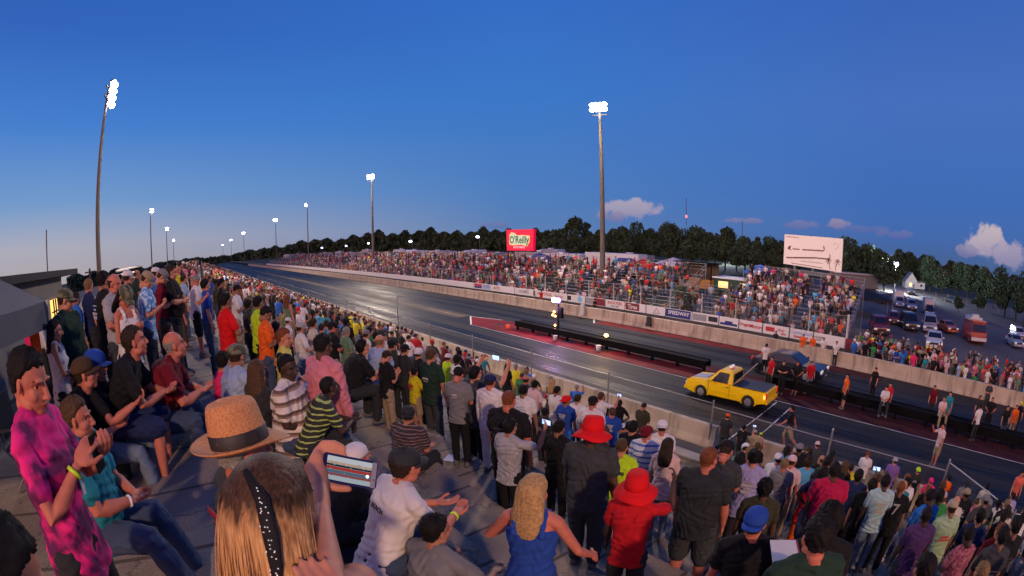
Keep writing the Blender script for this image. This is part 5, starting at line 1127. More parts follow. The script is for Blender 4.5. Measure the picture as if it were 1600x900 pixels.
part('window', MB().box((-.2, 4.01, 1.0), (1.1, 4.05, 2.5)), mat('house_window', (.9, .6, .2), emit=(1, .62, .2), estr=2.2), g); part('window', MB().box((-6.5, 3.21, 1.2), (-5.3, 3.25, 2.2)), glassd, g); part('door', MB().box((-1.8, 4.01, 0), (-.9, 4.05, 2.1)), rf, g)
# second building
hx, hy = at_z(1335, 448, 0)[:2]; g = empty('shed', vm(hx, hy, 255, 1), 'low pale shed with a bright flat roof behind the black tent', 'shed'); part('wall', MB().box((-6, -3, 0), (6, 3, 3)), mat('shed_wall', (.2, .2, .2), .8), g); part('roof', MB().box((-6.4, -3.4, 3), (6.4, 3.4, 3.3)), mat('shed_roof', (.5, .5, .48), .6), g)
# boundary fence of the car park
fb = empty('boundary_fence', frame((120, 0, 0)), 'long low wire fence along the far edge of the car park', 'fence'); pts = [at_z(x, y, 0)[:2] for x, y in ((1345, 452), (1400, 462), (1480, 470), (1540, 484), (1600, 501))]
pts.append(pts[-1] + (pts[-1] - pts[-2])); fence_panel(pts, .1, 1.5, chainf, fb)
for a_, b_ in zip(pts[:-1], pts[1:]):
    n_ = int(np.linalg.norm(np.array(b_) - a_) / 4)
    for i in range(n_): p = np.array(a_) + (np.array(b_) - a_) * i / n_; part('post', MB().box((p[0] - .05, p[1] - .05, 0), (p[0] + .05, p[1] + .05, 1.6)), galv, fb, wp=True)
# masts
def mast(px_, ytop, ybot, dist, label, r=.1, lamp=None, lattice=False):
    t = at_d(px_, ytop, dist); b_ = at_d(px_, ybot, dist); zb = b_[2]; o = empty('radio_mast', frame((t[0], t[1], zb)), label, 'mast'); b = MB(); b.tube([(t[0], t[1], zb + (t[2] - zb) * i / 6) for i in range(7)], [r] * 7, 6); part('pole', b, polem, o, wp=True)
    if lamp: part('beacon', MB().ell((t[0], t[1], zb + (t[2] - zb) * lamp), (1.6, 1.6, 2.2), 8, 6), mat('mast_red', (.8, .2, .2), emit=(1, .3, .3), estr=1.2), o, wp=True)
mast(72.5, 360, 425, 46, 'thin bare pole behind the shed roof at far left', .07); mast(1072, 309, 352, 600, 'thin red beaconed radio mast on the horizon right of the clouds', .35, .32); mast(1160, 347, 372, 500, 'short thin mast above the trees near the middle right', .3)
x_ = at_d(1474, 428, 230); o = empty('red_beacon', frame((x_[0], x_[1], 0)), 'small red warning light among the dark hillside trees', 'lamp'); part('pole', MB().tube([(x_[0], x_[1], 0), tuple(x_)], .1, 5), polem, o, wp=True); part('lamp', MB().ell(tuple(x_), (.85, .85, .85), 8, 6), mat('red_glow', (1, .3, .2), emit=(1, .25, .15), estr=6), o, wp=True)

# ================================================================ left side: block building, canopy, bleacher roofs
bw = mat('block_wall', (.16, .15, .145), .9, var=.15, vscale=.6)
g = empty('block_building', frame((-5, 14, 5.5)), 'low grey block building with a flat overhanging dark roof at far left', 'building')
def edge_wall(pts, z0, z1, th=.2):
    b = MB(); 
    return b
TR = at_d(120, 421, 16.0); BR = np.array([TR[0], TR[1], 5.5]); TLx = at_d(-60, 440, 8.5)
v0 = np.array([TR[0] - .55, TR[1] - .3]); v1 = np.array([TLx[0], TLx[1] + .2]); dirw = (v1 - v0); Lw = np.linalg.norm(dirw); dirw /= Lw; nr_ = np.array([-abs(dirw[1]), 0]) if False else np.array([dirw[1], -dirw[0]])
if nr_[0] > 0: nr_ = -nr_
cs = [v0, v1 + dirw * 3, v1 + dirw * 3 + nr_ * 5, v0 + nr_ * 5]
zt = TR[2] - .12
b = MB(); b.rings([[(*c, 5.5) for c in cs], [(*c, zt) for c in cs]]); part('wall', b, bw, g, wp=True)
v0e = v0 - dirw * .7; ro_ = [v0e - nr_ * .5, v1 + dirw * 3 - nr_ * .5, v1 + dirw * 3 + nr_ * 5.2, v0e + nr_ * 5.2]
b = MB(); b.rings([[(*c, zt + .0) for c in ro_], [(*c, zt + .16) for c in ro_]]); part('roof', b, mat('roof_dark', (.03, .028, .026), .9), g, wp=True)
wp0 = v0 + dirw * 1.0 - nr_ * .02
b = MB(); b.rings([[(*(wp0), 6.5), (*(wp0 + dirw * .8), 6.5), (*(wp0 + dirw * .8), 7.15), (*wp0, 7.15)], [(*(wp0 - nr_ * .03), 6.5), (*(wp0 + dirw * .8 - nr_ * .03), 6.5), (*(wp0 + dirw * .8 - nr_ * .03), 7.15), (*(wp0 - nr_ * .03), 7.15)]]); wn = part('window', b, mat('warm_window', (.9, .6, .2), emit=(1, .58, .14), estr=1.6), g, wp=True)
for t in (.33, .66):
    p = wp0 + dirw * .8 * t - nr_ * .05; b = MB(); b.box((p[0] - .02, p[1] - .02, 6.5), (p[0] + .02, p[1] + .02, 7.15)); q_ = part('window_bar', b, blk, g, wp=True)
b = MB(); pa = wp0 - nr_ * .05; pb = wp0 + dirw * .8 - nr_ * .05; b.tube([(*pa, 6.82), (*pb, 6.82)], .02, 4); part('window_bar', b, blk, g, wp=True)
c_ = at_d(76, 448, 5.0); canopy(vm(c_[0] - 1.45, c_[1] - 1.45, 0, 1, 5.72), 'slate', 'grey pop up canopy at the far left edge of the stand', 2.9, c_[2] - 5.72, (.055, .058, .075))
# long low bleacher roof behind the crowd
g = empty('bleacher_roof', frame((-8, 40, 5.5)), 'pair of long pale roof edges behind the crowd at left', 'roof')
for (xa, ya, xb, yb_, dd) in ((182, 424, 222, 415, 45), (184, 431, 214, 424, 40), (196, 437, 216, 433, 36)):
    p, q2 = at_d(xa, ya, dd * .75), at_d(xb, yb_, dd * 1.3); part('roof_edge', MB().tube([p, (p + q2) / 2, q2], .09, 5), mat('pale_edge', (.6, .55, .5), .6), g, wp=True)
part('support_post', MB().box((-8.2, 40, 4.5), (-8.1, 40.1, 6.5)), steel, g, wp=True)
mastu = at_d(140, 421, 60); o = empty('utility_pole', frame((mastu[0], mastu[1], 5)), 'short wooden utility pole beside the tall left floodlight pole', 'pole'); part('pole', MB().tube([(mastu[0], mastu[1], 3), (mastu[0], mastu[1], mastu[2])], .14, 6), mat('wood_dark', (.05, .04, .03)), o, wp=True); part('crossarm', MB().obox((mastu[0], mastu[1], mastu[2] - .3), (.7, .08, .08)), mat('wood_dark', (.05, .04, .03)), o, wp=True)

# ================================================================ trees
leafm = mat('foliage', (.060, .105, .050), .9, var=.6, vscale=.3); leafl = mat('foliage_light', (.085, .115, .03), .9, var=.4, vscale=.5); bark = mat('bark', (.05, .04, .03), .9)
def crown_mb(R, H, n, seed, lobes=7, leaf=.35, conic=0):
    r = np.random.RandomState(seed); v = []; f = []
    cs = [(r.uniform(-.6, .6) * R, r.uniform(-.6, .6) * R, H * r.uniform(.3, .9), R * r.uniform(.25, .6)) for _ in range(lobes + 3)]; lobes = len(cs)
    if conic: lobes = 6; cs = [(0, 0, H * (.25 + .7 * i / lobes), R * (1 - .85 * i / lobes) * .8) for i in range(lobes)]
    for i in range(n):
        c = cs[r.randint(lobes)]; d = r.normal(size=3); d /= np.linalg.norm(d); q_ = r.uniform(.35, 1.25) ** .6; p = A(c[0], c[1], c[2]) + d * c[3] * q_ * A(1, 1, .85)
        a = r.normal(size=3); a /= np.linalg.norm(a); b_ = np.cross(a, r.normal(size=3)); b_ /= np.linalg.norm(b_); s = leaf * r.uniform(.6, 1.4); k = len(v)
        v += [p - a * s, p + b_ * s * .6, p + a * s, p - b_ * s * .6]; f.append([k, k + 1, k + 2, k + 3])
    b = MB(); b.add(v, f); return b
def trunk_mb(H, R, seed):
    r = random.Random(seed); b = MB(); b.tube([(0, 0, 0), (.05, 0, H * .35), (.1, .05, H * .7)], [H * .022, H * .016, H * .007], 8)
    for i in range(5): z = H * (.3 + .08 * i); a = r.uniform(0, 6.28); b.tube([(0, 0, z), (math.cos(a) * R * .5, math.sin(a) * R * .5, z + H * .15)], [H * .008, H * .003], 5)
    return b
TV = []
for i in range(6):
    H, R = (12, 4.2) if i < 4 else (14, 3.4)
    TV.append((crown_mb(R, H, 2600, i, 8 if i < 4 else 6, .42, 1 if i == 5 else 0).mesh('crown', leafm), trunk_mb(H, R, i).mesh('trunk', bark), H))
def tree(px_, ytop, dist, i, label, wide=1.0, m=None, zb=-.1, group='dark trees on the skyline'):
    t = at_d(px_, ytop, dist); H = (t[2] - zb) * 1.04; cm, tm, h0 = TV[i]; s = H / h0
    M = frame((t[0], t[1], zb)) @ Matrix.Rotation(px_ * 1.3, 4, 'Z') @ Matrix.Diagonal((s * wide, s * wide, s, 1))
    o = empty('tree', M, label, 'tree', group); c = link('crown', cm, o); link('trunk', tm, o)
    if m: c.material_slots[0].link = 'OBJECT'; c.material_slots[0].material = m
    return o
TREES = [(868, 352, 165), (893, 341, 160), (914, 349, 165), (927, 352, 160), (952, 357, 160), (972, 355, 150), (988, 352, 150), (1008, 356, 150), (1022, 359, 145), (1042, 350, 140), (1060, 358, 140), (1082, 356, 135), (1098, 360, 135), (1118, 362, 130), (1134, 357, 130), (1152, 366, 130), (1165, 362, 125), (1184, 366, 125), (1200, 374, 125), (1215, 376, 125), (1333, 378, 120), (1350, 386, 120), (1365, 378, 120), (1384, 380, 115), (1402, 395, 225), (1426, 398, 230), (1438, 404, 225), (1455, 402, 150), (1475, 407, 150), (1496, 412, 150), (1515, 413, 145), (1535, 419, 140), (1555, 430, 130), (1575, 424, 110), (1592, 428, 105), (1606, 430, 100), (1318, 374, 140), (1270, 374, 140), (1240, 378, 140)]
tt = [('lumpy tree', 0), ('rounded tree', 1), ('ragged tree', 2), ('broad tree', 3), ('slender tree', 4), ('pointed conifer', 5)]
rt_ = random.Random(3)
for n_, (px_, yt, dist) in enumerate(TREES):
    i = rt_.randrange(6) if px_ < 1220 else rt_.randrange(4)
    if px_ < 870: where = 'left of the tallest tree on the skyline'
    side = ('left of the tall floodlight pole' if px_ < 936 else 'between floodlight pole and radio mast' if px_ < 1072 else 'between radio mast and cream billboard' if px_ < 1225 else 'behind the cream billboard' if px_ < 1320 else 'between cream billboard and white house' if px_ < 1420 else 'on the hill right of the house' if px_ < 1560 else 'at the right edge of the skyline')
    same = [t for t in TREES if ('x' + str(0)) and ((t[0] < 936) == (px_ < 936)) and ((t[0] < 1072) == (px_ < 1072)) and ((t[0] < 1225) == (px_ < 1225)) and ((t[0] < 1320) == (px_ < 1320)) and ((t[0] < 1420) == (px_ < 1420)) and ((t[0] < 1560) == (px_ < 1560))]
    k = sorted(t[0] for t in same).index(px_); od = ['first', 'second', 'third', 'fourth', 'fifth', 'sixth', 'seventh', 'eighth', 'ninth', 'tenth', 'eleventh'][k]
    tree(px_, yt, dist, i, 'dark %s %s, %s from the left' % (tt[i][0], side, od), 1.15 if px_ > 1320 else 1.0)
for px_, yt, dist, i, lab, z in ((1078, 452, 46, 3, 'dark leafy bush tree between the two parts of the far grandstand', 0), (334, 408, 300, 1, 'small yellow green tree beside the far end of the track', 0), (1500, 462, 95, 2, 'dark small tree on the grass beyond the car park', 0), (1530, 455, 110, 1, 'dark bushy tree on the hillside grass beyond the rescue truck', 0), (1452, 478, 90, 3, 'low dark bush beside the right box truck', 0)):
    tree(px_, yt, dist, i, lab, 1.3 if px_ != 1078 else 1.5, leafl if px_ == 334 else None, group='small trees')
# far wood: one mass along the horizon
b = MB(); r = np.random.RandomState(5); v = []; f = []
sk_ = [(240, 412, 700), (300, 406, 620), (360, 400, 560), (420, 388, 500), (480, 379, 440), (540, 373, 390), (590, 366, 350), (650, 363, 320), (700, 364, 300), (760, 362, 280), (830, 362, 260), (900, 366, 240), (1000, 366, 230), (1100, 370, 220), (1200, 378, 210), (1300, 386, 210), (1400, 396, 230), (1480, 410, 240), (1560, 430, 240), (1620, 438, 240), (1700, 455, 240)]
for i in range(38000):
    t = r.rand() * (len(sk_) - 1); k = int(t); u = t - k; a_, b_ = sk_[k], sk_[k + 1]; px_ = a_[0] + (b_[0] - a_[0]) * u; yt = a_[1] + (b_[1] - a_[1]) * u; dd = a_[2] + (b_[2] - a_[2]) * u
    p = at_d(px_, yt, dd); hmax = p[2] * (1 + .16 * math.sin(px_ * .11) * math.sin(px_ * .043 + 1) + .10 * math.sin(px_ * .31)); z = hmax * (1 - r.rand() ** 1.15 * .97); back = r.rand() * 22 * (dd / 250) * (1.15 - z / max(hmax, 1)); hd = nrm(A(p[0], p[1], 0)); c = A(p[0], p[1], z) + hd * (back - 8)
    s = (1.3 if z > hmax * .75 else 2.4) * dd / 300; a2 = r.normal(size=3); a2 /= np.linalg.norm(a2); b2 = np.cross(a2, r.normal(size=3)); b2 /= np.linalg.norm(b2); m_ = len(v); v += [c - a2 * s, c + b2 * s * .7, c + a2 * s, c - b2 * s * .7]; f.append([m_, m_ + 1, m_ + 2, m_ + 3])
b.add(v, f); o = link('far_wood', b.mesh('far_wood', leafm, True)); o['kind'] = 'stuff'; tag(o, 'dark band of woodland along the horizon', 'woodland')
# left horizon wood beyond the embankment
b = MB(); v = []; f = []
for i in range(5000):
    px_ = r.uniform(105, 300); yt = 433 - (px_ - 105) * .12 + 3 * math.sin(px_ * .2); dd = 260; p = at_d(px_, yt, dd); z = p[2] * (1 - r.rand() ** 1.5); c = A(p[0], p[1], z) + nrm(A(p[0], p[1], 0)) * r.rand() * 12; s = 1.2; a2 = r.normal(size=3); a2 /= np.linalg.norm(a2); b2 = np.cross(a2, r.normal(size=3)); b2 /= np.linalg.norm(b2); m_ = len(v); v += [c - a2 * s, c + b2 * s * .7, c + a2 * s, c - b2 * s * .7]; f.append([m_, m_ + 1, m_ + 2, m_ + 3])
b.add(v, f); o = link('distant_wood', b.mesh('distant_wood', leafm, True)); o['kind'] = 'stuff'; tag(o, 'low dark woodland strip behind the left floodlight pole', 'woodland')
# ================================================================ named people, surveyed by head position
G1 = 'spectators in the near stand'
def L(hx, hy, pose, k, h, shirt, pants, label, sl='tee', pk='long', skin='p', hair='short', hc='db', cap=None, cc='black', yaw=90, dist=None, phone=False, fine=False, ground=None, group=G1):
    return put(hx, hy, pose, k, h, dist, yaw, ground, shirt=shirt, pants=pants, sl=sl, pk=pk, skin=skin, hair=hair, hc=hc, cap=cap, cc=cc, label=label, phone=phone, fine=fine, group=group)
# --- left block
L(44, 486, 'relax', 'f', 1.6, 'hotpink', 'black', 'person in a hot pink top standing under the grey canopy', yaw=70, dist=7.2)
L(60, 478, 'relax', 'm', 1.75, 'white', 'dark', 'person in a white shirt behind the hot pink top under the canopy', yaw=60, dist=8.5, sl='long')
L(84, 500, 'cross', 'f', 1.6, 'white', 'black', 'dark haired woman in a white tank top with folded arms beside the canopy leg', sl='tank', hair='long', hc='bk', yaw=80, dist=4.9, skin='t')
L(101, 452, 'relax', 'h', 1.8, 'dgreen', 'dark', 'heavy man in a dark green tee and patterned cap beside the canopy', cap='cap', cc='camo', yaw=110, dist=5.4)
L(118, 457, 'relax', 'm', 1.7, 'blue', 'dark', 'person in a bright blue shirt behind the man in dark green', dist=8.5, yaw=60)
L(161, 424, 'hips', 'm', 1.85, 'black', 'black', 'tall man in black with short black hair beside the left floodlight pole', hc='bk', skin='t', yaw=60, dist=6.4)
L(138, 436, 'relax', 'm', 1.7, 'navy', 'dark', 'man in dark navy left of the tall man in black', dist=8.6, hc='lb', yaw=60)
L(178, 428, 'cross', 'm', 1.85, 'lgrey', 'charcoal', 'sunburnt balding man in a light grey tee beside the white tank top', hair='bald', skin='r', yaw=120, dist=6.0, fine=True)
L(194, 447, 'lookdown', 'f', 1.68, 'white', 'black', 'woman in a white tank top and camo cap with long black hair', sl='tank', hair='long', hc='bk', cap='cap', cc='camo', skin='r', yaw=135, dist=5.3, fine=True)
L(199, 423, 'relax', 'm', 1.8, 'black', 'dark', 'man in black and white cap behind the woman in the camo cap', cap='cap', cc='white', dist=8.5, yaw=70)
L(229, 424, 'lookdown', 'm', 1.85, 'hawaii', 'charcoal', 'man in a light blue hawaiian shirt and khaki cap', cap='cap', cc='khaki', yaw=95, dist=6.9, fine=True)
L(253, 421, 'lookdown', 'm', 1.8, 'maroon', 'dark', 'man in a maroon shirt and grey cap right of the hawaiian shirt', cap='cap', cc='grey', dist=7.9, yaw=90)
L(268, 414, 'cross', 'h', 1.92, 'black', 'charcoal', 'big man in black standing right of the maroon shirt and grey cap', hc='db', dist=8.0, yaw=100)
L(243, 418, 'relax', 'm', 1.75, 'blue', 'dark', 'man in a white and blue cap behind the maroon shirt', cap='cap', cc='white', dist=10.5)
L(287, 430, 'relax', 'm', 1.7, 'lblue', 'jeans', 'man in a pale blue shirt behind the man in black shorts', dist=11.5)
L(283, 456, 'relax', 'm', 1.2, 'orange', 'brown', 'child in an orange shirt left of the man in black shorts', dist=10.3, hc='bk')
L(306, 430, 'lookdown', 'm', 1.8, 'white', 'black', 'grey haired man in a white tee and black shorts stepping down', hc='gy', pk='short', skin='r', yaw=85, dist=9.2, fine=True)
L(320, 436, 'relax', 'm', 1.8, 'royal', 'jeans', 'man in a royal blue shirt right of the man in black shorts', hc='bk', dist=10.4)
L(352, 458, 'cross', 'm', 1.78, 'brightred', 'khaki', 'man in a bright red tee and khaki trousers with folded arms', hc='bk', skin='m', yaw=75, dist=7.5)
L(370, 445, 'lookdown', 'm', 1.75, 'white', 'khaki', 'man in a white tee holding a phone behind the red tee', hc='bk', skin='m', pk='short', yaw=100, dist=11)
L(388, 468, 'relax', 'm', 1.75, 'dark', 'black', 'man in a dark tee between the red and neon shirts', hc='bk', skin='b', dist=9)
L(403, 462, 'relax', 'm', 1.8, 'neon', 'black', 'man in a neon yellow green tee behind the orange polo', hc='bk', skin='m', pk='short', dist=7.8)
L(415, 478, 'lookdown', 'm', 1.8, 'orange', 'jeans', 'man in an orange polo shirt and jeans looking down at his hands', hc='bk', skin='m', yaw=95, fine=True, dist=7)
L(442, 513, 'sitr', 'f', 1.7, 'paleyellow', 'lblue', 'woman in a pale yellow tee leaning forward', hc='rd', yaw=100, dist=6.5)
L(430, 502, 'relax', 'm', 1.6, 'black', 'black', 'woman in black between the orange polo and the pale yellow tee', hc='bk', hair='long', dist=7.6)
L(470, 503, 'cross', 'm', 1.78, 'white', 'jeansl', 'bearded man in a white tee and grey cap right of the pale yellow tee', cap='cap', cc='lgrey', skin='t', dist=8.5)
L(489, 497, 'relax', 'm', 1.75, 'cream', 'jeans', 'man in a cream shirt behind the white tee and grey cap', hc='db', dist=10)
L(450, 496, 'relax', 'f', 1.35, 'white', 'black', 'child in a white tee and white cap in the middle of the left crowd', cap='cap', cc='white', dist=11)
L(503, 505, 'relax', 'm', 1.7, 'grey', 'jeans', 'man in a grey tee just above the pink dress shirt', hc='db', dist=10.5)
L(510, 500, 'relax', 'm', 1.7, 'sky', 'dark', 'man in a sky blue tee above the pink dress shirt', hc='db', yaw=70, dist=11)
L(503, 520, 'straight', 'h', 1.92, 'pink', 'jeansl', 'tall man in a pink dress shirt seen from behind', hc='bk', skin='b', yaw=70, sl='long', fine=True, dist=5)
L(446, 553, 'sitr', 'h', 1.72, 'brstripe', 'jeans', 'seated woman in a brown and white striped tee', hc='bk', skin='d', yaw=125, hair='bun', fine=True, dist=4.7)
L(507, 590, 'sitlean', 'm', 1.42, 'gstripe', 'dark', 'boy in a black and green striped tee sitting below the pink shirt', hc='bk', skin='d', yaw=95, hair='buzz', fine=True, dist=4.5)
L(519, 502, 'cross', 'm', 1.78, 'black', 'khaki', 'man in a black tee, black cap and khaki trousers right of the pink shirt', cap='cap', cc='black', yaw=95, skin='r', dist=9.5)
L(541, 510, 'relax', 'm', 1.75, 'sage', 'khaki', 'grey haired man in a sage green tee', hc='gy', yaw=85, dist=9.6)
L(562, 532, 'sitlean', 'h', 1.8, 'black', 'dark', 'big man in black bending forward beside the sage green tee', hc='bk', yaw=90, dist=8)
L(592, 522, 'sit', 'h', 1.8, 'lblue', 'dark', 'broad man in a pale blue shirt seen from behind', hc='lb', hair='bald', yaw=75, dist=9)
L(572, 515, 'relax', 'm', 1.75, 'white', 'jeans', 'man in a white tee with a grey cap behind the sage green tee', cap='cap', cc='grey', dist=12)
L(577, 510, 'relax', 'm', 1.7, 'green', 'jeans', 'man in a green tee near the barrier', hc='bk', dist=12.6)
L(587, 518, 'relax', 'm', 1.7, 'charcoal', 'jeans', 'man in charcoal in front of the green tee near the barrier', hc='bk', dist=11.8)
L(604, 547, 'lookdown', 'm', 1.82, 'black', 'khaki', 'man in a black polo and khaki trousers left of the yellow tee', hc='db', yaw=85, fine=True, dist=7.8)
L(612, 530, 'relax', 'm', 1.75, 'dark', 'dark', 'man in a dark shirt and black cap behind the black polo', cap='cap', cc='black', skin='t', dist=9.2)
L(632, 537, 'relax', 'm', 1.75, 'dark', 'dark', 'man in a dark jacket and black cap above the yellow tee', cap='cap', cc='black', skin='p', dist=9)
L(648, 574, 'cross', 'm', 1.58, 'yellow', 'khaki', 'boy in a bright yellow tee and khaki shorts with folded arms', hc='bk', skin='t', pk='short', yaw=80, fine=True, dist=8.8)
L(654, 543, 'relax', 'm', 1.7, 'black', 'dark', 'man in black with a plain white cap above the yellow tee', cap='capback', cc='white', dist=9.7)
L(673, 544, 'straight', 'm', 1.9, 'dgreen', 'charcoal', 'tall man in a dark green tee right of the yellow tee', hc='br', skin='p', yaw=72, fine=True, dist=8.6)
L(700, 552, 'relax', 'm', 1.35, 'neon', 'dark', 'child in neon green and red with a white cap beside the dark green tee', cap='cap', cc='white', dist=11)
L(714, 553, 'relax', 'f', 1.6, 'white', 'black', 'dark haired person with a white headscarf right of the dark green tee', hc='bk', skin='b', dist=9.4)
L(716, 573, 'lookdown', 'm', 1.75, 'grey', 'black', 'man in a grey tee with a wide black cap left of the navy cap', cap='cap', cc='black', skin='r', yaw=60, hair='curly', hc='bk', dist=7)
L(742, 570, 'phone2', 'm', 1.76, 'charcoal', 'black', 'man with both arms raised filming by the wall', hc='bk', phone=True, yaw=80, skin='p', fine=True, dist=7.4)
L(766, 584, 'straight', 'm', 1.78, 'white', 'white', 'man in a long white tee and navy blue cap', cap='cap', cc='navy', skin='r', yaw=62, sl='long', fine=True, dist=6.7)
L(795, 608, 'straight', 'h', 1.78, 'black', 'black', 'sunburnt man with cropped hair in a black tee right of the navy cap', hair='buzz', hc='rd', skin='r', yaw=68, fine=True, dist=5.4)
L(822, 586, 'relax', 'm', 1.72, 'charcoal', 'dark', 'man with receding hair, left one of two at the parapet', hc='db', hair='bald', skin='r', dist=10.5)
L(836, 593, 'relax', 'm', 1.7, 'palepink', 'dark', 'man in a pale pink shirt, right one of two at the parapet', hc='bk', skin='t', dist=10.2)
L(818, 600, 'straight', 'm', 1.75, 'white', 'brown', 'black haired man in a white tee beside the sunburnt man', hc='bk', skin='m', yaw=60, fine=True, dist=7.5)
L(797, 652, 'phone1', 'm', 1.45, 'lgrey', 'black', 'boy in a light grey tee holding up a camera', hc='bk', skin='t', yaw=80, phone=True, fine=True, dist=5.1)
L(871, 602, 'straight', 'm', 1.75, 'white', 'dark', 'man with cropped black hair in a white tee by the parapet', hc='bk', hair='buzz', skin='m', dist=10.5)
L(886, 617, 'relaxr', 'm', 1.76, 'royal', 'blue', 'man in a royal blue tee and red cap', cap='capback', cc='brightred', skin='m', yaw=80, dist=8.4)
L(903, 615, 'straight', 'm', 1.75, 'white', 'dark', 'man in a white tee with printing between the red cap and black cap', hc='db', skin='p', yaw=70, dist=9.4)
L(927, 618, 'straight', 'm', 1.8, 'white', 'dark', 'man in a white tee and black cap behind the red bucket hat', cap='cap', cc='black', skin='r', yaw=72, fine=True, dist=7.8)
L(940, 612, 'phone1', 'm', 1.7, 'white', 'dark', 'man by the fence post holding up a small camera', hc='br', skin='r', phone=True, dist=11.5)
L(939, 642, 'relax', 'm', 1.72, 'charcoal', 'dark', 'man in a flat charcoal cap between the red bucket hat and blue shirt', cap='cap', cc='charcoal', dist=8.3)
L(957, 636, 'relax', 'm', 1.72, 'royal', 'dark', 'man in a royal blue shirt with brown hair right of the charcoal cap', hc='br', skin='r', yaw=60, dist=9.6)
L(852, 636, 'relax', 'm', 1.72, 'dark', 'dark', 'short man in dark clothes below the white tee at the parapet', hc='bk', skin='b', dist=8.6)
L(875, 655, 'straight', 'm', 1.82, 'black', 'black', 'man all in black with black hair left of the upper red bucket hat', hc='bk', skin='m', yaw=80, fine=True, dist=5.5)
L(985, 658, 'lookdown', 'f', 1.62, 'dark', 'jeans', 'woman with short black hair above the neon vest', hc='bk', skin='p', yaw=110, dist=9)
L(1012, 664, 'relaxr', 'm', 1.75, 'bwstripe', 'jeans', 'man in a blue and white striped shirt and backward red cap', cap='capback', cc='maroon', skin='r', yaw=70, fine=True, dist=7)
L(1036, 656, 'straight', 'm', 1.65, 'white', 'jeans', 'man in a white cap and white tee beside the striped shirt', cap='capback', cc='white', skin='r', yaw=60, dist=8.8)
L(990, 656, 'relax', 'm', 1.7, 'black', 'dark', 'man in black between the two fence posts near the striped shirt', hc='bk', dist=8)
L(973, 683, 'straight', 'm', 1.78, 'neon', 'dark', 'man in a neon yellow safety tee between the two red bucket hats', hc='br', hair='buzz', skin='p', yaw=70, fine=True, dist=5.6)
L(1045, 683, 'straight', 'f', 1.66, 'palepink', 'jeansl', 'woman with long dark brown hair in a white tee and jeans', hair='long', hc='db', skin='t', yaw=68, fine=True, dist=6.5)
L(1112, 696, 'relaxr', 'h', 1.85, 'dark', 'charcoal', 'broad man in a dark grey tee and shorts standing on the bare concrete', hair='buzz', hc='rd', skin='r', pk='short', yaw=78, fine=True, dist=5.3)
L(1137, 688, 'lookdown', 'm', 1.75, 'charcoal', 'dark', 'man in a black cap and black and white vest behind the broad man', cap='cap', cc='black', skin='r', yaw=80, dist=6.6)
L(1180, 700, 'hips', 'f', 1.65, 'lavender', 'dark', 'woman in a lavender top with hands on her hips', hair='bun', hc='bk', skin='p', yaw=72, sl='long', fine=True, dist=6.8)
L(1158, 705, 'relax', 'f', 1.6, 'black', 'black', 'dark haired woman in black left of the lavender top', hair='long', hc='bk', dist=7.8)
L(1199, 748, 'straight', 'm', 1.72, 'olive', 'dark', 'man with thick black hair in an olive tee above the blue cap', hair='curly', hc='bk', skin='b', yaw=70, fine=True, dist=5.4)
L(1218, 708, 'relax', 'm', 1.7, 'white', 'dark', 'man in a plain white cap right of the lavender top', cap='cap', cc='white', skin='p', dist=9.6)
L(1228, 716, 'straight', 'm', 1.76, 'grey', 'charcoal', 'man in a grey tee with light brown hair below the white cap', hc='lb', skin='r', yaw=75, fine=True, dist=8.5)
L(1240, 711, 'straight', 'm', 1.7, 'palepink', 'khaki', 'man in a pale pink tee and red white cap right of the grey tee', cap='cap', cc='palepink', skin='r', dist=9.3)
L(1308, 722, 'straight', 'h', 1.84, 'magenta', 'dark', 'big man in a crimson polo shirt with red sleeve', hc='bk', skin='b', yaw=72, fine=True, dist=7)
L(1275, 738, 'relax', 'f', 1.55, 'red', 'orange', 'woman in a red and orange patterned dress behind the crimson polo', hair='long', hc='bk', dist=8.6)
L(1345, 733, 'phone1', 'm', 1.7, 'navy', 'dark', 'person in navy holding up a glowing phone right of the crimson polo', hc='bk', phone=True, skin='b', dist=9.6)
L(1387, 742, 'straight', 'm', 1.82, 'aqua', 'jeansl', 'man in a pale aqua tee and grey jeans seen from behind', hc='bk', skin='b', yaw=72, fine=True, dist=8.2)
L(1366, 748, 'relax', 'm', 1.72, 'black', 'black', 'man in a black tee just left of the pale aqua tee', hc='bk', skin='t', dist=8.6)
L(1411, 752, 'straight', 'm', 1.78, 'black', 'black', 'man in a black jersey with a large white numeral on the back', hair='buzz', hc='rd', skin='m', yaw=80, fine=True, dist=9)
L(1458, 766, 'lookdown', 'm', 1.76, 'blue', 'dark', 'man in a bright blue tee looking at a lit phone', hc='bk', skin='d', yaw=60, phone=True, dist=8)
L(1472, 765, 'straight', 'm', 1.76, 'green', 'dark', 'man in a green tee left of the tan cap', hc='bk', skin='d', yaw=80, dist=9.6)
L(1452, 793, 'straight', 'm', 1.82, 'purple', 'dark', 'tall man in a dark purple tee in front of the bright blue tee', hc='bk', skin='d', yaw=72, hair='buzz', fine=True, dist=6.6)
L(1492, 782, 'straight', 'm', 1.8, 'mint', 'khaki', 'man in a pale mint shirt and tan cap seen from behind', cap='cap', cc='tan', skin='m', yaw=72, fine=True, dist=7.9)
L(1518, 826, 'lookdown', 'm', 1.7, 'plaid', 'dark', 'man in a dusty pink plaid shirt near the bottom right', hc='bk', skin='d', yaw=60, fine=True, dist=6)
L(1535, 797, 'relax', 'm', 1.7, 'navy', 'dark', 'man in navy with cropped hair behind the plaid shirt', hc='bk', skin='m', dist=8.6)
L(1572, 826, 'straight', 'm', 1.74, 'charcoal', 'dark', 'man in a charcoal tee with a pale print on the back at lower right', hc='bk', skin='m', yaw=80, dist=6.6)
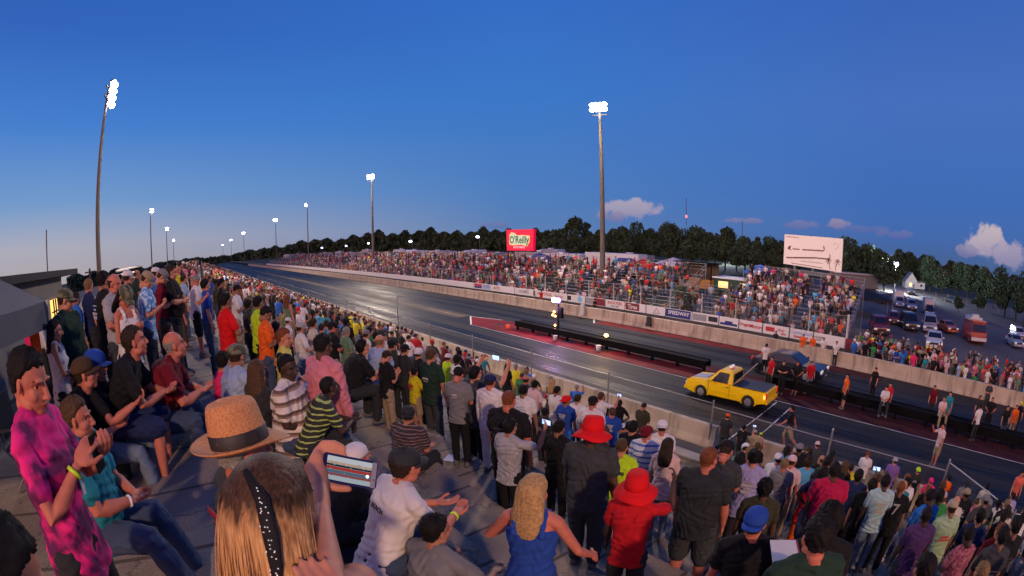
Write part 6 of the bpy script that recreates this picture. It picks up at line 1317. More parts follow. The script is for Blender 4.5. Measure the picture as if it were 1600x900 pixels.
L(1567, 820, 'relax', 'f', 1.55, 'maroon', 'dark', 'red haired woman in maroon at lower right', hair='long', hc='rd', skin='t', dist=7.2)
L(1592, 810, 'straight', 'm', 1.8, 'black', 'black', 'man in black at the right edge of the crowd', hc='bk', skin='m', yaw=70, dist=7)
L(1455, 868, 'straight', 'm', 1.8, 'black', 'black', 'head of a black haired man at the bottom edge, right of centre right', hc='bk', skin='m', yaw=60, fine=True, dist=3.7)
L(1540, 880, 'straight', 'm', 1.74, 'dark', 'dark', 'grey blond haired man at the bottom right edge', hc='lb', skin='t', yaw=60, fine=True, dist=4.6)
L(1290, 806, 'straight', 'm', 1.82, 'dgreen', 'dark', 'man with a large black haired head and dark green tee at the bottom edge', hc='bk', skin='r', yaw=55, dist=2.4, fine=True)
L(1305, 788, 'straight', 'm', 1.8, 'black', 'black', 'black haired man just behind the large head at the bottom', hc='bk', skin='m', yaw=70, dist=3.1, hair='curly', fine=True)
L(1188, 792, 'relaxr', 'm', 1.75, 'black', 'dark', 'man in a black tee with white collar and a royal blue cap worn backward', cap='capback', cc='royal', hc='bk', skin='r', yaw=62, dist=3.2, fine=True)
L(928, 655, 'straight', 'h', 1.88, 'charcoal', 'charcoal', 'broad man in a dark grey tee wearing the upper red bucket hat', cap='bucket', cc='brightred', skin='b', yaw=68, dist=3.9, hair='buzz', hc='bk', fine=True)
L(998, 741, 'phone1', 'm', 1.74, 'red', 'dark', 'person in a red shirt and black vest wearing the lower red bucket hat', cap='bucket', cc='brightred', skin='d', yaw=66, hair='buzz', hc='bk', dist=3.7, fine=True)
# seated left
L(200, 512, 'sitlean', 'm', 1.8, 'black', 'navy', 'seated man in black with sunglasses and blue shorts', hc='db', skin='r', pk='short', yaw=95, dist=4.5, fine=True)
L(263, 520, 'sitlean', 'h', 1.8, 'maroon', 'jeans', 'seated grey haired man in a maroon tee and jeans', hc='gy', hair='bald', skin='r', yaw=95, dist=4.9, fine=True)
L(262, 504, 'relax', 'm', 1.7, 'dark', 'dark', 'brown haired man behind the seated maroon tee', hc='br', dist=6.4, skin='r')
L(143, 545, 'sitphone', 'm', 1.7, 'black', 'jeansl', 'boy in a black tee and royal blue cap holding a camera', cap='cap', cc='royal', skin='r', yaw=95, dist=4.5, fine=True)
L(122, 562, 'sitlean', 'm', 1.75, 'black', 'dark', 'seated man in black with a brown cap left of the blue cap', cap='cap', cc='brown', skin='r', yaw=95, dist=4.3)
L(366, 537, 'sit', 'h', 1.75, 'lblue', 'khaki', 'seated man in a light blue polo and camo cap behind the straw hat', cap='cap', cc='camo', skin='t', yaw=70, fine=True, dist=5.6)
L(346, 548, 'sit', 'f', 1.65, 'hotpink', 'dark', 'seated person in hot pink left of the light blue polo', hc='bk', yaw=70, dist=5.9)
L(398, 561, 'sit', 'f', 1.65, 'dark', 'dark', 'seated woman with wavy brown hair right of the light blue polo', hair='long', hc='br', skin='t', yaw=60, dist=5)
L(636, 634, 'sit', 'h', 1.7, 'mstripe', 'dark', 'seated man in a dark maroon striped shirt on the concrete step', hc='db', skin='p', yaw=60, cap='capback', cc='dark', fine=True, dist=6.2)
# behind the fence, along the wall
G2 = 'people along the near wall'
for a in [(1137, 646, 'relax', 'm', 1.7, 'dark', 'dark', 'man in a bright orange cap behind the fence, nearest the pickup truck', dict(cap='cap', cc='orange')), (1163, 664, 'phone1', 'm', 1.6, 'black', 'dark', 'person holding a lit phone between the orange cap and blue cap', dict(phone=True)), (1180, 672, 'relax', 'm', 1.35, 'tan', 'dark', 'child in a pale blue cap behind the fence', dict(cap='cap', cc='lblue')),
          (1189, 676, 'relax', 'm', 1.2, 'tan', 'dark', 'small child in a green cap beside the pale blue cap', dict(cap='cap', cc='neon')), (1278, 690, 'relax', 'm', 1.7, 'charcoal', 'dark', 'man in a red and white cap behind the second fence post', dict(cap='cap', cc='palepink', skin='r')), (1262, 698, 'relax', 'f', 1.5, 'dark', 'dark', 'girl in dark clothes left of the red and white cap', dict(hc='br')),
          (1357, 706, 'lookdown', 'm', 1.7, 'white', 'grey', 'man in a white shirt with a black backpack by the wall', dict(hc='rd', skin='r')), (1400, 716, 'relax', 'm', 1.76, 'violet', 'navy', 'man in a purple tee with pink round print and white cap by the wall', dict(cap='cap', cc='lgrey')), (1436, 731, 'relax', 'm', 1.65, 'dark', 'dark', 'person in a neon yellow beanie cap by the fence', dict(cap='capback', cc='neon', skin='r')),
          (1456, 748, 'relax', 'm', 1.65, 'hotpink', 'dark', 'person in a hot pink hooded top by the fence corner', dict(cap='capback', cc='hotpink')), (1484, 744, 'relax', 'm', 1.6, 'orange', 'dark', 'person in an orange top just beyond the fence corner post', {}), (1512, 752, 'relax', 'm', 1.75, 'grey', 'charcoal', 'person in a long grey tee beyond the sloping fence rail', dict(hc='bk', skin='d')), (1544, 757, 'relax', 'm', 1.72, 'cream', 'lblue', 'man in a cream tee under the sloping fence rail', dict(hc='bk', skin='d')),
          (1585, 772, 'relax', 'm', 1.75, 'lavender', 'violet', 'person in a lavender top at the right edge by the fence', dict(skin='m')), (1578, 790, 'relax', 'm', 1.7, 'charcoal', 'dark', 'person in a white cap below the lavender top', dict(cap='cap', cc='white', skin='m'))]:
    hx, hy, ps, k, h, sh_, pn, lab, kw = a; kw.setdefault('hc', 'bk'); L(hx, hy, ps, k, h, sh_, pn, lab, ground=0.0, group=G2, **kw)
# people on the track
G3 = 'crew standing on the track'
for a in [(1240, 633, 'walk', 'm', 1.8, 'black', 'khaki', 'man in a black tee and shorts striding behind the pickup truck', dict(pk='short', yaw=-10, skin='r')), (1476, 662, 'phone1', 'm', 1.8, 'palepink', 'khaki', 'man in a pale pink tee raising one arm at the track edge', dict(pk='short', yaw=-40, skin='r')),
          (1198, 537, 'straight', 'm', 1.8, 'white', 'black', 'man in a white printed tee left of the dark blue car', dict(yaw=80)), (1208, 557, 'relax', 'm', 1.8, 'red', 'dark', 'man in a red and white shirt left of the dark blue car', dict(yaw=-60)), (1226, 563, 'cross', 'm', 1.8, 'black', 'black', 'man in black with folded arms in front of the dark blue car', dict(yaw=-90, skin='p')), (1248, 564, 'hips', 'm', 1.8, 'black', 'black', 'man in a black tee with pale lettering and shorts leaning by the blue car', dict(yaw=-80, pk='short', skin='r')),
          (1260, 571, 'sitlean', 'm', 1.75, 'lgrey', 'dark', 'man in light grey bending at the blue car', dict(yaw=60)), (1269, 564, 'relax', 'm', 1.78, 'red', 'jeansl', 'man in a red shirt and blue jeans right of the blue car group', dict(yaw=-120)), (1326, 584, 'relax', 'm', 1.8, 'orange', 'black', 'man in an orange vest and black shorts standing alone by the rail', dict(pk='short', yaw=-30)), (1370, 574, 'straight', 'm', 1.8, 'black', 'black', 'man in black standing beyond the rail left of the white tee', dict(yaw=-60)),
          (1386, 603, 'sitr', 'm', 1.8, 'white', 'dark', 'man in a white tee sitting on the black guard rail', dict(yaw=-100, sit=.75)), (1393, 598, 'relax', 'm', 1.7, 'red', 'dark', 'person in red just behind the man sitting on the guard rail', dict(yaw=-60)), (1462, 602, 'relax', 'm', 1.75, 'maroon', 'dark', 'person in dark red beyond the rail, left of the teal shirt', {}), (1476, 620, 'sitr', 'm', 1.8, 'palepink', 'khaki', 'man in a pale shirt sitting on the guard rail beside the teal shirt', dict(yaw=-110, sit=.75, hc='rd')), (1487, 612, 'relax', 'm', 1.8, 'teal', 'khaki', 'man in a teal shirt standing beyond the rail', dict(yaw=-60)),
          (1533, 618, 'relax', 'f', 1.7, 'dark', 'dark', 'person in dark clothes with long hair beyond the rail', dict(hair='long')), (1533, 633, 'straight', 'm', 1.75, 'white', 'dark', 'man in a white shirt with pink sleeves beyond the rail', dict(yaw=60)), (1552, 621, 'hips', 'm', 1.8, 'black', 'black', 'man in black with hands on hips, right of the white and pink shirt', dict(pk='short', yaw=-80, skin='r')), (1548, 597, 'cross', 'm', 1.8, 'charcoal', 'dark', 'man leaning on the far side of the tan wall', {}), (1576, 634, 'relax', 'm', 1.8, 'black', 'jeans', 'man in black left of the orange shirt at the right edge', {}), (1590, 633, 'relax', 'm', 1.75, 'orange', 'khaki', 'man in an orange shirt at the right edge of the track', dict(yaw=-60)),
          (1597, 628, 'relax', 'm', 1.75, 'black', 'dark', 'man in black and a yellow cap at the right edge of the track', dict(cap='cap', cc='yellow')), (1598, 736, 'relax', 'm', 1.7, 'coral', 'dark', 'person in coral at the right edge beyond the fence', {})]:
    hx, hy, ps, k, h, sh_, pn, lab, kw = a; kw.setdefault('yaw', -90); g_ = kw.pop('sit', 0.0); kw.setdefault('hc', 'bk'); L(hx, hy, ps, k, h, sh_, pn, lab, ground=g_ if g_ else 0.0, group=G3, **kw)
# two in safety orange by the far wall etc
G4 = 'people behind the far wall'
for i, (hx, hy, sh_, lab) in enumerate([(1256, 522, 'orange', 'man in safety orange below the maroon banner, left of a pair'), (1271, 524, 'orange', 'man in safety orange below the maroon banner, right of a pair'), (1288, 527, 'white', 'man in white right of the two in safety orange'), (1308, 533, 'white', 'person in a white shirt at the right end of the maroon banner'), (1213, 517, 'dark', 'dark haired child peeking over the far wall left of the maroon banner'), (846, 454, 'red', 'person in red standing by the blue disc banner'), (930, 467, 'black', 'photographer in black crouching by the dark red banner')]):
    L(hx, hy, 'straight' if i != 6 else 'lookdown', 'm', 1.72, sh_, 'dark', lab, yaw=-90, hc='bk', ground=0.0 if i != 4 else -.5, group=G4)
# right-hand crowd behind the far wall: rows between x 33.3 and 37.5 then thinner
rc = random.Random(21); CN = list(CC); SHC = ['white'] * 6 + ['black'] * 9 + ['red', 'brightred', 'maroon', 'red', 'grey', 'lgrey', 'navy', 'blue', 'royal', 'teal', 'green', 'pink', 'palepink', 'orange', 'coral', 'purple', 'yellow', 'khaki', 'charcoal', 'dark', 'dark', 'cream', 'sky', 'hotpink', 'lblue', 'sage', 'tan']
WORDS = {'lgrey': 'light grey', 'lblue': 'pale blue', 'brightred': 'bright red', 'hotpink': 'hot pink', 'palepink': 'pale pink', 'dgreen': 'dark green', 'sky': 'sky blue', 'royal': 'royal blue', 'jeansl': 'faded denim', 'jeans': 'dark denim', 'neon': 'neon green', 'bwstripe': 'striped', 'paleyellow': 'pale yellow'}
HW = {'bk': 'black', 'db': 'dark brown', 'br': 'brown', 'lb': 'light brown', 'bl': 'blond', 'gy': 'grey', 'wh': 'white', 'rd': 'red'}
wd_ = lambda c: WORDS.get(c, c)
SEEN = {}
def uniq(base, extra):
    """adds telling detail until the label stands alone"""
    t = base
    for e in extra:
        if t not in SEEN: break
        t = base + ', ' + e
    k = 2; t0 = t
    while t in SEEN: t = t0 + ', ' + ['nearer', 'farther', 'lower', 'higher'][k % 4] + ' one' + ('' if k < 6 else ' of several'); k += 1
    SEEN[t] = 1; return t
def landmark(px_, py_):
    best = min(LM, key=lambda m: (m[0] - px_) ** 2 + ((m[1] - py_) * 1.3) ** 2); dx, dy = px_ - best[0], py_ - best[1]
    rel = ('left of' if dx < 0 else 'right of') if abs(dx) > abs(dy) * 1.2 else ('above' if dy < 0 else 'below'); return rel + ' ' + best[2]
LM = []
PC = {}
def tpix(P):
    d = np.array(P, float) - C0; d /= np.linalg.norm(d); c = d @ RT; r = math.hypot(c[0], c[1]) + 1e-9; th = math.atan2(r, -c[2]); rr = 2 * F * math.sin(th / 2); return 800 + c[0] / r * rr, 533 - c[1] / r * rr
LM += [(1316, 520, 'the right end of the stands'), (1345, 545, 'the dark red suv'), (1419, 520, 'the black suv'), (1458, 545, 'the white sedan'), (1520, 545, 'the rescue truck'), (1584, 550, 'the silver sedan'), (1400, 575, 'the tan wall middle'), (1480, 590, 'the teal shirt'), (1560, 600, 'the right wall end')]
NCOUNT = len(PEOPLE)
yy = 5.0
spots = []
for row, x in enumerate((33.5, 34.3, 35.2, 36.3, 37.6)):
    y = 5.4 if row < 3 else 4.6
    while y > -17:
        y -= rc.uniform(.55, 1.1) * (1 + row * .12)
        spots.append((x + rc.uniform(-.3, .3), y))
for _ in range(26): spots.append((rc.uniform(38.5, 50), rc.uniform(-14, 5)))
PS = ['relax', 'relaxr', 'cross', 'straight', 'hips', 'pocket', 'lookdown', 'phone1']
SWAP = ['in %s', 'wearing %s', 'with a %s top']
def rand_kw(r_):
    sk = r_.choice('pptrmbd' + 'prt'); hcx = 'bk' if sk in 'bdm' else r_.choice(['bk', 'db', 'db', 'br', 'br', 'lb', 'gy', 'bl', 'rd']); fem = r_.random() < .35
    hr = r_.choice(['long', 'pony', 'bun', 'long']) if fem else r_.choice(['short', 'short', 'buzz', 'curly', 'bald' if sk in 'ptr' else 'buzz'])
    cap = r_.choice(['cap', 'capback', None, None, None]) if not fem else None
    return dict(k='f' if fem else r_.choice('mmmh'), skin=sk, hair=hr, hc=hcx, cap=cap, cc=r_.choice(['white', 'black', 'navy', 'red', 'grey', 'black', 'khaki', 'camo']), shirt=r_.choice(SHC), pants=r_.choice(['jeans', 'dark', 'khaki', 'black', 'jeansl', 'charcoal']), pk=r_.choice(['long', 'short']), sl=r_.choice(['tee', 'tee', 'tee', 'tank' if fem else 'tee', 'long']))
def auto_label(kw, pos, where):
    px_, py_ = tpix((pos[0], pos[1], pos[2] + 1.5))
    who = {'f': 'woman', 'm': 'man', 'h': 'heavy man'}[kw['k']]; hd = ('%s cap' % wd_(kw['cc'])) if kw['cap'] else ('bald head' if kw['hair'] == 'bald' else '%s %shair' % (HW[kw['hc']], 'long ' if kw['hair'] == 'long' else ''))
    return uniq('%s in %s with %s, %s' % (who, wd_(kw['shirt']), hd, landmark(px_, py_)), [where, '%s %s' % (wd_(kw['pants']), 'trousers' if kw['pk'] == 'long' else 'shorts')])
for i, (x, y) in enumerate(spots):
    if any(math.hypot(x - a, y - b_) < .5 for a, b_ in USED) : continue
    if len(PEOPLE) - NCOUNT > 98: break
    USED.append((x, y)); kw = rand_kw(rc); ps = rc.choice(PS); yaw = -90 + rc.uniform(-45, 45)
    kw['pk'] = 'long' if kw['k'] == 'h' else kw['pk']; kw['sl'] = 'tee' if kw['sl'] == 'tank' else kw['sl']
    kw['label'] = auto_label(kw, (x, y, 0), 'standing'); kw['group'] = G4
    person(frame((x, y, 0)) @ Matrix.Rotation(rad(-yaw), 4, 'Z'), ps, kw.pop('k'), rc.uniform(.92, 1.06) if rc.random() < .85 else .72, **kw)
# fillers in the near stand
LM = [(a, b_, t) for a, b_, t in ((352, 470, 'the bright red tee'), (403, 475, 'the neon tee'), (415, 490, 'the orange polo'), (470, 515, 'the grey cap and white tee'), (503, 540, 'the pink dress shirt'), (541, 520, 'the sage green tee'), (604, 555, 'the black polo'), (648, 585, 'the yellow tee'), (673, 555, 'the tall dark green tee'), (766, 595, 'the navy cap'), (886, 625, 'the royal blue tee'), (928, 660, 'the upper red bucket hat'), (998, 750, 'the lower red bucket hat'), (1045, 700, 'the long brown hair'), (1112, 710, 'the broad man on the bare concrete'), (1180, 715, 'the lavender top'), (1240, 725, 'the pale pink tee'), (1308, 740, 'the crimson polo'), (1387, 760, 'the pale aqua tee'), (1452, 800, 'the purple tee'), (1492, 795, 'the mint shirt'), (1560, 830, 'the maroon top'), (306, 450, 'the man in black shorts'), (229, 440, 'the hawaiian shirt'), (160, 440, 'the tall man in black'), (320, 425, 'the far end of the near stand'), (380, 440, 'the cream wall at far left'), (430, 465, 'the thin fence post'))]
CONC = [(540, 590), (605, 590), (650, 690), (690, 700), (790, 770), (830, 860), (740, 900), (640, 820), (560, 690)]
def inpoly(x, y, P__):
    c = False; j = len(P__) - 1
    for i in range(len(P__)):
        if (P__[i][1] > y) != (P__[j][1] > y) and x < (P__[j][0] - P__[i][0]) * (y - P__[i][1]) / (P__[j][1] - P__[i][1] + 1e-9) + P__[i][0]: c = not c
        j = i
    return c
def stand_spots(r_, y0, y1, dens, ks=range(-1, 12)):
    out = []
    for k in ks:
        y = y0 + r_.random()
        while y < y1:
            y += r_.uniform(.5, .72) / dens
            out.append((k, y))
    return out
rf_ = random.Random(12); NF = 0; SHD = ['black'] * 8 + ['dark', 'charcoal', 'navy', 'dgreen', 'maroon', 'grey', 'lgrey', 'white', 'white', 'white', 'red', 'green', 'blue', 'teal', 'sage', 'khaki', 'cream', 'pink', 'sky', 'lblue', 'olive', 'brown', 'yellow', 'royal', 'tan']
cand = []
for k, y in stand_spots(rf_, 6.5, 46, .92): cand.append((k, y, 0))
for k, y in stand_spots(rf_, -9, 3.0, 1.05, range(3, 12)): cand.append((k, y, 1))
cand.sort(key=lambda c: math.hypot(c[0], c[1]))
OVER = []
for k, y, zone in cand:
    if zone == 0 and y < 13 and not (k >= 10 or k <= -1 or (7 <= k <= 9 and rf_.random() < .5)): continue
    if zone == 0 and (k in (4, 5) and y < 12): continue
    if zone == 1 and k < 6 and y > -2.2: continue
    if zone == 1 and math.hypot(k, y) < 4.9: continue
    sit = rf_.random() < (.45 if zone == 0 and k > 0 else .1); x = k + (.8 if sit else rf_.uniform(.3, .7)); x = x if k >= 0 else rf_.uniform(-2.6, -.4); fz = floor_at(x)
    if any(math.hypot(x - a, y - b_) < .62 for a, b_ in USED): continue
    hp = tpix((x, y, fz + (1.65 if not sit else .85)))
    if inpoly(hp[0], hp[1], CONC) or (1065 < hp[0] < 1145 and hp[1] > 690): continue
    if x < 0 and y < 9: continue
    # keep the named people in sight: skip spots in front of them
    if zone == 0 and y < 24 and any(abs(hp[0] - m[0]) < 20 and -14 < m[1] - hp[1] + 20 < 60 for m in LM) and rf_.random() < .7: continue
    USED.append((x, y)); kw = rand_kw(rf_); kw['shirt'] = rf_.choice(SHD); ps = rf_.choice(['sit', 'sitr', 'sitlean', 'sit'] if sit else PS[:7]); yaw = (78 if zone == 0 else 80) + rf_.uniform(-22, 22)
    if NF < 118:
        kw['label'] = auto_label(kw, (x, y, fz), 'seated' if sit else 'standing'); kw['group'] = G1
        person(frame((x, y, fz)) @ Matrix.Rotation(rad(-yaw), 4, 'Z'), ps, kw.pop('k'), rf_.uniform(.92, 1.06) * (1.08 if zone else 1), **kw); NF += 1
    else: OVER.append((x, y, fz, sit, yaw))
# ================================================================ the rest of the crowd: more than could be listed, one object each side
def lowpoly(sit, seed):
    r_ = random.Random(seed); b = MB(); z0 = .12 if sit else .95; lean = .12 if sit else .03; C_ = {}
    def pt(t): return A(0, math.sin(lean) * t, z0 + math.cos(lean) * t)
    b.col = (1, 0, 0); b.loft([(pt(-.12), .16, .12), (pt(.1), .16, .11), (pt(.3), .18, .12), (pt(.46), .19, .10), (pt(.52), .08, .06)], 8)
    up = r_.random() < .35
    for s in (1, -1):
        sh = pt(.45) + A(s * .19, 0, 0); e = sh + (A(s * .05, .12, -.24) if not (up and s > 0) else A(.02, .24, -.05)); w_ = e + (A(-s * .1, .22, .02) if sit or r_.random() < .4 else A(0, .08, -.24)) if not (up and s > 0) else e + A(-.04, .08, .24)
        b.col = (1, 0, 0); b.tube([sh, sh + (e - sh) * .6], [.065, .06], 5); b.col = (0, 1, 0); b.tube([sh + (e - sh) * .5, e, w_], [.045, .04, .035], 5)
    b.col = (0, 0, 1)
    for s in (1, -1):
        h = A(s * .09, 0, z0 - .04); kn = h + (A(s * .04, .42, .0) if sit else A(0, .02, -.42)); an = kn + A(0, .02 if sit else 0, -.43); b.tube([h, kn, an], [.1, .075, .055], 6)
    b.col = (0, 1, 0); b.ell(pt(.66), (.075, .09, .11), 8, 6); b.tube([pt(.5), pt(.6)], .05, 5)
    b.col = (1, 1, 0); b.ell(pt(.70) + A(0, -.018, 0), (.084, .098, .09), 8, 6); return b
LP = [(lowpoly(i % 2 == 1, i)) for i in range(8)]
LPA = [(l.arr(), np.concatenate(l.c), l.f) for l in LP]
def crowd_obj(name, items, label, seed):
    r_ = random.Random(seed); V = []; Fc = []; Cc = []; n = 0
    for (x, y, z, sit, yaw, pal) in items:
        v, c, f = LPA[r_.randrange(4) * 2 + (1 if sit else 0)]; c = c.astype(float); s = r_.uniform(.88, 1.06); a = rad(-yaw); ca, sa = math.cos(a), math.sin(a)
        w_ = np.stack([v[:, 0] * ca - v[:, 1] * sa, v[:, 0] * sa + v[:, 1] * ca, v[:, 2]], 1) * s + A(x, y, z)
        sh_ = A(*CC[r_.choice(pal)]); sk = A(*SK[r_.choice('pptrmb')]); pa = A(*CC[r_.choice(['jeans', 'dark', 'khaki', 'jeansl', 'black'])]); ha = A(*(CC[r_.choice(['white', 'red', 'black', 'navy'])] if r_.random() < .3 else HC[r_.choice(['bk', 'db', 'br', 'lb', 'gy'])]))
        m1 = (c[:, 0] == 1) & (c[:, 1] == 0); m2 = (c[:, 1] == 1) & (c[:, 0] == 0); m3 = c[:, 2] == 1; m4 = (c[:, 0] == 1) & (c[:, 1] == 1)
        cc = np.zeros_like(c); cc[m1] = sh_; cc[m2] = sk; cc[m3] = pa; cc[m4] = ha
        V.append(w_); Cc.append(cc); Fc += [[i + n for i in q_] for q_ in f]; n += len(v)
    b = MB(); b.v = [np.concatenate(V)]; b.c = Cc; b.f = Fc; b.mi = [0] * len(Fc); b.n = n
    o = link(name, b.mesh(name, mat('crowd', None, .85, var=0, attr='tint'), True, True, True)); o['kind'] = 'stuff'; tag(o, label, 'crowd'); return o
PAL = SHC + ['red', 'maroon', 'brightred', 'palepink', 'grey', 'grey', 'lgrey', 'lgrey', 'charcoal', 'black', 'white', 'cream', 'navy', 'dark']
rs_ = random.Random(33); items = []
for (y0, y1, rows, dn) in ((24.4, 120, 11, .86), (123, 235, 11, .6), (19.3, 23.9, 5, .7), (6.3, 18.5, 12, .97)):
    for j in range(rows):
        y = y0
        while y < y1:
            y += rs_.uniform(.42, .6)
            d_ = dn * (1 if (y < 100 and y > 45) or y < 18.6 else .75 if y < 170 else .5 if y < 200 else .12)
            if 19 < y < 45: d_ *= .4 if j < 4 else .95
            if (y + 3) % 13.5 < 1.15 or rs_.random() > d_ * (1.12 - .5 * (.5 + .5 * math.sin(y * .9 + j * 1.7 + 2 * math.sin(y * .31)))): continue
            x = 38.0 + .75 * j; sit = rs_.random() < (.35 if j < rows - 2 else .1); items.append((x + (.1 if sit else -.2), y, .8 + .3 * j + (.04 if sit else -.33), sit, -90 + rs_.uniform(-45, 45), PAL))
for _ in range(120): items.append((rs_.uniform(36.8, 37.5), rs_.uniform(6, 150), 0.0, False, -90 + rs_.uniform(-60, 60), PAL))
crowd_obj('grandstand_crowd', items, 'dense colourful crowd filling the grandstands across the track', 1)
items = [(x, y, z, s, yw, SHD) for x, y, z, s, yw in OVER]
for k in range(-1, 12):
    y = 46.0
    while y < 148:
        y += rs_.uniform(.5, .8)
        if rs_.random() < .12: continue
        sit = rs_.random() < .4 and k >= 0; x = k + (.8 if sit else .5) if k >= 0 else rs_.uniform(-2.5, -.4); items.append((x, y, floor_at(x), sit, 80 + rs_.uniform(-25, 25), SHC + ['brightred', 'coral', 'palepink', 'red']))
crowd_obj('near_stand_crowd', items, 'dense distant crowd of the near stand running to the far left', 2)
items = [(rs_.uniform(33.4, 41), rs_.uniform(-22, 5.2), 0.0, False, -90 + rs_.uniform(-60, 60), SHD + ['white', 'red', 'black', 'dark']) for _ in range(150)]
items = [i_ for i_ in items if not any(math.hypot(i_[0] - a, i_[1] - b_) < .42 for a, b_ in USED)]
crowd_obj('infield_crowd', items, 'packed onlookers behind the tan wall beside the car park', 3)
print('PEOPLE', len(PEOPLE), 'named', NCOUNT, 'fill', NF, 'over', len(OVER))
# ================================================================ foreground figures
def custom_pose(joints_world, M, **k):
    """pose from surveyed hand/elbow points given in site coordinates"""
    p = P_(**k); iM = M.inverted(); p['jw'] = {a: A(*(iM @ Vector(b_))) for a, b_ in joints_world.items()}; return p
def wp(px_, py_, d): return Vector(warp([at_d(px_, py_, d)])[0])
def special(name, M, p, k, shirt, pants, label, skin='p', sl='tee', pk='long', hair=None, hc='db', vox=.006, s=1.0):
    j = skel(p, k)
    for a, b_ in p.get('jw', {}).items(): j[a] = b_ / s
    p['j'] = j; POSES[name] = p; H = head_M(p, j); JC[(name, k)] = (p, j, H)
    return person(M, name, k, s, shirt=shirt, pants=pants, label=label, skin=skin, sl=sl, pk=pk, hair=hair, hc=hc, fine=True, group=None), j, H
# --- man in the straw hat
pos, s = place(362, 642, 'straight', 1.76, 1.60, 72, tol=.03); M = frame(pos) @ Matrix.Rotation(rad(-72), 4, 'Z')
man, j, H = special('hatman', M, P_(head=(4, -6)), 'm', 'charcoal', 'jeans', 'man in a dark shirt under the big straw hat in the foreground', skin='r', hair='short', hc='gy', s=s)
def straw_mat():
    m = bpy.data.materials.new('straw'); m.use_nodes = True; n = NT(m.node_tree); b_ = m.node_tree.nodes['Principled BSDF']; co = n.n('ShaderNodeTexCoord')
    c = n.n('ShaderNodeSeparateXYZ'); n.l(co.outputs['Object'], c.inputs[0]); ang = n.math('ARCTAN2', c.outputs[1], c.outputs[0]); rr = n.math('SQRT', n.math('ADD', n.math('MULTIPLY', c.outputs[0], c.outputs[0]), n.math('MULTIPLY', c.outputs[1], c.outputs[1])))
    w1 = n.math('SINE', n.math('MULTIPLY', ang, 150)); w2 = n.math('SINE', n.math('ADD', n.math('MULTIPLY', rr, 1500), n.math('MULTIPLY', c.outputs[2], 1500))); w_ = n.math('MULTIPLY', w1, w2)
    nn_ = n.n('ShaderNodeTexNoise'); n.l(co.outputs['Object'], nn_.inputs[0]); nn_.inputs['Scale'].default_value = 160; nn_.inputs['Detail'].default_value = 4
    col = n.mix(n.math('MULTIPLY_ADD', w_, .35, .5), (.34, .13, .042), (.68, .31, .12)); col = n.mix(.5, col, n.ramp(nn_.outputs['Fac'], [(.35, (.28, .10, .032)), (.62, (.70, .33, .13))])); n.l(col, b_.inputs['Base Color']); b_.inputs['Roughness'].default_value = .75
    bp = n.n('ShaderNodeBump'); bp.inputs['Strength'].default_value = .35; bp.inputs['Distance'].default_value = .002; n.l(n.math('ADD', w_, nn_.outputs['Fac']), bp.inputs['Height']); n.l(bp.outputs[0], b_.inputs['Normal']); return m
HS = man.matrix_basis @ H @ Matrix.Translation((0, -.012, .028)) @ Matrix.Rotation(rad(9), 4, 'X') @ Matrix.Rotation(rad(-7), 4, 'Y') @ Matrix.Diagonal((1, 1, 1.22, 1))
hat = tag(link('straw_hat', None, None, HS), 'large woven straw fedora with black band on the foreground man', 'hat')
b = MB(); N = 56; a = np.linspace(0, 2 * math.pi, N, endpoint=False)
def hring(rx, ry, z, dent=0, pinch=0): 
    x = rx * np.cos(a); y = ry * np.sin(a); zz = np.full(N, z) - dent * np.exp(-(x / .028) ** 2) * (.6 + .4 * np.cos(a * 1)) ; x = x * (1 - pinch * np.exp(-((a - math.pi / 2) / .6) ** 2)); return np.stack([x, y, zz], 1)
rs = [hring(.090, .112, -.005), hring(.088, .110, .03), hring(.083, .104, .07), hring(.078, .097, .098), hring(.070, .087, .112, .004), hring(.055, .072, .117, .016), hring(.036, .052, .116, .026), hring(.012, .020, .112, .03)]
b.rings(rs, True, True); part('crown', b, straw_mat(), hat, True)
b = MB(); rs = []
for t in np.linspace(0, 1, 8):
    rx, ry = .088 + .088 * t, .110 + .078 * t; z = -.004 - .004 * math.sin(t * 3) + t * t * (.018 * np.abs(np.cos(a)) ** 2 - .020 * (np.sin(a) > 0) * np.sin(a) ** 2 + .012 * (np.sin(a) < 0) * np.sin(a) ** 2); rs.append(np.stack([rx * np.cos(a), ry * np.sin(a), z], 1))
for t in np.linspace(1, 0, 8):
    rx, ry = .088 + .088 * t, .110 + .078 * t; z = -.008 - .004 * math.sin(t * 3) + t * t * (.018 * np.abs(np.cos(a)) ** 2 - .020 * (np.sin(a) > 0) * np.sin(a) ** 2 + .012 * (np.sin(a) < 0) * np.sin(a) ** 2); rs.append(np.stack([rx * np.cos(a), ry * np.sin(a), z], 1))
b.rings(rs, True, False); part('brim', b, MATS.get('straw') or bpy.data.materials['straw'], hat, True)
b = MB(); b.rings([hring(.0925, .1145, -.004), hring(.0925, .1145, .0), hring(.0905, .1125, .032), hring(.0885, .1105, .034), hring(.084, .105, .033)], True, False); part('hat_band', b, mat('black_ribbon', (.018, .015, .015), .6), hat, True)
b = MB(); b.obox((.092, .02, .016), (.004, .022, .014)); part('bow', b, mat('black_ribbon', (.018, .015, .015)), hat)
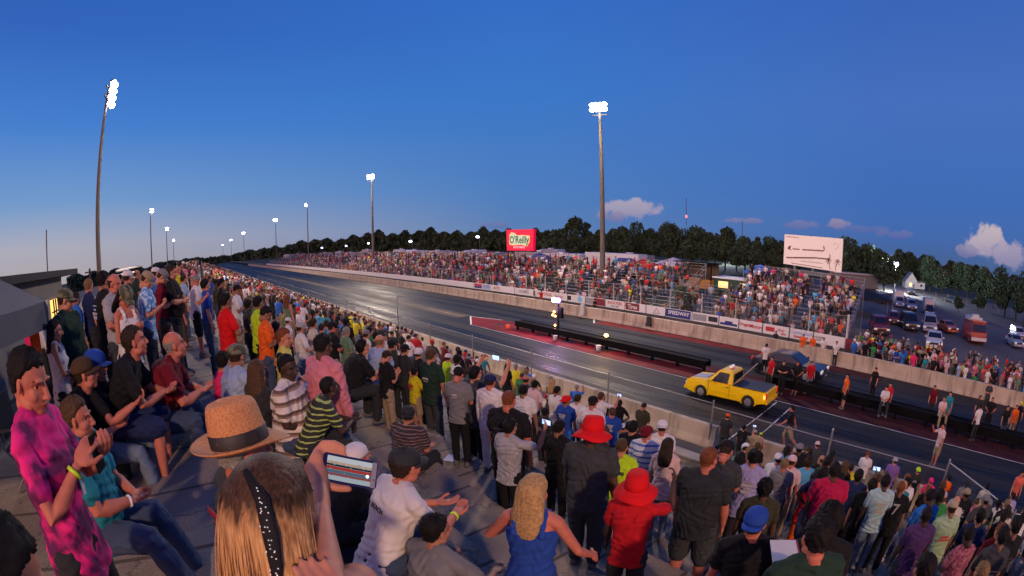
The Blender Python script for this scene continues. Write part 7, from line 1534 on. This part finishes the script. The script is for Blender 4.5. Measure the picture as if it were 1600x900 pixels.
# --- blonde woman filming
pos, s = place(400, 708, 'straight', 1.68, .84, 46, tol=.03); M = frame(pos) @ Matrix.Rotation(rad(-44), 4, 'Z')
PHC = wp(546, 736, 1.22); WR = wp(503, 792, 1.12); EL = wp(520, 930, .86)
W2 = wp(520, 905, .80); E2 = wp(440, 1010, .72)
iM = (M @ Matrix.Scale(s, 4)).inverted()
p = P_(head=(6, -6)); p['jw'] = {}
j_ = skel(p, 'f')
j_['e0'] = A(*(iM @ EL)); j_['w0'] = A(*(iM @ WR)); j_['s0'] = j_['s0'] + A(.0, .03, .02)
wom, j, H = None, None, None
p['j'] = j_; POSES['filming'] = p; H = head_M(p, j_); JC[('filming', 'f')] = (p, j_, H)
def hand_phone(b, w, C_, u, v, n):
    """hand closed round a phone held lengthwise: C_ centre, u along, v up, n towards the viewer"""
    palm = C_ - u * .088 - v * .004 - n * .012; Rm = np.stack([u, v, n], 1)
    b.tube([w, w * .45 + palm * .55 - n * .006, palm - v * .01], [.0225, .027, .033], 14); b.ell(palm, (.024, .045, .028), 14, 10, Rm); b.ell(palm + u * .012 - v * .028, (.028, .024, .024), 12, 8, Rm)
    for i in range(4): # fingers over the top/back edge
        o_ = i * .019; a0 = palm + v * (.034 - o_ * .3) - n * (.010 + i * .003) - u * .006; a1 = C_ + u * (-.078 + i * .004) + v * (.060 - o_ * .62) - n * .022; a2 = C_ + u * (-.048 + i * .003) + v * (.066 - o_ * .95) - n * .020; a3 = C_ + u * (-.022 + .004 * i) + v * (.058 - o_ * 1.0) - n * .013
        b.tube([a0, a1, a2, a3], [.0115, .0105, .0095, .008], 10)
    t0 = palm - v * .030 + n * .006; t1 = C_ - u * .060 - v * .050 + n * .008; t2 = C_ - u * .025 - v * .050 + n * .010; t3 = C_ + u * .004 - v * .047 + n * .008; b.tube([t0, t1, t2, t3], [.017, .0135, .0115, .0095], 12)
# phone frame: axes read from the photo, phone faces the camera
ctr = PHC; uu = (wp(588, 744, 1.12) - wp(505, 728, 1.12)).normalized(); nn3 = (Vector((0, 0, CH)) - ctr).normalized(); vv3 = nn3.cross(uu).normalized(); nn3 = uu.cross(vv3).normalized()
def Loc(v): return A(*(iM.to_3x3() @ Vector(v)).normalized())
Cl = A(*(iM @ ctr)); ul, vl, nl = Loc(uu), Loc(vv3), Loc(nn3)
def blonde_body():
    p_ = POSES['filming']; S = SH['f']; b = MB(); b.loft(torso_secs(j_, 'f'), 22, 2.3)
    for i in (0, 1):
        h, kn, an = j_['h%d' % i], j_['k%d' % i], j_['a%d' % i]; b.tube([h, h + (kn - h) * .35, kn, kn + (an - kn) * .3, an], [.086, .08, .052, .056, .034], 14); b.tube([an, an + A(0, .05, -.035)], [.036, .032], 10)
        sh, e, w_ = j_['s%d' % i], j_['e%d' % i], j_['w%d' % i]; b.ell(sh, (.05, .05, .05)); b.tube([sh, sh + (e - sh) * .4, e, e + (w_ - e) * .3, e + (w_ - e) * .96], [.043, .039, .032, .031, .0205], 16)
    hand_phone(b, j_['w0'], Cl / 1.0, ul, vl, nl)
    b.tube([j_['neck'] - A(0, 0, .05), j_['head'] - A(0, .02, .07)], [.052, .05], 12); hand(b, j_['w1'], j_['w1'] - j_['e1'], -1, False)
    m = remesh(b, .0048, 3); m.merge(head_base(), H); return m
# left hand with ring, resting near the chest
j_['e1'] = A(*(iM @ wp(700, 1050, .70))); j_['w1'] = A(*(iM @ wp(566, 962, .80)))
WM = M @ Matrix.Scale(s, 4)
wom = tag(link('person', blonde_body().mesh('blonde_woman_body', skinm, False, True, True), None, WM, SK['p']), 'blonde woman seen from behind filming with a phone in the foreground', 'person')
link('shirt', shirt_mb(p, 'f', j_, 'tank', .007, .03, 3).mesh('blonde_shirt', clothm, False, True), wom, None, CC['black']); link('trousers', pants_mb(p, 'f', j_, 'long', .009).mesh('blonde_trousers', clothm, False, True), wom, None, CC['jeans'])
for i in range(2): link('shoe', shoe_mb(j_, i, p).mesh('blonde_shoe', shoem, False, True), wom, None, (.1, .1, .1))
PEOPLE.append(wom)
def blonde_hair_mat():
    m = bpy.data.materials.new('blonde_hair'); m.use_nodes = True; n = NT(m.node_tree); b_ = m.node_tree.nodes['Principled BSDF']; co = n.n('ShaderNodeTexCoord'); sp = n.n('ShaderNodeSeparateXYZ'); n.l(co.outputs['Object'], sp.inputs[0])
    mp = n.n('ShaderNodeMapping'); n.l(co.outputs['Object'], mp.inputs[0]); mp.inputs['Scale'].default_value = (260, 120, 5); t = n.n('ShaderNodeTexNoise'); n.l(mp.outputs[0], t.inputs[0]); t.inputs['Scale'].default_value = 1; t.inputs['Detail'].default_value = 4
    mp2 = n.n('ShaderNodeMapping'); n.l(co.outputs['Object'], mp2.inputs[0]); mp2.inputs['Scale'].default_value = (48, 30, 3); t2 = n.n('ShaderNodeTexNoise'); n.l(mp2.outputs[0], t2.inputs[0]); t2.inputs['Scale'].default_value = 1; t2.inputs['Detail'].default_value = 3
    root = n.ramp(n.math('ADD', n.math('MULTIPLY_ADD', sp.outputs[2], 5.0, .34), n.math('MULTIPLY', n.math('SUBTRACT', t2.outputs['Fac'], .5), .75)), [(.42, 0), (.62, 1)])
    bl_ = n.ramp(t.outputs['Fac'], [(.3, (.20, .085, .028)), (.5, (.46, .24, .09)), (.7, (.74, .47, .22))]); bl_ = n.mix(.45, bl_, n.ramp(t2.outputs['Fac'], [(.35, (.24, .10, .035)), (.65, (.68, .42, .19))]))
    dk = n.ramp(t.outputs['Fac'], [(.3, (.02, .010, .005)), (.7, (.10, .048, .020))]); n.l(n.mix(root, bl_, dk), b_.inputs['Base Color']); b_.inputs['Roughness'].default_value = .58; b_.inputs['Specular IOR Level'].default_value = .25
    bp = n.n('ShaderNodeBump'); bp.inputs['Strength'].default_value = .5; bp.inputs['Distance'].default_value = .003; n.l(t.outputs['Fac'], bp.inputs['Height']); n.l(bp.outputs[0], b_.inputs['Normal']); return m
b = MB(); b.ell((0, -.012, .033), (.084, .106, .094), 30, 20)
N = 56; rs = []
for z, rx, ry, yc in ((.095, .055, .06, -.02), (.07, .082, .092, -.022), (.03, .094, .100, -.034), (-.02, .102, .094, -.048), (-.08, .112, .086, -.062), (-.15, .120, .078, -.078), (-.23, .126, .070, -.092), (-.31, .128, .062, -.10), (-.39, .120, .052, -.105), (-.46, .10, .04, -.108), (-.50, .06, .025, -.11)):
    aa = np.linspace(0, 2 * math.pi, N, endpoint=False); k = np.clip((.03 - z) / .1, 0, 1); part_ = 1 - .16 * np.exp(-(((aa - 4.95) / .10) ** 2)) * k; w_ = 1 + k * (.018 * np.sin(aa * 17 + z * 14) + .02 * np.sin(aa * 7 + z * 9) + .012 * np.sin(aa * 31 + z * 22)); rs.append(np.stack([rx * np.cos(aa) * w_ * part_, yc + ry * np.sin(aa) * w_ * part_, np.full(N, z)], 1))
b.rings(rs); hb = remesh(b, .005, 2)
v = hb.arr(); keep = ~((v[:, 1] > .062) & (v[:, 2] < .07)); v[:, 1] = np.where((v[:, 1] > .05) & (v[:, 2] < .065), .05 - (v[:, 1] - .05) * .3, v[:, 1]); v = v + np.stack([np.sin(np.arctan2(v[:, 1], v[:, 0]) * 60) * .0016, 0 * v[:, 0], 0 * v[:, 0]], 1); hb.v = [v]
hairo = link('hair', hb.mesh('blonde_hair', blonde_hair_mat(), False, True), wom, H)
# loose strands
b = MB(); r = random.Random(6)
for i in range(150):
    a0 = r.uniform(2.9, 6.5); rx = .086 + r.random() * .008; x, y = rx * math.cos(a0), rx * 1.15 * math.sin(a0) - .02; x2, y2 = .125 * math.cos(a0) * r.uniform(.95, 1.12), .085 * math.sin(a0) * r.uniform(.95, 1.15) - .08
    zt_ = r.uniform(-.02, .06); pts = [(x * .99, y * .99, zt_), (x * .6 + x2 * .42, y * .6 + y2 * .42 - .004, zt_ - .1), (x2 + r.uniform(-.006, .006), y2 - .003, zt_ - .24), (x2 + r.uniform(-.014, .014), y2 - .006, zt_ - .42)]; b.tube(pts, [.0012, .0016, .0014, .0006], 4, cap=False)
part('loose_strands', b, bpy.data.materials['blonde_hair'], hairo, True)
# sparkly black scarf tied round the crown, tail hanging right of centre
b = MB(); b.tube([(-.02, -.075, .112), (.018, -.112, .075), (.032, -.137, .02), (.034, -.150, -.04), (.030, -.160, -.085)], [.008, .014, .016, .013, .006], 12, flat=.3)
sc_ = part('hair_scarf', b, mat('black_satin', (.008, .008, .010), .7, bump=.5, bscale=90, spec=.2), wom, True); sc_.matrix_basis = H @ Matrix.Rotation(rad(20), 4, 'Z')
b = MB()
for i in range(46): t = r.random(); b.ell((.014 + .02 * t + r.uniform(-.013, .014), -.092 - .066 * t ** .7 - .012, .10 - t * .18), (.0016, .0016, .0016), 5, 4)
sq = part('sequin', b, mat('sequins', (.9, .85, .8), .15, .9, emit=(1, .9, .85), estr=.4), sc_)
# phone
phm = Matrix((( *uu, 0), (*vv3, 0), (*nn3, 0), (0, 0, 0, 1))).transposed(); phm.translation = ctr
ph = tag(link('smartphone', MB().rings([[(sx * (.072 - c) , sy * (.037 - c2), z) for sx, sy, c, c2 in ((1, 1, 0, .006), (1, 1, .006, 0), (-1, 1, .006, 0), (-1, 1, 0, .006), (-1, -1, 0, .006), (-1, -1, .006, 0), (1, -1, .006, 0), (1, -1, 0, .006))] for z in (-.0045, .0045)]).mesh('smartphone', mat('phone_case', (.02, .02, .12), .7, spec=.1)), None, phm), 'white framed phone showing the race track, held up by the blonde woman', 'phone')
part('frame', MB().box((-.069, -.0345, .0046), (.069, .0345, .0056)), mat('phone_frame', (.012, .014, .06), .9, spec=.03), ph); part('end_bezel', MB().box((.0565, -.0335, .0056), (.0685, .0335, .0060)), mat('phone_white', (.22, .22, .28), .9, spec=.03), ph)
def scr(name, x0, x1, y0, y1, z, c, e=.55): return part(name, MB().box((x0, y0, z), (x1, y1, z + .0002)), mat('scr_%.2f_%.2f_%.2f' % c, tuple(.04 * q_ for q_ in c), .7, var=0, spec=.02, emit=c, estr=e), so_ if name != 'screen' else ph)
so_ = None; so_ = scr('screen', -.060, .056, -.031, .031, .0058, (.30, .42, .55))
for (x0, x1, y0, y1, c) in ((-.060, .056, .018, .031, (.75, .82, .9)), (-.060, .056, .012, .018, (.72, .5, .36)), (-.060, .056, .006, .0105, (.03, .02, .02)), (-.060, .056, -.003, .005, (.55, .06, .05)), (-.060, .056, -.012, -.004, (.12, .2, .3)), (-.060, .056, -.018, -.0125, (.4, .08, .08)), (-.060, .056, -.031, -.019, (.55, .66, .72))): scr('image_band', x0, x1, y0, y1, .0061 + (y1 + .031) * .002, c)
r = random.Random(9)
for i in range(26): x0 = r.uniform(-.058, .045); y0 = r.choice([r.uniform(.006, .02), r.uniform(-.02, .004)]); scr('image_speck', x0, x0 + r.uniform(.001, .005), y0, y0 + r.uniform(.0008, .002), .0064 + i * .000005, r.choice([(.9, .9, .9), (.02, .02, .02), (.8, .6, .1), (.7, .1, .1)]))
part('shutter_button', MB().ell((.047, -.006, .0066), (.0042, .0042, .0005), 16, 6), mat('shutter', (.9, .9, .95), emit=(.8, .9, 1), estr=1.6), so_, True); part('lens_ring', MB().ell((.064, -.012, .0058), (.003, .003, .0004), 10, 5), plastic, ph)
for y0 in (.006, .016, -.002): part('side_key', MB().box((.0715, y0, -.001), (.0735, y0 + .006, .002)), mat('phone_white', (.5, .5, .6)), ph)
# ring on the left hand
rp = j_['w1'] + nrm(j_['w1'] - j_['e1']) * .08
# wristbands
def band(parent_root, jj, i, c, t=.93, r_=.031, label=None):
    e, w_ = jj['e%d' % i], jj['w%d' % i]; a0 = e + (w_ - e) * t; d = nrm(w_ - e) * .008; b = MB(); b.tube([a0 - d, a0 + d], [r_, r_], 16, cap=False); return part('wristband', b, mat('band_' + str(c), CC[c] if isinstance(c, str) else c, .4), parent_root, True)
# --- tie-dye woman at left
pos, s = place(34, 548, 'straight', 1.72, 1.85, 100, tol=.03); M = frame(pos) @ Matrix.Rotation(rad(-104), 4, 'Z')
p = P_(head=(6, -16), ua=[d3(40, -62), d3(-40, -66)], fa=[d3(-52, 38), d3(40, 32)], grip=True)
td, j, H = special('tiedye', M, p, 'f', 'tiedye', 'dark', 'woman in a hot pink and purple tie dye tee gripping a phone', skin='r', hair='short', hc='bk', s=s)
band(td, j, 0, 'neon', .86, .034)
up = text_mb('T', .20, .002, shear=.2); tm = part('shirt_print', up.xf(Matrix.Translation(j['chest'] + A(.02, .137, -.04)) @ Matrix.Rotation(math.pi / 2, 4, 'X') @ Matrix.Rotation(math.pi, 4, 'Y') if False else Matrix.Translation(j['chest'] + A(-.03, .150, -.06)) @ Matrix.Rotation(math.pi, 4, 'Z') @ Matrix.Rotation(math.pi / 2, 4, 'X')), mat('print_lilac', (.5, .4, .55), .8), td)
wq = (j['w0'] + j['w1']) / 2 + A(0, .05, .03); o = tag(link('phone', MB().box((-.036, -.005, -.07), (.036, .005, .07)).mesh('phone', blk), None, td.matrix_basis @ Matrix.Translation(wq)), 'black phone gripped by the woman in tie dye', 'phone')
# --- person in black graphic tee, bottom-left corner, seen from behind
pos, s = place(-112, 800, 'straight', 1.70, .90, 62, tol=.03); M = frame(pos) @ Matrix.Rotation(rad(-62), 4, 'Z')
cb_, j, H = special('corner', M, P_(head=(0, -30), lean=14), 'h', 'dark', 'dark', 'person in a black graphic tee cut off at the bottom left corner', skin='t', hair='short', hc='bk', s=s * .98)
for pts in ([(-.10, .38), (-.12, .30), (-.08, .22), (0, .2), (.04, .24)], [(.0, .36), (.05, .3), (.06, .22), (.1, .16)], [(-.06, .12), (0, .1), (.07, .13)]):
    b = MB(); b.tube([tuple(j['pel'] + j['sp'] * z + A(x, 0, 0) - j['fw'] * .185) for x, z in pts], [.008] * len(pts), 6, flat=.5); part('shirt_print', b, mat('print_faded', (.16, .17, .17), .8), cb_)
# --- seated woman in teal
pos, s = place(108, 618, 'sit', 1.68, 2.75, 98, tol=.03); M = frame(pos) @ Matrix.Rotation(rad(-98), 4, 'Z')
tw, j, H = special('teal', M, P_(z=.12, sit=True, lean=10, ua=[d3(24, -72), d3(-25, -72)], fa=[d3(-44, -6), d3(44, -4)], th=[d3(10, -2), d3(-10, -2)], sh=[d3(0, -70), d3(0, -74)], head=(-4, -4)), 'h', 'teal', 'jeans', 'seated woman in a teal tee and jeans with clasped hands', skin='r', hair='short', hc='br', s=s)
band(tw, j, 0, 'white', .95, .036)
# --- blonde woman in a blue tank top, lower middle
pos, s = place(836, 738, 'straight', 1.66, 2.25, 62, tol=.03); M = frame(pos) @ Matrix.Rotation(rad(-58), 4, 'Z')
bt, j, H = special('bluetank', M, P_(head=(10, -4), ua=[d3(70, -60), d3(-70, -52)], fa=[d3(20, -40), d3(10, -20)]), 'f', 'royal', 'jeans', 'woman with long dirty blonde hair in a royal blue tank top, lower middle', skin='r', sl='tank', hair='long', hc='bl', s=s)
# --- man in white tee and black cap sitting (faces right)
pos, s = place(640, 706, 'sitlean', 1.78, 2.75, 88, tol=.03); M = frame(pos) @ Matrix.Rotation(rad(-86), 4, 'Z')
cm, j, H = special('capman', M, P_(z=.12, sit=True, lean=26, ua=[d3(24, -62), d3(-24, -62)], fa=[d3(-30, 0), d3(30, 0)], th=[d3(12, -2), d3(-12, -2)], sh=[d3(180, -84), d3(180, -84)], head=(-4, -6)), 'm', 'white', 'jeans', 'man in a white printed tee and black cap sitting on the step', skin='r', hair='short', hc='db', s=s)
cp_ = link('baseball_cap', getmesh(('hat', 'cap'), lambda: capmb('cap'), clothm), cm, H, CC['dark']); band(cm, j, 0, 'neon', .9, .034)
for k_, (t_, z_) in enumerate((('N BEACH', .36), ('RACE DAY', .30))):
    t = text_mb(t_, .045, .001, bold=.001); sp = j['sp']; bkd = -j['fw']; Mx = Matrix([[1, sp[0], bkd[0], 0], [0, sp[1], bkd[1], 0], [0, sp[2], bkd[2], 0], [0, 0, 0, 1]]); c_ = j['pel'] + sp * z_ + bkd * .146; Mx.translation = Vector(c_)
    if k_ == 0: part('shirt_print', t.xf(Mx), mat('print_dark', (.03, .03, .04), .8), cm)
# --- boy with cropped black hair in grey tee at the bottom
pos, s = place(669, 806, 'sit', 1.6, 2.35, 70, tol=.03); M = frame(pos) @ Matrix.Rotation(rad(-70), 4, 'Z')
by, j, H = special('greyboy', M, P_(z=.12, sit=True, lean=14, ua=[d3(50, -50), d3(-50, -50)], fa=[d3(-20, -20), d3(20, -20)], th=[d3(12, -2), d3(-12, -2)], sh=[d3(180, -84), d3(180, -84)], head=(20, -4)), 'm', 'grey', 'navy', 'boy with cropped black hair in a grey tee sitting at the bottom edge', skin='t', hair='short', hc='bk', s=s)
# person cropped behind phone (white visor) & other small figures
L(548, 697, 'sitlean', 'm', 1.5, 'dark', 'dark', 'person in a white and red cap just behind the raised phone', cap='capback', cc='white', dist=3.4, hc='bk', skin='r')
# ================================================================ loose things on the steps
def step_at(px_, py_):
    for k in range(12):
        P = at_z(px_, py_, Hk(k))
        if k <= P[0] < k + 1 and P[1] > -12: return P
    return at_z(px_, py_, 4)
P = step_at(225, 712); g = empty('rucksack', frame((P[0] - .1, P[1] + .1, floor_at(P[0]))), 'grey camouflage rucksack beside the seated woman in teal', 'bag')
b = MB(); b.ell((0, 0, .2), (.2, .14, .2), 18, 12); b.ell((0, .1, .14), (.13, .08, .1), 12, 8); part('body', remesh(b, .015, 2, disp=folds(.012, 3)), blotch_mat('bag_camo', (.06, .07, .1), (.2, .22, .28), 14), g, True); part('strap', MB().tube([(-.1, -.12, .35), (-.02, -.2, .42), (.08, -.14, .36)], .012, 6), mat('strap_white', (.6, .6, .65), .6), g)
P = step_at(245, 735); g = empty('plastic_bag', frame((P[0], P[1], floor_at(P[0]))), 'crumpled white plastic bag beside the rucksack', 'bag'); b = MB(); b.ell((0, 0, .12), (.13, .11, .12), 20, 12); part('body', remesh(b, .01, 1, disp=folds(.02, 5)), mat('plastic_white', (.55, .58, .68), .35, var=.2, vscale=12), g, True)
P = step_at(565, 795); g = empty('baseball_cap', frame((P[0], P[1], floor_at(P[0]) + .03)) @ Matrix.Scale(1.25, 4), 'grey and red cap lying on the step beside the white tee', 'cap'); o = link('crown', capmb('cap').xf(Matrix.Translation((0, 0, -.03))).mesh('loose_cap', clothm, False, True), g, None, (.16, .05, .05))
P = step_at(580, 865); g = empty('black_jacket', frame((P[0], P[1], floor_at(P[0]))), 'folded black jacket with pale letters on the step at the bottom', 'jacket'); b = MB(); b.ell((0, 0, .06), (.34, .24, .08), 24, 10); part('fabric', remesh(b, .014, 2, disp=folds(.02, 8)), mat('jacket_black', (.01, .01, .012), .8), g, True); part('lettering', text_mb('RLE', .15, .002, bold=.006).xf(Matrix.Translation((.05, 0, .150)) @ Matrix.Rotation(.3, 4, 'Z')), mat('jacket_letters', (.35, .37, .42), .8), g)
P = at_z(1225, 862, 0); P = at_d(1226, 864, 2.9); g = empty('clipboard', frame(tuple(P)) @ Matrix.Rotation(.5, 4, 'Z'), 'white folder with a dark red edge in front of the royal blue cap man', 'folder'); part('sheet', MB().box((-.13, -.085, 0), (.13, .085, .006)), mat('paper', (.55, .5, .5), .7), g); part('spine', MB().box((-.14, -.10, -.012), (.14, -.07, 0)), cols['darkred'], g)
P = step_at(704, 716); g = tag(link('paper_sheet', MB().obox((0, 0, .006), (.12, .09, .001)).mesh('paper_sheet', mat('paper_blue', (.5, .55, .75), .7)), None, frame((P[0], P[1], floor_at(P[0]))) @ Matrix.Rotation(.6, 4, 'Z')), 'sheet of white paper lying on the step left of the dark trousers', 'paper')
def bottle(px_, py_, c, label):
    P = step_at(px_, py_); g = empty('drink_can', frame((P[0], P[1], floor_at(P[0]))), label, 'can'); part('body', MB().tube([(0, 0, 0), (0, 0, .01), (0, 0, .11), (0, 0, .12)], [.027, .033, .033, .027], 14, cap=False), mat('can_' + c, CC[c], .3, .5), g, True); part('lid', MB().tube([(0, 0, .12), (0, 0, .123)], [.026, .026], 14, cap=False), rimm, g)
bottle(563, 622, 'lgrey', 'silver drink can on the step below the bending man in black'); bottle(640, 800, 'red', 'red drink can on the step beside the white tee'); bottle(905, 840, 'lblue', 'pale blue can on the step behind the blonde woman in blue'); bottle(1075, 790, 'white', 'white can on the step left of the broad man')
# orange towel hanging at the canopy and folding chairs
P = at_d(57, 545, 5.2); wthing('orange_towel', MB().box((P[0] - .06, P[1] - .02, P[2] - .05), (P[0] + .06, P[1] + .02, P[2] + .32)), mat('towel_orange', (.8, .12, .02), .9), 'bright orange towel hanging under the canopy', 'towel')
def chair(M, c, label):
    g = empty('folding_chair', M, label, 'chair'); f_ = mat('chair_frame', (.2, .2, .21), .4, .7)
    part('seat', MB().obox((0, 0, .42), (.25, .23, .012)), mat('chair_' + c, CC[c], .85), g); part('backrest', MB().obox((0, -.24, .70), (.25, .012, .2), np.array(Matrix.Rotation(.15, 3, 'X'))), mat('chair_' + c, CC[c], .85), g)
    for s in (1, -1):
        for a_, b_ in (((s * .26, .24, 0), (s * .26, -.24, .44)), ((s * .26, -.24, 0), (s * .26, .24, .44))): part('leg', MB().tube([a_, b_], .012, 6), f_, g)
        part('armrest', MB().tube([(s * .27, -.22, .62), (s * .27, .2, .62)], .014, 6), f_, g); part('upright', MB().tube([(s * .26, -.22, .42), (s * .26, -.28, .9)], .012, 6), f_, g)
for px_, py_, d_, c, lab in ((18, 590, 5.2, 'charcoal', 'folding chair at the left edge under the canopy'),):
    P = at_d(px_, py_, d_); chair(frame((P[0], P[1], floor_at(P[0]))) @ Matrix.Rotation(-1.6, 4, 'Z'), c, lab)
# printed backs
def on_back(root, txt, size, c, z=.36, bold=.004):
    nm_ = root.data.name.split('_'); pose, k = root.data.name.split('_')[1], root.data.name.split('_')[2]; p_, j__, H__ = get_j(pose, k)
    t = text_mb(txt, size, .001, bold=bold); bkd = -j__['fw']; sp = j__['sp']; Mx = Matrix([[1, sp[0], bkd[0], 0], [0, sp[1], bkd[1], 0], [0, sp[2], bkd[2], 0], [0, 0, 0, 1]]); Mx.translation = Vector(j__['pel'] + sp * z + bkd * (SH[k]['cd'] + .022)); part('shirt_print', t.xf(Mx), mat('print_' + c, CC[c], .8), root)
rp_ = random.Random(44)
def blob_print(root):
    try: _, pose, k = root.data.name.split('_')[:3]; p_, j__, H__ = get_j(pose, k)
    except Exception: return
    if p_['sit'] or p_['lean'] > 6: return
    sp = j__['sp']; bk = -j__['fw']; c = j__['pel'] + sp * rp_.uniform(.30, .38) + bk * (SH[k]['cd'] + .021); b = MB(); n_ = rp_.choice([2, 3, 4])
    for i in range(n_):
        w_ = rp_.uniform(.04, .11); z_ = (i - n_ / 2) * .045; b.obox(c + sp * z_, (w_, .0015, rp_.choice([.006, .012, .018])), [[1, bk[0], sp[0]], [0, bk[1], sp[1]], [0, bk[2], sp[2]]])
    part('shirt_print', b, mat('print_' + rp_.choice(['lgrey', 'red', 'dark', 'tan', 'lblue']), CC['grey'], .8), root)
for k_ in ('lgrey', 'red', 'dark', 'tan', 'lblue'): mat('print_' + k_, CC[k_], .8)
for r_ in PEOPLE:
    lb = r_.get('label', '')
    if r_.data.name.startswith('body') and rp_.random() < .42 and not any(w_ in lb for w_ in ('plaid', 'striped', 'numeral', 'safety', 'printed', 'dress', 'hawaiian', 'pink', 'tank', 'bucket')): blob_print(r_)
    if 'large white numeral' in lb: on_back(r_, '7', .26, 'lgrey')
    elif 'neon yellow safety tee' in lb: on_back(r_, 'RACING', .06, 'dark')
    elif 'white printed tee left of the dark blue' in lb: on_back(r_, '2', .2, 'red')
print('TOTAL PEOPLE', len(PEOPLE), 'objects', len(bpy.data.objects))
